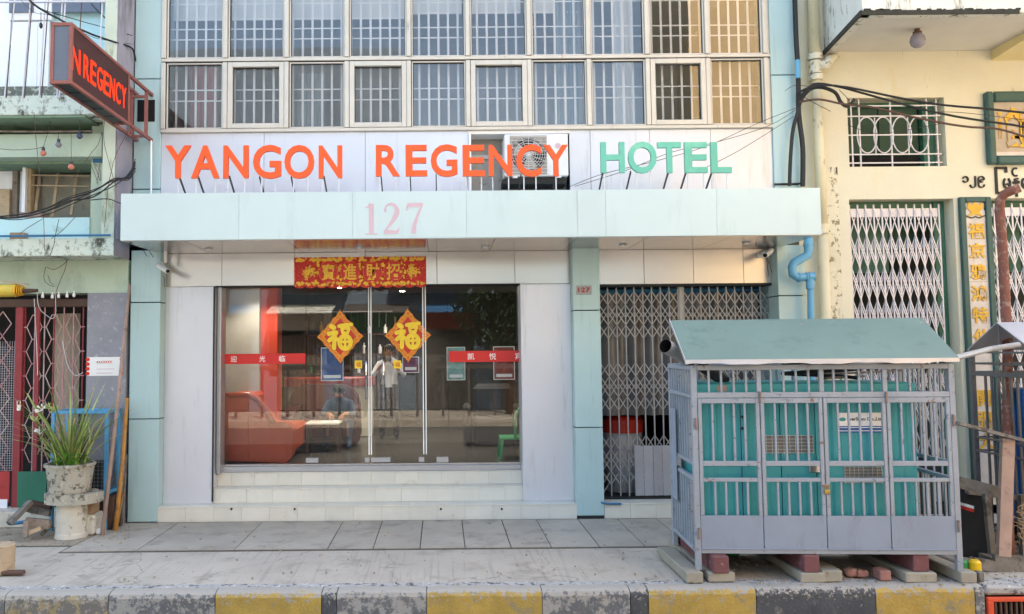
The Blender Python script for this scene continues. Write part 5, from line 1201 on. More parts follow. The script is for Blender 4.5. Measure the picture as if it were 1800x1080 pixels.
for py in (187, 205, 238, 272, 287): z = AZ(py, gy, 1560); g.box(win[0]+.01, win[1]-.03, gy-.02, gy-.008, z-.008, z+.008)
for px in (1523, 1552, 1584, 1614):
    x, z = AX(px, gy, 238), AZ(238, gy, 1560); g.tube([(x+.125*math.cos(k*math.pi/12), gy-.014, z+.235*math.sin(k*math.pi/12)) for k in range(25)], .009, 6, False)
g.build('grille', 'gate_white', wn)
# balcony over it
BF = -1.13; bzb = AZ(24, BF, 1650); bx0 = AX(1516, BF, 26)
bal = B('balcony', 'balcony_white', rb, bx0, RX1, BF, BF+.12, bzb, bzb+1.6, c=.01)
MB().prism([(bx0-.0, BF+.001), (bx0+.1, BF+.001), (AX(1449, RY, 98)+.1, RY-.002), (AX(1449, RY, 98), RY-.002)], bzb-.0, bzb+1.6, 'z').build('side_parapet', 'balcony_white', bal)
MB().prism([(bx0+.1, BF+.125), (RX1, BF+.125), (RX1, RY-.002), (AX(1449, RY, 98)+.105, RY-.002)], bzb+.03, bzb+.16, 'z').build('slab', 'soffit_white', bal)
MB().beam((bx0-.02, BF-.012, bzb+.01), (AX(1790, BF, 24), BF-.012, bzb+.01), .02, .05).build('drip_edge', 'moss_edge', bal)
MB().beam((bx0-.02, BF-.012, bzb+.01), (AX(1449, RY, 98)-.015, RY-.01, bzb+.01), .02, .06).build('drip_edge', 'moss_edge', bal)
random.seed(14)
for k_ in range(26):
    xx = bx0+random.uniform(-.02, 1.75); MB().box(xx, xx+random.uniform(.02, .1), BF-.02, BF-.002, bzb+.03, bzb+.03+random.uniform(.01, .03), .003).build('moss_patch', 'moss_edge', bal)
bmx = AX(1741, RY, 90)
MB().prism([(BF+.13, bzb+.029), (RY-.001, bzb+.029), (RY-.001, AZ(107, RY, 1741)), (BF+.13, bzb-.02)], bmx, bmx+.45, 'x').build('bracket_beam', 'cream_beam', bal)
gb = thing('globe_lamp', 'grey glass globe lamp hanging under the cream balcony', 'lamp', V3(1612, 50, -.7))
x, y, z = V3(1612, 50, -.6); z = bzb-.085
MB().lathe([(.03, bzb+.03), (.035, z+.085), (.05, z+.08), (.05, z+.06)], x, y, 16).build('holder', 'wire_brown', gb); MB().lathe([(.045, z+.06), (.075, z+.02), (.088, z-.03), (.075, z-.08), (.04, z-.108), (.01, z-.113)], x, y, 20).build('globe', 'bulb_grey', gb, smooth=True)
# big cream pipe
pxm = lambda py: AX(1440+(py-300)*.016, RY-.12, py)
cp_ = thing('cream_drainpipe', 'fat cream painted drainpipe with mould between the two buildings', 'drainpipe', (AX(1440, 0, 500), .03, 0))
XP = AX(1441.5, .03, 300)
MB().tube([(XP, .03, 0), (XP, .03, AZ(405, .03, 1440))], .066, 16).build('pipe', 'cream_pipe', cp_, smooth=True); MB().tube([(XP, .03, AZ(405, .03, 1440)), (XP, .03, AZ(395, .03, 1440))], .082, 16).build('collar', 'cream_pipe', cp_)
MB().tube([(XP, .03, AZ(395, .03, 1440)), (XP, .03, AZ(140, .03, 1440))], .062, 16).build('pipe', 'cream_pipe', cp_, smooth=True)
for a, b_, r_ in ((412, 405, .08), (142, 132, .085), (130, 108, .075), (106, 96, .088)): MB().tube([(XP-.01, .03, AZ(a, .03, 1440)), (XP-.01, .03, AZ(b_, .03, 1440))], r_, 16).build('collar', 'cream_wall_mould', cp_)
MB().tube([(XP-.01, .03, AZ(96, .03, 1440)), (XP-.01, .03, 11)], .068, 16).build('pipe', 'cream_pipe', cp_, smooth=True)
MB().tube([(XP+.03, .0, AZ(118, .03, 1440)), (XP+.12, -.01, AZ(116, .03, 1440)), (XP+.19, .06, AZ(104, .03, 1440)), (XP+.3, .12, AZ(96, .03, 1440))], [.06, .068, .06, .05], 12).build('branch', 'cream_wall_mould', cp_, smooth=True)
# shop name board with a big character, Burmese words
sb = thing('name_board', 'dark green framed shop board with a gold character on the cream wall', 'sign', V3(1765, 228, RY))
x0, x1, z0, z1 = AX(1729, RY, 225), AX(1729, RY, 225)+1.9, AZ(291, RY, 1760), AZ(164, RY, 1760)
B('board', 'board_grey', sb, x0+.06, x1-.06, RY-.04, RY-.002, z0+.06, z1-.06)
MB().box(x0, x0+.1, RY-.09, RY-.001, z0, z1, .02).box(x0+.1, x1, RY-.09, RY-.001, z0, z0+.11, .02).box(x0+.1, x1, RY-.09, RY-.001, z1-.13, z1, .02).build('frame', 'teal_green_frame', sb)
B('inner_edge', 'board_marble', sb, x0+.1, x1, RY-.06, RY-.04, z0+.11, z0+.16)
text('character', '館', AX(1761, RY, 230), AX(1761, RY, 230)+.43, AZ(262, RY, 1780), AZ(191, RY, 1780), RY-.041, 'gold_paint', sb, ext=.015, bold=.035)
text('small_character', '丙', AX(1751, RY, 230), AX(1757, RY, 230), AZ(246, RY, 1780), AZ(199, RY, 1780), RY-.041, 'gold_paint', sb, ext=.008, bold=.01)
wd = thing('burmese_lettering', 'black raised Burmese numerals and letters on the cream wall', 'lettering', V3(1740, 320, RY))
text('numerals', '၁၂၉', AX(1691, RY, 320), AX(1730, RY, 320), AZ(331, RY, 1710), AZ(310, RY, 1710), RY, 'text_dark', wd, ext=.02, bold=.012)
zA_, zB_ = AZ(329, RY, 1770), AZ(308, RY, 1770)
text('letter', 'မ', AX(1762, RY, 320), AX(1776, RY, 320), zA_-.03, zB_-.04, RY, 'text_dark', wd, ext=.02, bold=.012)
mb = MB(); xA = AX(1750.5, RY, 320)
for p, q in (((xA+.13, zB_+.09), (xA, zB_+.09)), ((xA, zB_+.1), (xA, zA_-.09)), ((xA, zA_-.08), (xA+.08, zA_-.08)), ((xA+.13, zB_+.1), (xA+.13, zB_+.03))): mb.beam((p[0], RY-.01, p[1]), (q[0], RY-.01, q[1]), .028, .02, up=(0, 1, 0))
mb.build('letter', 'text_dark', wd)
text('letter', 'န', AX(1779, RY, 320), AX(1791, RY, 320), zA_-.03, zB_-.04, RY, 'text_dark', wd, ext=.02, bold=.012)
mb = MB(); xc_, zc2 = AX(1785, RY, 320), AZ(303, RY, 1785); mb.tube([(xc_+.04*math.cos(rad(60+k*20)), RY-.01, zc2+.05*math.sin(rad(60+k*20))) for k in range(13)], .012, 6); mb.beam((xc_, RY-.01, zA_-.03), (xc_+.0, RY-.01, zA_-.13), .025, .02, up=(0, 1, 0)); mb.build('letter', 'text_dark', wd)
text('letter', 'မာ', AX(1794, RY, 320), AX(1822, RY, 320), zA_-.03, zB_-.04, RY, 'text_dark', wd, ext=.02, bold=.012)
# couplet board between the gates
cb = thing('couplet_board', 'tall narrow green framed board with a bat emblem and gold characters between the white gates', 'sign', V3(1718, 500, RY))
x0, x1 = AX(1690, RY-.03, 450), AX(1745, RY-.03, 450); zt2 = AZ(347, RY-.03, 1718)
B('board', 'board_marble', cb, x0+.07, x1-.07, RY-.03, RY-.001, .25, zt2-.06); 
for a, b_ in ((x0, x0+.07), (x1-.07, x1)): B('frame', 'teal_green_frame', cb, a, b_, RY-.06, RY-.001, .2, zt2, c=.008)
B('frame', 'teal_green_frame', cb, x0+.071, x1-.071, RY-.06, RY-.001, zt2-.065, zt2, c=.008)
xm = (x0+x1)/2; ch_w = .10
mb = MB(); zb2 = AZ(370, RY-.03, 1715)
mb.prism([(xm-.11, zb2-.09), (xm-.05, zb2-.03), (xm-.1, zb2+.03), (xm-.09, zb2+.1), (xm-.04, zb2+.06), (xm, zb2+.12), (xm+.04, zb2+.06), (xm+.09, zb2+.1), (xm+.1, zb2+.03), (xm+.05, zb2-.03), (xm+.11, zb2-.09), (xm, zb2-.05)], RY-.042, RY-.031, 'y'); mb.build('bat_emblem', 'gold_paint', cb)
mb = MB()
for s in (1, -1): mb.tube([(xm+s*.12, RY-.036, zb2+.0), (xm+s*.13, RY-.036, zb2+.09), (xm+s*.06, RY-.036, zb2+.13)], .009, 5); mb.tube([(xm+s*.12, RY-.036, zb2-.07), (xm+s*.05, RY-.036, zb2-.1), (xm, RY-.036, zb2-.08)], .008, 5)
mb.build('emblem_outline', 'text_dark', cb)
for ch_, py in (('福', 406), ('京', 441), ('鴉', 478), ('鴻', 516), ('特', 554), ('伯', 592), ('開', 700), ('張', 738), ('大', 776)):
    z = AZ(py, RY-.03, 1720); text('character', ch_, xm-ch_w, xm+ch_w, z-.1, z+.1, RY-.031, 'gold_paint', cb, ext=.012, bold=.02)
B('plaster_joint', 'board_grey', cb, x0+.071, x1-.071, RY-.0335, RY-.0305, AZ(496, RY, 1715)-.004, AZ(496, RY, 1715)+.004)
# gates
def white_gate(x0, x1, n, lab, nm):
    t = thing('folding_gate', lab, 'gate', ((x0+x1)/2, RY+.1, .1))
    cl = [gz_t-.47-k*.415 for k in range(7)]
    folding_gate(t, x0, x1, .12, gz_t-.1, RY+.12, n, 'gate_white', [c for c in cl if c > .4], .34, .02, .013, top_ext=.05)
    B('top_rail', 'gate_white', t, x0, x1, RY+.125, RY+.15, gz_t-.21, gz_t-.1, c=.003); return t
white_gate(gL0+.06, gL1-.12, 12, 'closed white scissor gate directly below the ornamental barred window', 0)
white_gate(gR0+.05, gR0+2.6, 23, 'closed white scissor gate at the right edge behind the rusty pipe', 1)
for x0, x1 in ((gL0, gL1), (gR0, 8.6)):
    B('door_frame', 'door_green', rb, x1-.14, x1-.002, RY+.2, RY+.32, .1, gz_t-.002, c=.004); B('door_frame', 'door_green', rb, x0+.002, x1-.142, RY+.22, RY+.32, gz_t-.12, gz_t-.002, c=.004); B('door_leaf', 'dark_green', rb, x0+.002, x0+.1, RY+.25, RY+.32, .1, gz_t-.123)
    B('transom_panel', 'door_green', rb, x0+.101, x0+.75, RY+.5, RY+.53, gz_t-.9, gz_t-.13); B('transom_panel', 'dark_green', rb, x0+.751, x1-.15, RY+.52, RY+.55, gz_t-.6, gz_t-.13)
# rusty mast
MB().tube([gp(1775, 985)+(0,), (gp(1775, 985)[0]-.0, gp(1775, 985)[1]+.0, .3), V3(1771, 600, -1.45), V3(1762, 430, -1.45), V3(1757, 368, -1.45), V3(1758, 352, -1.47), V3(1765, 342, -1.5), V3(1777, 336, -1.55), V3(1793, 330, -1.6)], .048, 12).build('rusty_pipe', 'rust_pipe', None, smooth=True, label='rusty bent steel pipe rising behind the small right hand cage', cat='pipe')

# ================================================================== SMALL RIGHT CAGE AND SCRAP
c2 = thing('small_cage', 'dark barred cage with a pale grey gable roof at the right edge', 'cage', (5.9, -2.0, 0))
ex0 = 5.72; f2, b2, r2 = -2.25, -1.27, -1.76
ze2, zr2 = at(1801, 617, f2)[1], at(1741, 569, r2)[1]
for ya, yb in ((f2, r2-.001), (b2, r2+.001)):
    MB().add([(ex0, ya, ze2), (8.2, ya, ze2), (8.2, yb, zr2), (ex0, yb, zr2), (ex0, ya, ze2+.012), (8.2, ya, ze2+.012), (8.2, yb, zr2+.012), (ex0, yb, zr2+.012)],
             [(3, 2, 1, 0), (4, 5, 6, 7), (0, 1, 5, 4), (1, 2, 6, 5), (2, 3, 7, 6), (3, 0, 4, 7)]).build('roof_sheet', 'roof_grey', c2)
xL = 5.80
MB().beam((ex0+.02, b2+.08, ze2-.02), (ex0+.02, f2+.05, ze2-.02), .02).beam((ex0+.02, r2, ze2), (ex0+.02, r2, zr2-.01), .014).build('gable_tie', 'cage_dark', c2)
for y in (b2+.1, f2+.08): B('post', 'cage_dark', c2, xL, xL+.05, y-.025, y+.025, .0, ze2-.0, c=.003)
B('post', 'cage_dark', c2, 8.1, 8.15, b2+.07, b2+.12, 0, ze2); B('post', 'cage_dark', c2, 8.1, 8.15, f2+.05, f2+.1, 0, ze2)
def zside(px, py): d = ray(px, py); t = xL/d.x; return EYE+d.z*t
for py, th in ((640, .02), (658, .05), (773, .02), (797, .02), (930, .03)):
    z = zside(1740, py); B('rail', 'cage_dark', c2, xL+.005, xL+.04, f2+.106, b2+.074, z-th/2, z+th/2, c=.002); B('rail', 'cage_dark', c2, xL+.055, 8.1, f2+.06, f2+.09, z-th/2, z+th/2, c=.002); B('rail', 'cage_dark', c2, xL+.055, 8.1, b2+.085, b2+.11, z-th/2, z+th/2, c=.002)
zt4, zb4 = zside(1740, 658), zside(1740, 930)
mbr = MB().box(-.01, .01, -.01, .01, 0, zt4-zb4).mesh('bar', 'cage_dark')
for k in range(8): inst('bar', mbr, c2, (xL+.022, f2+.13+(b2-f2-.2)*(k+.5)/8, zb4), local=False)
for k in range(16): inst('bar', mbr, c2, (xL+.1+k*.14, f2+.075, zb4), local=False)
g2 = thing('blue_generator', 'bright blue generator housing inside the small right hand cage', 'generator', (6.6, -1.75, 0))
zbt = at(1760, 686, -1.9)[1]
MB().box(5.98, 7.9, -2.05, -1.42, .25, zbt, .01).build('housing', 'gen_blue', g2)
for k in range(5): B('rib', 'gen_blue', g2, 5.965, 5.981, -2.0+k*.13, -1.96+k*.13, .3, zbt-.03, c=.003)
for k in range(12): B('rib', 'gen_blue', g2, 6.05+k*.15, 6.1+k*.15, -2.066, -2.051, .3, zbt-.03, c=.003)
B('skid', 'black_matte', g2, 6.0, 7.9, -2.0, -1.45, .0, .249)
# white tube joining the roofs
MB().tube([CM @ Vector((rx1-.06, .0, ez-.01)), V3(1740, 614, -2.3), V3(1792, 606, -2.32)], .027, 10).build('steel_tube', 'pvc_grey', None, label='pale round tube spanning from the green roof to the grey gable roof', cat='tube')
MB().beam(CM @ Vector((CW+.0, -.02, zc_at(745))), V3(1830, 783, -2.28), .045, .03).build('steel_strip', 'timber_grey', None, label='rusty flat bar tied from the large cage to the small cage at mid height', cat='bar')
# scrap: black panel, leaning post, stepped board, bench
bp_ = thing('black_appliance', 'dark flat appliance with a red and white sticker leaning between the cages', 'appliance', V3(1715, 980, -1.9))
pa = [V3(1691, 856, -1.85), V3(1738, 866, -2.0), V3(1742, 985, -2.05), V3(1690, 992, -1.9)]
MB().add([Vector(p) for p in pa]+[Vector(p)+Vector((.03, .35, 0)) for p in pa], [(3, 2, 1, 0), (4, 5, 6, 7), (0, 1, 5, 4), (1, 2, 6, 5), (2, 3, 7, 6), (3, 0, 4, 7)]).build('body', 'rubber', bp_)
MB().beam(Vector(pa[1])+Vector((0, -.01, 0)), Vector(pa[2])+Vector((0, -.01, 0)), .03, .015).build('metal_edge', 'rust_pipe', bp_)
q = [V3(1698, 887, -2.02), V3(1712, 891, -2.06), V3(1712, 901, -2.06), V3(1698, 897, -2.02)]; MB().add([Vector(v) for v in q]+[Vector(v)+Vector((0, .1, 0)) for v in q], [(3, 2, 1, 0), (4, 5, 6, 7), (0, 1, 5, 4), (1, 2, 6, 5), (2, 3, 7, 6), (3, 0, 4, 7)]).build('sticker', 'red_vinyl', bp_)
q = [V3(1698, 886, -2.03), V3(1712, 890, -2.07), V3(1712, 895, -2.07), V3(1698, 891, -2.03)]; MB().add([Vector(v) for v in q]+[Vector(v)+Vector((0, .1, 0)) for v in q], [(3, 2, 1, 0), (4, 5, 6, 7), (0, 1, 5, 4), (1, 2, 6, 5), (2, 3, 7, 6), (3, 0, 4, 7)]).build('sticker', 'white_print', bp_)
bn = thing('wooden_bench', 'weathered grey wooden bench frame wedged between the two cages', 'bench', V3(1740, 880, -2.1))
MB().beam(V3(1686, 848, -2.15), V3(1765, 868, -2.25), .05, .11).build('rail', 'timber_grey', bn); MB().beam(V3(1690, 862, -1.8), V3(1830, 880, -1.9), .3, .03, up=(0, 0, 1)).build('seat', 'timber_grey', bn)
MB().beam(V3(1733, 868, -2.22), V3(1744, 975, -2.25), .05).build('leg', 'timber_grey', bn); MB().beam(V3(1796, 870, -2.1), V3(1800, 985, -2.1), .055).build('leg', 'timber_grey', bn)
MB().beam(V3(1771, 772, -2.42), V3(1764, 978, -2.45), .115, .045).build('leaning_post', 'wood_pinkish', None, label='pinkish upright board leaning on the small cage and standing on a stepped plank', cat='board')
gx_, gy_ = gp(1706, 1002)
st_ = [V3(1706, 978, -2.4), V3(1741, 984, -2.4), V3(1741, 972, -2.4), V3(1788, 976, -2.4), V3(1789, 985, -2.4), V3(1830, 990, -2.4), V3(1830, 1013, -2.4), V3(1706, 999, -2.4)]
MB().prism([(p[0], p[2]) for p in st_], -2.47, -2.42, 'y').build('stepped_board', 'timber_grey', None, label='thick grey board with stepped top lying at the right edge under the leaning post', cat='board')
B('timber_block', 'timber_grey', None, AX(1745, -2.2, 1005), AX(1745, -2.2, 1005)+.9, -2.38, -2.0, .001, .05, label='low dark timber lying behind the stepped board on the pavement', cat='timber')
random.seed(9)
mb = MB(); x, y, z = V3(1797, 925, -2.3)
for k in range(60):
    a = (x+random.uniform(-.05, .06), y+random.uniform(-.08, .08), z+random.uniform(-.18, .2)); mb.tube([a, (a[0]+random.uniform(-.03, .03), a[1], a[2]+random.uniform(-.04, .04)), (a[0]+random.uniform(-.04, .04), a[1], a[2]+.01)], .004, 4)
mb.build('dried_plant_bundle', 'leaf_dry', None, kind='stuff')
# ================================================================== LEFT NEIGHBOUR
lb_ = thing('green_building', 'weathered pale green building with barred balcony and red grille door', 'building', (-6, 3, 0))
LX0, LX1 = -10, -3.875
Zt = 12
cY = -.46
colx0, colx1 = AX(180, cY, 300), AX(202, cY, 300)
ledge_b, ledge_t = AZ(451, cY, 100), AZ(420, cY, 100)
# tall grey corner column above the ledge
MB().box(colx0, colx1, cY, cY+.03, ledge_t, Zt).build('column_face', 'green_column', lb_); MB().box(colx0+.002, LX1-.004, cY+.031, .5, ledge_t, Zt).build('column', 'grey_column', lb_)
MB().prism([(colx1, cY+.001), (LX1-.006, -.02), (LX1-.006, .3), (colx1, .3)], ledge_t-.001, Zt-.01, 'z').build('column_side', 'grey_column', lb_)
lg = MB().box(LX0, colx1+.012, cY-.03, .0, ledge_b, ledge_t, .008).build('ledge', 'mint_weathered', lb_)
MB().prism([(colx1+.013, cY-.028), (LX1-.02, -.0), (colx1+.013, .0)], ledge_b, ledge_t+.3, 'z').build('ledge_return', 'grey_column', lg)
MB().tube([(LX0, cY-.05, ledge_t+.03), (colx1-.02, cY-.05, ledge_t+.03)], .013, 6).build('ledge_pipe', 'pipe_blue_dark', lg)
# lower front: lintel wall, pier, opening
dz1 = AZ(516, 0, 80); px0 = AX(152, 0, 700)
B('lintel_wall', 'mint_wall', lb_, LX0, LX1-.03, .001, .35, dz1, ledge_b-.001); B('pier', 'grey_render', lb_, px0, LX1-.035, -.02, .35, .0, dz1-.001)
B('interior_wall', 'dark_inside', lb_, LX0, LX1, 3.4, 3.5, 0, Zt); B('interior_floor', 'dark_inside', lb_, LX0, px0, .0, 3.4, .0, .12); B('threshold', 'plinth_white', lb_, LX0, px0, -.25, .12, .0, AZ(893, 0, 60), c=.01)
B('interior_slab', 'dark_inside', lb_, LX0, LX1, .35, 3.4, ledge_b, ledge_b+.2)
# middle storey
mY = -.3
mz0, mz1 = AZ(383, mY, 80), AZ(285, mY, 80)
B('sill_wall', 'sky_paint', lb_, LX0, AX(157, mY, 400), mY, .2, ledge_t, mz0); B('wall_pier', 'mint_wall', lb_, AX(157, mY, 400)+.001, colx0-.001, mY+.02, .3, ledge_t, AZ(200, mY))
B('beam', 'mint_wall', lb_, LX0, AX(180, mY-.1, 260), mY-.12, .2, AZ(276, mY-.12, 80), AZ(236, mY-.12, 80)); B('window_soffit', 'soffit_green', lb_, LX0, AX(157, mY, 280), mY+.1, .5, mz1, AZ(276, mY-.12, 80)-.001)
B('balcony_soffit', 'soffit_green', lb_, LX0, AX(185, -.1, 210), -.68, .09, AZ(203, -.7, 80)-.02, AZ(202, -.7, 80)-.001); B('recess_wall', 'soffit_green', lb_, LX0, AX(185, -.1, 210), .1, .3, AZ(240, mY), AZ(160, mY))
B('blue_patch', 'pipe_blue_dark', lb_, AX(163, mY, 270), AX(180, mY, 270), mY+.0, mY+.018, AZ(286, mY, 170), AZ(250, mY, 170))
# window of the middle storey, slatted shutters leaning inside
wy = .05
lw = B('window', 'glass_shutter', lb_, LX0, AX(157, mY, 330), wy+.35, wy+.4, mz0, mz1)
B('shutter_leaf', 'glass_shutter', lw, AX(58, wy, 330), AX(156, wy, 330), wy+.25, wy+.28, mz0, AZ(300, wy, 100)); 
B('frame_post', 'wood_pale', lw, AX(46, wy, 330), AX(54, wy, 330), wy, wy+.1, mz0, mz1, c=.004); B('frame_post', 'white_panel', lw, AX(39, wy-.05, 330), AX(45, wy-.05, 330), wy-.06, wy, mz0, AZ(283, wy, 40), c=.004)
B('wood_post', 'wood_old', lw, AX(14, wy, 330), AX(23, wy, 330), wy+.1, wy+.2, mz0, AZ(297, wy, 20)); B('panel', 'white_panel', lw, AX(24, wy, 330), AX(38, wy, 330), wy+.15, wy+.18, mz0, AZ(297, wy, 30)); B('panel', 'white_panel', lw, AX(-30, wy, 330), AX(13, wy, 330), wy+.15, wy+.18, AZ(330, wy, 10), AZ(297, wy, 10)); B('panel', 'wood_pale', lw, AX(-30, wy, 330), AX(13, wy, 330), wy+.05, wy+.1, mz0, AZ(331, wy, 10))
for a, b_ in (((62, 378), (70, 308)), ((92, 382), (102, 306)), ((125, 378), (135, 308))): MB().beam(V3(*a, wy+.05), V3(*b_, wy+.2), .035, .02).build('slat', 'wood_pale', lw)
for py in (308, 326): MB().beam(V3(40, py, wy+.02), V3(157, py+2, wy+.1), .02, .015).build('rail', 'wood_pale', lw)
mb = MB()
for k in range(5): mb.box(AX(48, wy, 370), AX(86, wy, 370), wy-.2, wy+.0, mz0+.001+k*.02, mz0+.018+k*.02)
mb.build('folded_cloth', 'wood_pinkish', None, label='folded brownish cloth on the sill of the left middle window', cat='cloth')
bk_ = gp; x, y, z = V3(28, 418, cY-.02); B('brick', 'brick_old', None, x-.09, x+.09, cY-.0, cY+.1, ledge_t+.001, ledge_t+.08, c=.006, label='single brick resting on the ledge of the green building', cat='brick')
# balcony slab and upper storey
bY = -.7
sb0, sb1 = AZ(202, bY, 80), AZ(168, bY, 80)
B('balcony_slab', 'mint_weathered', lb_, LX0, AX(186, bY, 180), bY, .1, sb0, sb1, c=.006); B('balcony_kerb', 'rough_aggregate', lb_, LX0, AX(175, bY, 160), bY+.08, bY+.2, sb1+.001, AZ(148, bY, 80))
# leaning railing bars, rusty feet
for px_b, px_t, m in ((8, 30, 'gate_white'), (11, 27, 'wire_brown'), (40, 57, 'gate_white'), (43, 60, 'wire_brown'), (69, 82, 'gate_white'), (73, 88, 'wire_brown'), (100, 112, 'gate_white'), (104, 118, 'gate_white'), (134, 146, 'wire_brown'), (172, 182, 'gate_white')):
    mm = MB().beam(V3(px_b, 172, bY-.005), V3(px_t, -40, bY-.005), .013 if m == 'gate_white' else .008, .012); mm.build('railing_bar', m, lb_)
MB().beam(V3(-60, 4, bY-.02), V3(185, 3, bY-.02), .03, .02).build('railing_rail', 'gate_white', lb_)
uY = .2
dw = B('upper_wall', 'sky_paint', lb_, LX0, colx0, uY+.1, uY+.3, sb1, Zt)
up = B('upper_door', 'white_panel', lb_, AX(15, uY, 90), AX(63, uY, 90), uY+.04, uY+.099, sb1+.001, AZ(36, uY, 40), c=.006)
B('upper_shutter', 'white_panel', lb_, AX(-60, uY, 90), AX(14, uY, 90), uY+.05, uY+.099, sb1+.001, Zt, c=.006); B('door_head', 'white_panel', lb_, AX(15, uY, 30), AX(90, uY, 30), uY+.02, uY+.098, AZ(35, uY, 40)+.004, AZ(-40, uY, 40), c=.006); B('shutter_panel', 'white_panel', lb_, AX(64, uY, 90), AX(84, uY, 90), uY+.03, uY+.098, sb1+.001, AZ(36, uY, 40), c=.005)
for a, b_ in ((16, 58), (92, 176)): B('window_glass', 'sign_glass', lb_, AX(a, uY, 10), AX(b_, uY, 10), uY+.0, uY+.019, AZ(22, uY, 40), AZ(3, uY, 40)+.2)
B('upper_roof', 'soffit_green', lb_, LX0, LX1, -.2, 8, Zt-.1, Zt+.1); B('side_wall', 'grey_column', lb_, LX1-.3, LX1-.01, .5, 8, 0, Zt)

# ---- red gate
rg = thing('grille_door', 'rusty red hexagon grille gate with a padlock at the far left', 'gate', (-5, .1, .1))
rY = .06
rz0_, rz1_ = AZ(892, rY, 60), AZ(540, rY, 80)
B('head_beam', 'wood_dark', rg, LX0, px0-.001, rY-.02, rY+.06, rz1_, AZ(526, rY, 80), c=.004)
B('post', 'red_gate', rg, AX(26, rY, 700), AX(39, rY, 700), rY-.03, rY+.05, rz0_, rz1_-.001, c=.004); B('post', 'red_gate', rg, AX(62, rY, 650), AX(69, rY, 650), rY-.02, rY+.02, AZ(828, rY, 60), rz1_-.001, c=.003)
B('bottom_panel', 'green_panel', rg, AX(32, rY-.03, 860), AX(83, rY-.03, 860), rY-.055, rY-.04, rz0_+.01, AZ(828, rY, 60), c=.003); B('bottom_panel', 'green_panel', rg, AX(84, rY-.03, 860), px0-.002, rY-.055, rY-.04, rz0_+.01, AZ(828, rY, 60), c=.003)
B('bottom_panel', 'red_panel', rg, LX0, AX(20, rY, 860), rY-.05, rY-.035, rz0_+.07, AZ(828, rY, 10), c=.003); B('kick_strip', 'white_panel', rg, LX0, AX(17, rY, 886), rY-.06, rY-.0505, rz0_, rz0_+.11)
hp = .121                                                               # hexagon lattice: staggered short bars joined by diagonals
mb = MB(); hx0 = AX(42, rY, 650); zlo = AZ(830, rY, 60); hh = .152; sb_ = .026
n = int((px0-hx0)/hp)+1
for i in range(n):
    x = hx0+i*hp; k = 0
    while True:
        z = rz1_-.1-(2*k+(i % 2))*hh+hh; k += 1
        if z < zlo+.02: break
        if z > rz1_: continue
        mb.box(x-sb_, min(px0, x+sb_), rY-.004, rY+.004, z-.005, z+.005)
        for dz in (hh, -hh):
            if x+hp-sb_ < px0 and zlo < z+dz < rz1_+.03: mb.beam((x+sb_, rY-.001, z), (x+hp-sb_, rY-.001, z+dz), .0095, .006, up=(0, 1, 0))
mb.build('hexagon_lattice', 'pink_gate', rg, kind='stuff')
rod = MB().box(-.006, .006, -.006, .006, 0, rz1_-zlo).mesh('upright_rod', 'pink_gate'); rod2 = MB().box(-.007, .007, -.007, .007, 0, rz1_-zlo).mesh('upright_rod', 'red_gate')
for i in range(n): inst('upright_rod', rod if i % 3 else rod2, rg, (hx0+i*hp, rY+.012, zlo), local=False)
mb = MB()
for i in range(3):
    for k in range(9):
        x = hx0-.28-i*.24; z = rz1_-.05-k*.31; mb.beam((x, rY, z), (x-.11, rY, z-.155), .01, .006, up=(0, 1, 0)).beam((x, rY, z), (x+.11, rY, z-.155), .01, .006, up=(0, 1, 0)).beam((x-.11, rY, z-.155), (x, rY, z-.31), .01, .006, up=(0, 1, 0)).beam((x+.11, rY, z-.155), (x, rY, z-.31), .01, .006, up=(0, 1, 0))
mb.build('diamond_lattice', 'pink_gate', rg, kind='stuff')
mb = MB(); xa = LX0+3
for k in range(36): x = AX(25, rY+.03, 700)-.01-k*.03; mb.box(x-.0015, x+.0015, rY+.03, rY+.033, AZ(828, rY, 10), AZ(600, rY, 10))
for k in range(52): z = AZ(828, rY, 10)+k*.03; mb.box(xa, AX(25, rY+.03, 700), rY+.034, rY+.037, z-.0015, z+.0015)
mb.build('wire_mesh', 'gate_white', rg, kind='stuff')
pk_ = MB().box(AX(29, rY-.06, 720), AX(36, rY-.06, 720), rY-.06, rY-.03, AZ(722, rY, 33), AZ(711, rY, 33), .004); xl_ = AX(32.5, rY-.05, 710); zl_ = AZ(711, rY, 33)
pk_.tube([(xl_-.02, rY-.045, zl_), (xl_-.02, rY-.045, zl_+.04), (xl_, rY-.045, zl_+.055), (xl_+.02, rY-.045, zl_+.04), (xl_+.02, rY-.045, zl_)], .005, 6); pk_.build('padlock', 'steel', rg)
curtain(AX(92, .6, 600), AX(140, .6, 600), .3, 2.6, .6, 'x', .02, .3).build('curtain', 'board_grey', None, label='pale cloth hanging in the dark behind the hexagon grille', cat='curtain')
# bulbs along the top of the gate, wires
for i, (px, py) in enumerate(((75, 520), (92, 521), (103, 520), (118, 519), (130, 518))):
    x, y, z = V3(px, py, -.03); MB().lathe([(.012, z-.03), (.018, z-.02), (.018, z+.005), (.01, z+.02), (.01, z+.045)], x, y, 10).build('bulb', 'white_print', None, label=f'small white bulb above the red gate, {["first", "second", "third", "fourth", "fifth"][i]} of five from the left', cat='bulb', group='row of bulbs above the red gate')
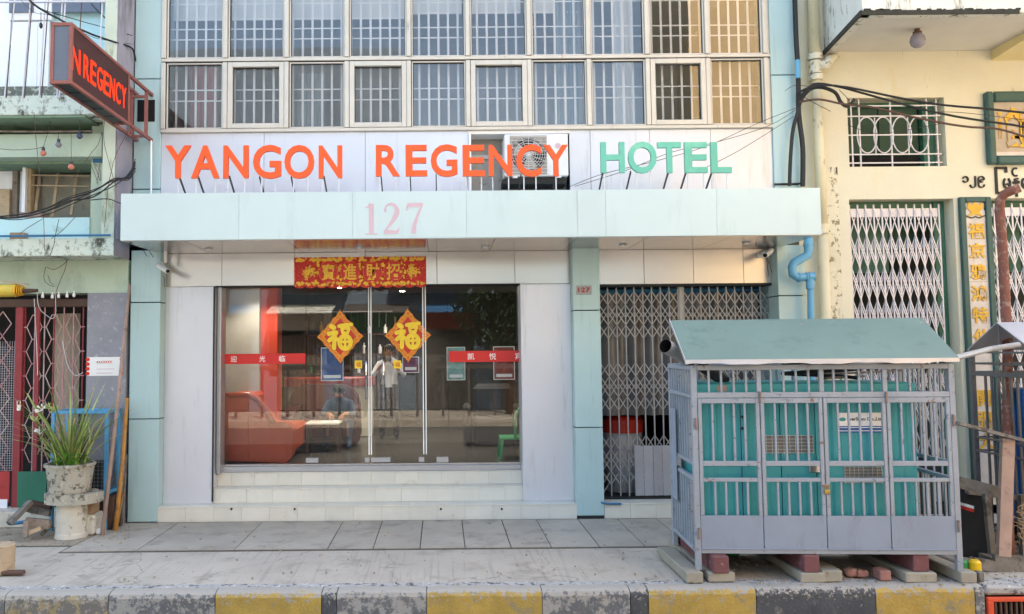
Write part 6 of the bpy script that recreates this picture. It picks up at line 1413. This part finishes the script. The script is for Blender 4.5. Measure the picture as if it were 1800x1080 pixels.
# poster on the pier
nt_ = thing('poster', 'white notice with red scalloped sides pasted on the grey pier', 'poster', V3(183, 645, -.025))
x0, x1, z0, z1 = R(153, 628, 215, 661, -.025)
B('sheet', 'paper_white', nt_, x0, x1, -.025, -.0215, z0, z1)
B('heading', 'red_vinyl', nt_, x0+.12, x1-.13, -.028, -.0255, z1-.075, z1-.045)
mb = MB()
for k in range(7): xk = x0+.13+k*.027; mb.tube([(xk+.011*math.cos(a*math.pi/5), -.029, z1-.06+.016*math.sin(a*math.pi/5)) for a in range(11)], .004, 4, False)
mb.build('heading_print', 'paper_white', nt_)
mb = MB()
for s, xx in ((1, x0), (-1, x1)):
    mb = MB()
    for k in range(4): mb.prism([(xx+s*.008+.026*math.cos(a*math.pi/5), z0+.03+k*.058+.024*math.sin(a*math.pi/5)) for a in range(10)], -.0285-k*.0003, -.0255, 'y')
    mb.build('side_print', 'red_vinyl', nt_)

for k in range(2): B('print_line', 'pink_print', nt_, x0+.12, x1-.12+.02*k, -.0268, -.0255, z0+.03+k*.05, z0+.038+k*.05)
# yellow roll at the left edge
yr = thing('yellow_awning_roll', 'rolled yellow tarpaulin sticking in at the left edge above the red gate', 'awning', V3(0, 508, -.6))
MB().tube([V3(-40, 512, -.6), V3(30, 511, -.6)], .075, 14).build('tarpaulin', 'tarp_yellow', yr)
for k in range(5): MB().tube([V3(27+k*3.2, 511, -.6), V3(28+k*3.2, 511, -.6)], [.08-k*.006, .08-k*.006], 14).build('rope_turn', 'gold', yr)
MB().tube([V3(40, 512, -.6), V3(66, 511, -.6)], [.03, .02], 8).build('end_stub', 'wood_dark', yr)
MB().beam(V3(-20, 492, -.62), V3(50, 500, -.62), .03, .015).build('wood_strip', 'wood_pale', None, label='thin wooden strip lying on the yellow roll', cat='stick')

# ---- hanging bulbs under the balcony
mb = MB(); mb.tube(sag(V3(-20, 231, -.5), V3(163, 231, -.5), .005, 8), .012, 6).build('strut', 'wood_old', lb_)
for i, (px, py, m, pyt, lab) in enumerate(((76, 268, 'bulb_pink', 200, 'pink hanging bulb, leftmost of four under the green balcony'), (103, 253, 'bulb_grey', 231, 'small clear hanging bulb close under the balcony strut'), (140, 238, 'bulb_blue', 205, 'dark blue hanging bulb highest of the four'), (125, 292, 'bulb_pink', 232, 'peach hanging bulb in front of the left window, lowest of the four'))):
    x, y, z = V3(px, py, -.55); t = thing('hanging_bulb', lab, 'bulb', (x, y, z))
    MB().lathe([(.012, z+.06), (.02, z+.055), (.02, z+.02)], x, y, 10).build('socket', 'cable_grey', t); MB().lathe([(.018, z+.02), (.036, z-.005), (.036, z-.02), (.022, z-.04), (.004, z-.048)], x, y, 14).build('glass', m, t, smooth=True)
    MB().tube(sag((x, y, z+.06), V3(px+(18 if i == 0 else 0), pyt, -.5), -.01, 6, .004), .003, 5).build('flex', 'wire_brown', t)

# ================================================================== CABLES
random.seed(21)
def cable(pts, r, m, lab, name='cable', **kw): return MB().tube(pts, r, 6).build(name, m, None, label=lab, cat='cable', **kw)
def path(pp, Ys, jit=0, sub=4):
    P = [Vector(V3(p[0], p[1], Y)) for p, Y in zip(pp, Ys if isinstance(Ys, (list, tuple)) else [Ys]*len(pp))]; out = []
    for i in range(len(P)-1):
        a = P[max(i-1, 0)]; b_, c_ = P[i], P[i+1]; d = P[min(i+2, len(P)-1)]
        for k in range(sub):
            t = k/sub; v = .5*((2*b_)+(c_-a)*t+(2*a-5*b_+4*c_-d)*t*t+(3*b_-a-3*c_+d)*t**3)
            out.append(v+Vector((random.uniform(-jit, jit),)*3) if jit else v)
    return out+[P[-1]]
# bundle drooping across the left building
for k in range(5):
    o = k*2.6
    J_ = lambda a: random.uniform(-a, a)
    cable(path([(-20, 384-o*.4+J_(2)), (30, 385-o*.5+J_(3)), (80, 377-o+J_(4)), (120, 362-o*1.2+J_(5)), (165, 345-o+J_(5)), (200, 325-o+J_(4)), (226, 306+o), (238, 280+o*2)], [-.75, -.75, -.75, -.72, -.7, -.6, -.5, -.15], .004), .0055+.003*(k % 2), 'cable_black', f'{["lowest", "second lowest", "middle", "second highest", "highest"][k]} black cable of the sagging bundle across the green building', group='cable bundle across the green building')
cable(path([(160, 352), (190, 350), (212, 358), (222, 356)], -.6), .006, 'cable_black', 'short black cable running from the sagging bundle to the left canopy end')
for i, (pp, Y, r) in enumerate((
    ([(38, -15), (60, 8), (100, 32), (150, 56), (200, 74), (232, 85), (238, 108)], [-1.6, -1.5, -1.2, -.9, -.5, -.15, -.05], .012),
    ([(30, -15), (70, 14), (110, 28), (170, 45), (233, 63)], [-1.2, -1.1, -.9, -.5, -.2], .005),
    ([(150, -15), (163, 10), (175, 22), (185, 32)], -.4, .008),
    ([(28, -10), (60, 22), (90, 28), (150, 60), (180, 70), (232, 78)], [-1.2, -1.1, -1, -.8, -.6, -.2], .003))):
    cable(path(pp, Y, .002), r, 'cable_black', ['thick black cable from the top left corner past the red sign to the teal pillar', 'thin wire crossing above the red sign near the top edge', 'short black cable crossing the upper left glass', 'very thin wire sagging just under the thin one above the red sign'][i])
ch2 = thing('cable_weight', 'small black clamp hanging on a wire before the white balcony door', 'clamp', V3(72, 45, -.9)); MB().tube([V3(72, 22, -.9), V3(72, 42, -.9)], .004, 5).build('wire', 'cable_black', ch2); MB().lathe([(.012, V3(72, 50, -.9)[2]), (.02, V3(72, 47, -.9)[2]), (.02, V3(72, 43, -.9)[2]), (.008, V3(72, 40, -.9)[2])], V3(72, 45, -.9)[0], -.9, 8).build('body', 'cable_black', ch2)
# loose thin wires on the left facade
W_ = [[(60, 200), (65, 260), (75, 360), (78, 440)], [(180, 232), (172, 255), (160, 270), (140, 300), (120, 322)], [(188, 185), (182, 240), (195, 300), (205, 330)], [(235, 215), (205, 270), (190, 330), (184, 400)], [(104, 385), (98, 410), (95, 430), (88, 450)], [(132, 382), (110, 405), (90, 420)], [(75, 385), (50, 400), (34, 412)],
      [(82, 470), (95, 474), (110, 466), (119, 455), (105, 453)], [(118, 458), (112, 480), (104, 498), (98, 515)], [(80, 470), (77, 490), (84, 500), (96, 504)], [(84, 484), (88, 495), (94, 502)], [(0, 262), (30, 264), (60, 262), (78, 258)], [(165, 288), (170, 300), (176, 318)], [(175, 288), (176, 305), (177, 318)], [(160, 290), (168, 310), (172, 325)], [(168, 288), (174, 300), (170, 322)]]
WL = ['long thin wire hanging past the leftmost pink bulb', 'thin wire slanting from the strut end to the peach bulb window', 'thin wire beside the grey column below the red sign', 'thin wire running down the grey column from the red sign bracket', 'short wire dropping below the cable bundle onto the ledge', 'dark wire slanting left below the cable bundle', 'wire slanting from the bundle to the brick on the ledge', 'wire looping just under the green ledge', 'wire dropping from the ledge loop towards the bulbs', 'curved wire left of the ledge loop', 'tiny wire curl above the row of bulbs', 'level wire running left behind the pink bulb', 'first short dark wire on the green pier', 'second short dark wire on the green pier', 'third short dark wire on the green pier', 'fourth short dark wire on the green pier']
for w in W_: cable(path(w, -.72 if w[0][1] < 455 else -.1, .002), .0035, 'wire_brown' if w[0][0] != 104 else 'cable_black', WL[W_.index(w)], name='loose_wire', group='loose wires on the green facade')
for w in ([(60, 525), (64, 600), (66, 660)], [(66, 510), (68, 540), (90, 560), (98, 548), (96, 505)], [(110, 600), (118, 640), (132, 660), (146, 655)]): cable(path(w, -.05, .002), .004, 'gate_white', f'pale wire over the red gate, the one {"straight down the red post" if w[0][0] == 60 else "curling below the bulbs" if w[0][0] == 66 else "looping low over the hexagons"}', name='gate_wire', group='wires on the red gate')
# right hand cluster
cable(path([(1397, -15), (1399, 60), (1403, 130), (1404, 200), (1411, 260), (1411, 328)], -.08, .001), .03, 'cable_black', 'thick black cable running down the right edge of the right teal pillar')
MB().tube([V3(1402, 106, -.11), V3(1403, 138, -.11)], .032, 12).build('cable_sleeve', 'pipe_blue', None, label='pale blue sleeve round the thick cable on the right teal pillar', cat='sleeve')
cable(path([(1388, 327), (1389, 290), (1393, 235), (1400, 205), (1409, 175), (1425, 157), (1445, 154), (1468, 163), (1478, 180), (1490, 187), (1502, 175)], [-.1]*6+[-.2]*5, .001), .022, 'cable_black', 'black cable bending up from the canopy and curling over the cream pipe')
for i, pp in enumerate(([(1400, 165), (1425, 153), (1450, 150), (1490, 154), (1560, 168), (1640, 183), (1740, 192), (1830, 202)], [(1405, 172), (1430, 148), (1470, 152), (1520, 165), (1600, 187), (1680, 205), (1780, 220), (1830, 230)], [(1405, 180), (1440, 175), (1480, 183), (1540, 190), (1600, 205), (1690, 222), (1760, 228), (1830, 252)])):
    cable(path(pp, [-.15, -.25, -.3, -.4, -.5, -.6, -.7, -.8], .002), .013, 'cable_black' if i < 2 else 'wire_brown', ['upper', 'middle', 'lower'][i]+' one of three cables crossing in front of the ornamental window')
for i, pp in enumerate(([(1404, 190), (1350, 222), (1260, 250), (1180, 268), (1100, 300), (1010, 328)], [(1404, 188), (1330, 218), (1240, 258), (1150, 284), (1060, 306), (1000, 329)], [(1395, 205), (1340, 240), (1290, 270), (1240, 295)], [(1640, 197), (1700, 199), (1830, 215)], [(1380, 160), (1400, 150), (1440, 156)], [(1490, 220), (1540, 235), (1600, 228), (1660, 216)], [(1405, 160), (1420, 175), (1460, 196)], [(1475, 158), (1485, 168), (1492, 176)])):
    cable(path(pp, -.5 if i in (0, 1) else -.25, .001), .0035, 'cable_black', ['thin wire crossing the green HOTEL letters, upper one', 'thin wire crossing the green HOTEL letters, lower one', 'faint wire below the right pillar cables ending near the last letter', 'thin wire between the heavier cables by the gold character board', 'short wire at the pillar edge by the cream pipe', 'faint wire across the ornamental window', 'short loop of wire on the cream pipe', 'short curl of wire right of the cream pipe'][i])
MB().beam(V3(1361, 324, -.02), V3(1412, 323, -.02), .012, .02).build('cable_clip_bar', 'cable_black', None, label='thin dark bar behind the cables just above the right end of the canopy', cat='bar')

# ================================================================== LEFT PAVEMENT THINGS
def place(px, py): return gp(px, py)
bxp, byp = place(113, 950)
pz = AZ(887, byp, 113); pzt = AZ(870, byp, 113)
ps_ = thing('stone_stand', 'pale concrete pedestal with a slab top in front of the red gate', 'stand', (bxp, byp, 0))
pr = 27/1440*(DIST+byp)
MB().lathe([(pr*1.02, 0.0), (pr*1.0, .05), (pr*.97, .06), (pr*.93, pz-.004)], bxp, byp+pr, 24, .012).build('pedestal', 'plinth_white', ps_)
sw2 = 47/1440*(DIST+byp)
random.seed(2)
octo = [(bxp+.02+sw2*1.02*math.cos(k*math.pi/7+.2)*(1+random.uniform(-.06, .06)), byp+pr+.27*math.sin(k*math.pi/7+.2)*(1+random.uniform(-.06, .06))) for k in range(14)]
MB().prism(octo, pz-.002, pzt, 'z').build('slab_top', 'pot_concrete', ps_)
pot = thing('flower_pot', 'rough round concrete flower pot on the stone stand', 'pot', (bxp+.07, byp+pr, pzt))
pcx, pcy = AX(123, byp+pr, 845), byp+pr; pr0, pr1 = 34/1440*(DIST+pcy), 40.5/1440*(DIST+pcy); pz1 = AZ(814, pcy, 123)
MB().lathe([(pr0*.96, pzt), (pr0, pzt+.02), (pr1*.97, pz1-.03), (pr1*1.03, pz1-.028), (pr1*1.04, pz1), (pr1*.92, pz1+.002), (pr1*.9, pz1-.04), (.02, pz1-.04)], pcx, pcy, 28, .012).build('shell', 'pot_concrete', pot)
MB().lathe([(pr1*.9, pz1-.045), (.01, pz1-.02)], pcx, pcy, 20, .05).build('soil', 'sand_dirt', pot)
pt = thing('potted_plant', 'spiky green and straw coloured plant growing in the concrete pot', 'plant', (pcx, pcy, pz1-.03))
def blade(L_, w, bend, n=6):
    vs = []
    for i in range(n+1):
        t = i/n; ww = w*(1-t)**.7*(.6+.4*min(1, t*4))+.0008; x = bend*t*t; z = L_*t*(1-.12*t*abs(bend)/max(L_, .01))
        vs += [(x, -ww/2, z), (x+ww*.25, 0, z), (x, ww/2, z), (x-.004*(1-t)-.001, 0, z)]
    fs = [(i*4+q, i*4+(q+1) % 4, (i+1)*4+(q+1) % 4, (i+1)*4+q) for i in range(n) for q in range(4)]
    return MB().add(vs, fs)
blades = [[blade(l, w, b_).mesh('leaf', m) for l, w, b_ in ((.5, .03, .12), (.8, .04, .14), (1.0, .042, .08), (.55, .03, .4), (.75, .026, .34))] for m in ('leaf_green', 'leaf_pale', 'leaf_dry')]
random.seed(4)
for k in range(105):
    a = random.uniform(0, 6.28); rr = random.uniform(0, .16); m = 0 if random.random() < .5 else (1 if random.random() < .75 else 2)
    sh = random.choice([0, 0, 1, 3, 3, 4, 4]); s = random.uniform(.7, 1.35)
    inst('leaf', blades[m][sh], pt, (rr*math.cos(a), rr*math.sin(a), -.01), (0, random.uniform(.0, .45), a+random.uniform(-.5, .5)), (s, s, s))
for a, tl, s, m in ((1.4, .02, .95, 0), (.3, .14, .8, 0), (3.0, .1, .75, 1)): inst('leaf', blades[m][2], pt, (.02*math.cos(a), .02, 0), (0, tl, a), (s*1.3, s*1.3, s))
mb = MB()                                                              # cranked stems to the left
def stem(pts, r=.014, m='leaf_pale'): return MB().tube(path(pts, pcy-.05), [r*(1-.5*i/(4*(len(pts)-1))) for i in range(4*(len(pts)-1)+1)], 7).build('stem', m, pt, smooth=True)
stem([(118, 808), (100, 785), (84, 750), (66, 725), (48, 692)], .016); stem([(112, 810), (96, 792), (78, 775), (70, 770)], .012); stem([(110, 806), (84, 790), (72, 768)], .012)
stem([(150, 806), (158, 780), (156, 750), (148, 735)], .012, 'leaf_pale'); stem([(140, 806), (158, 770), (166, 745), (180, 735)], .008, 'leaf_dry'); stem([(128, 805), (126, 760), (132, 735)], .014, 'leaf_dry')
pet = MB().prism([(-.004, 0), (.0, .035), (-.014, .07), (0, .085), (.014, .07), (.004, 0)], -.002, .002, 'y').mesh('petal', 'flower_white'); petg = MB().prism([(-.004, 0), (-.016, .04), (0, .085), (.016, .04), (.004, 0)], -.002, .002, 'y').mesh('leaf', 'leaf_pale')
for px, py in ((74, 722), (70, 764), (84, 718), (60, 740), (96, 722)):
    v = wmat(pt).inverted() @ Vector(V3(px, py, pcy-.06))
    for j in range(6): inst('petal' if (px, py) in ((74, 722), (70, 764)) else 'leaf', pet if (px, py) in ((74, 722), (70, 764)) else petg, pt, v, (random.uniform(-.6, .6), random.uniform(-1.8, 1.8), random.uniform(0, 6)), (1, 1, 1))
small = MB().add([(0, 0, 0), (.03, .022, .012), (.065, 0, .0), (.03, -.022, .012), (.03, 0, .002)], [(0, 4, 1), (0, 3, 4), (4, 2, 1), (3, 2, 4)]).mesh('leaf', 'leaf_bright')
for k in range(110):
    a = random.uniform(0, 6.28); rr = random.uniform(.02, .2); s = random.uniform(.7, 1.3)
    inst('leaf', small, pt, (rr*math.cos(a)+.03, rr*math.sin(a)-.02, random.uniform(0, .15)), (random.uniform(-1, 1), random.uniform(-1.2, .4), a), (s, s, s))
B('brick', 'brick_old', None, AX(140, byp+.25, 870), AX(163, byp+.25, 870), byp+.25, byp+.45, AZ(905, byp+.25, 150)+.002, AZ(886, byp+.25, 150), c=.008, label='brown brick resting on the pale block right of the pedestal', cat='brick')
B('stone_block', 'plinth_white', None, AX(138, byp+.22, 920), AX(165, byp+.22, 920), byp+.22, byp+.5, .001, AZ(905, byp+.25, 150), c=.02, label='rough pale stone block leaning right of the pedestal', cat='block')
# blue framed stand with wire sides
bs_ = thing('blue_wire_stand', 'blue steel framed stand with wire mesh sides behind the potted plant', 'stand', V3(150, 870, -.35))
sx0_, sx1_, sy0, sy1 = AX(93, -.42, 790), AX(187, -.42, 790), -.42, -.06
st0, st1 = AZ(868, -.42, 140), AZ(722, -.42, 140)
for x in (sx0_, sx1_):
    for y in (sy0, sy1): B('post', 'stand_blue', bs_, x-.02, x+.02, y-.02, y+.02, .001 if y == sy0 else .001, st1, c=.003)
for z in (st0, st1-.02):
    for y in (sy0, sy1): B('rail', 'stand_blue', bs_, sx0_+.021, sx1_-.021, y-.018, y+.018, z-.018, z+.018, c=.003)
    for x in (sx0_, sx1_): B('rail', 'stand_blue', bs_, x-.018, x+.018, sy0+.021, sy1-.021, z-.018, z+.018, c=.003)
mb = MB()
k = sx0_
while k < sx1_: mb.box(k-.0015, k+.0015, sy0-.002, sy0+.001, st0, st1); mb.box(k-.0015, k+.0015, sy1-.002, sy1+.001, st0, st1); k += .045
z = st0
while z < st1: mb.box(sx0_, sx1_, sy0-.004, sy0-.002, z-.0015, z+.0015); mb.box(sx1_, sx1_+.002, sy0, sy1, z-.0015, z+.0015); z += .045
k = sy0
while k < sy1: mb.box(sx1_-.001, sx1_+.002, k-.0015, k+.0015, st0, st1); k += .045
mb.build('wire_mesh', 'mesh_wire', bs_); B('shelf', 'stand_blue', bs_, sx0_, sx1_, sy0, sy1, st0-.03, st0-.019); B('dark_box', 'dark_inside', None, sx0_+.1, sx1_-.08, sy0+.06, sy1-.05, st0+.02, st0+.35, c=.01, label='dark box kept low inside the blue wire stand', cat='box')
B('storage_crate', 'wood_dark', None, sx0_+.35, sx1_+.08, -.4, -.08, .001, st0-.04, c=.01, label='dark crate standing under the blue wire stand by the grey pier', cat='crate')
# leaning poles
for i, (a, b_, Y0, Y1, r, m, lab) in enumerate((((180, 941), (228, 500), -.85, -.08, .026, 'wood_pinkish', 'long pale wooden pole leaning against the left teal pillar up to the canopy'), ((203, 933), (224, 700), -.7, -.1, .028, 'wood_orange', 'shorter orange brown pole leaning beside the long one'), ((212, 925), (223, 800), -.5, -.1, .012, 'wood_old', 'thin dark stick behind the leaning poles'), ((206, 928), (221, 830), -.5, -.06, .01, 'leaf_dry', 'thin straw coloured stick nearest the left teal pillar foot'))):
    x, y = gp(*a); p1 = V3(*b_, Y1); MB().tube([(x, y, .0), ((x+p1[0])/2+.01, (y+p1[1])/2, (p1[2])/2), p1], [r, r*.9, r*.7], 9).build('pole', m, None, smooth=True, label=lab, cat='pole')
# broken chair/planks heap
def plank(a, b_, Y0, Y1, w, d, m, lab, nm='plank'): MB().beam(V3(*a, Y0), V3(*b_, Y1), w, d).build(nm, m, None, label=lab, cat='plank')
plank((16, 921), (54, 882), -1.0, -.75, .07, .05, 'timber_grey', 'grey plank tilted up to the left of the scrap heap')
plank((40, 893), (88, 903), -.7, -.72, .06, .06, 'timber_grey', 'upper grey plank lying across the scrap heap')
plank((55, 886), (90, 893), -.55, -.6, .04, .08, 'wood_dark', 'dark brown plank at the back of the scrap heap')
plank((46, 918), (88, 922), -.85, -.85, .05, .1, 'wood_old', 'low plank at the front of the scrap heap')
plank((45, 945), (47, 916), -1.0, -.95, .05, .05, 'wood_old', 'short upright wooden leg of the scrap heap')
plank((48, 938), (72, 928), -.95, -.9, .05, .04, 'wood_pale', 'small pale offcut low in the scrap heap')
plank((72, 940), (90, 925), -.8, -.8, .04, .04, 'timber_grey', 'grey offcut touching the pedestal')
MB().tube([V3(20, 921, -.75), V3(48, 917, -.75)], .02, 8).build('blue_pipe_offcut', 'pipe_blue_dark', None, label='short blue pipe lying on the ground behind the scrap heap', cat='pipe')
xw, yw = gp(168, 940); MB().box(xw, xw+.09, yw, yw+.07, .001, .06, .01).build('plastic_bag', 'paper_white', None, label='scrap of white plastic on the ground right of the pedestal', cat='litter')
# things at the left edge of the frame
x, y = gp(-8, 1012); tn = thing('drum', 'tan cylindrical drum cut by the left edge of the picture', 'drum', (x, y, 0)); MB().lathe([(.115, .0), (.12, .1), (.115, .105), (.12, .11), (.12, .26), (.11, .27)], x, y+.1, 20).build('shell', 'wood_pale', tn)
x, y = gp(14, 1012); MB().box(x-.08, x+.14, y, y+.06, .001, .04, .01).build('stone', 'wire_brown', None, label='small dark flat stone on the pavement at the left edge', cat='stone')
random.seed(31)
mb = MB()
for k in range(700):
    px, py = random.choice([(random.uniform(0, 230), random.uniform(915, 960)), (random.uniform(1180, 1800), random.uniform(985, 1030)), (random.uniform(0, 1800), random.uniform(920, 1030))]); x, y = gp(px, py); s = random.choice([.004, .006, .008, .012, .018])
    mb.box(x, x+s, y, y+s*random.uniform(.5, 1.5), -.002, s*.6)
mb.build('grit', 'sand_dirt', None, kind='stuff')

# ================================================================== OPPOSITE SIDE OF THE STREET (seen only as reflections)
def opp(name, m, *a, **k): return B(name, m, None, *a, kind='structure', **k)
OY = -17.5
opp('opposite_pavement', 'concrete_walk', -40, 40, -17.4, -13.5, -.5, -.05)
opp('building_across_street', 'opposite_grey', -30, -1.3, OY-6, OY, -.05, 12.5); opp('building_across_street', 'opposite_beige', 8.7, 30, OY-6, OY, -.05, 17); opp('building_across_street', 'opposite_grey', -1.3, 8.7, OY-6, OY, -.05, 5.2)
mb = MB()
for x in range(-28, 28, 2):
    for z in ((1.2,) if -3 < x < 6 else (1.2, 4.6, 7.4)): mb.box(x, x+1.1, OY, OY+.03, z, z+1.5)
mb.build('windows_across_street', 'dark_inside', None, kind='structure')
for k in range(30): opp('fence_across_street', 'opposite_roof', -12+k*.8, -11.92+k*.8, -14.3, -14.24, 0, 1.6)
opp('fence_across_street', 'opposite_roof', -12, 12, -14.29, -14.25, 1.45, 1.6)
random.seed(12)
for k in range(9):                                                    # shop fronts, boards and awnings over there
    x = -11+k*2.6; m_ = ['opposite_sign', 'opposite_blue', 'board_marble', 'opposite_green'][k % 4]
    opp('shop_board_across_street', m_, x, x+2.0, OY, OY+.12, 2.75, 3.35); opp('shop_door_across_street', ['gate_sheet', 'opposite_roof', 'wood_old'][k % 3], x+.1, x+1.7, OY+.03, OY+.06, .0, 2.6)
    MB().prism([(OY, 3.6), (OY+1.1, 3.3), (OY+1.1, 3.34), (OY, 3.66)], x-.1, x+2.1, 'x').build('awning_across_street', ['opposite_roof', 'opposite_blue', 'balcony_white'][k % 3], None, kind='structure')
    for q in range(10): opp('door_slat_across_street', 'opposite_roof', x+.12+q*.16, x+.15+q*.16, OY+.06, OY+.075, .0, 2.6)
for k in range(5): opp('balcony_across_street', 'balcony_white', -10+k*4.2, -7.4+k*4.2, OY, OY+.8, 4.2, 4.9) if not -1.5 < -10+k*4.2 < 8 else None
random.seed(8); mb = MB()
for k in range(4200):
    a, b_ = random.uniform(0, 6.28), random.uniform(-1, 1); r_ = random.random()**.6; x = 2.2+1.9*r_*math.cos(a)*math.sqrt(1-b_*b_); y = -15.6+1.2*r_*math.sin(a); z = 3.4+1.5*r_*b_
    s = .09; u = Vector((random.uniform(-1, 1), random.uniform(-1, 1), random.uniform(-1, 1))).normalized()*s; v = u.orthogonal().normalized()*s*.6; c = Vector((x, y, z)); mb.add([c-u, c+v, c+u, c-v], [(0, 1, 2, 3)])
mb.build('tree_across_street', 'foliage_dark', None, kind='structure'); MB().tube([(2.2, -15.6, -.05), (2.2, -15.6, 3)], .14, 8).build('trunk_across_street', 'wood_dark', None, kind='structure')
for k in range(3): MB().tube(sag((-30, -13.4, 5.9+k*.22), (30, -13.4, 5.9+k*.22), .2, 20), .012, 5).build('cable_across_street', 'cable_black', None, kind='structure')
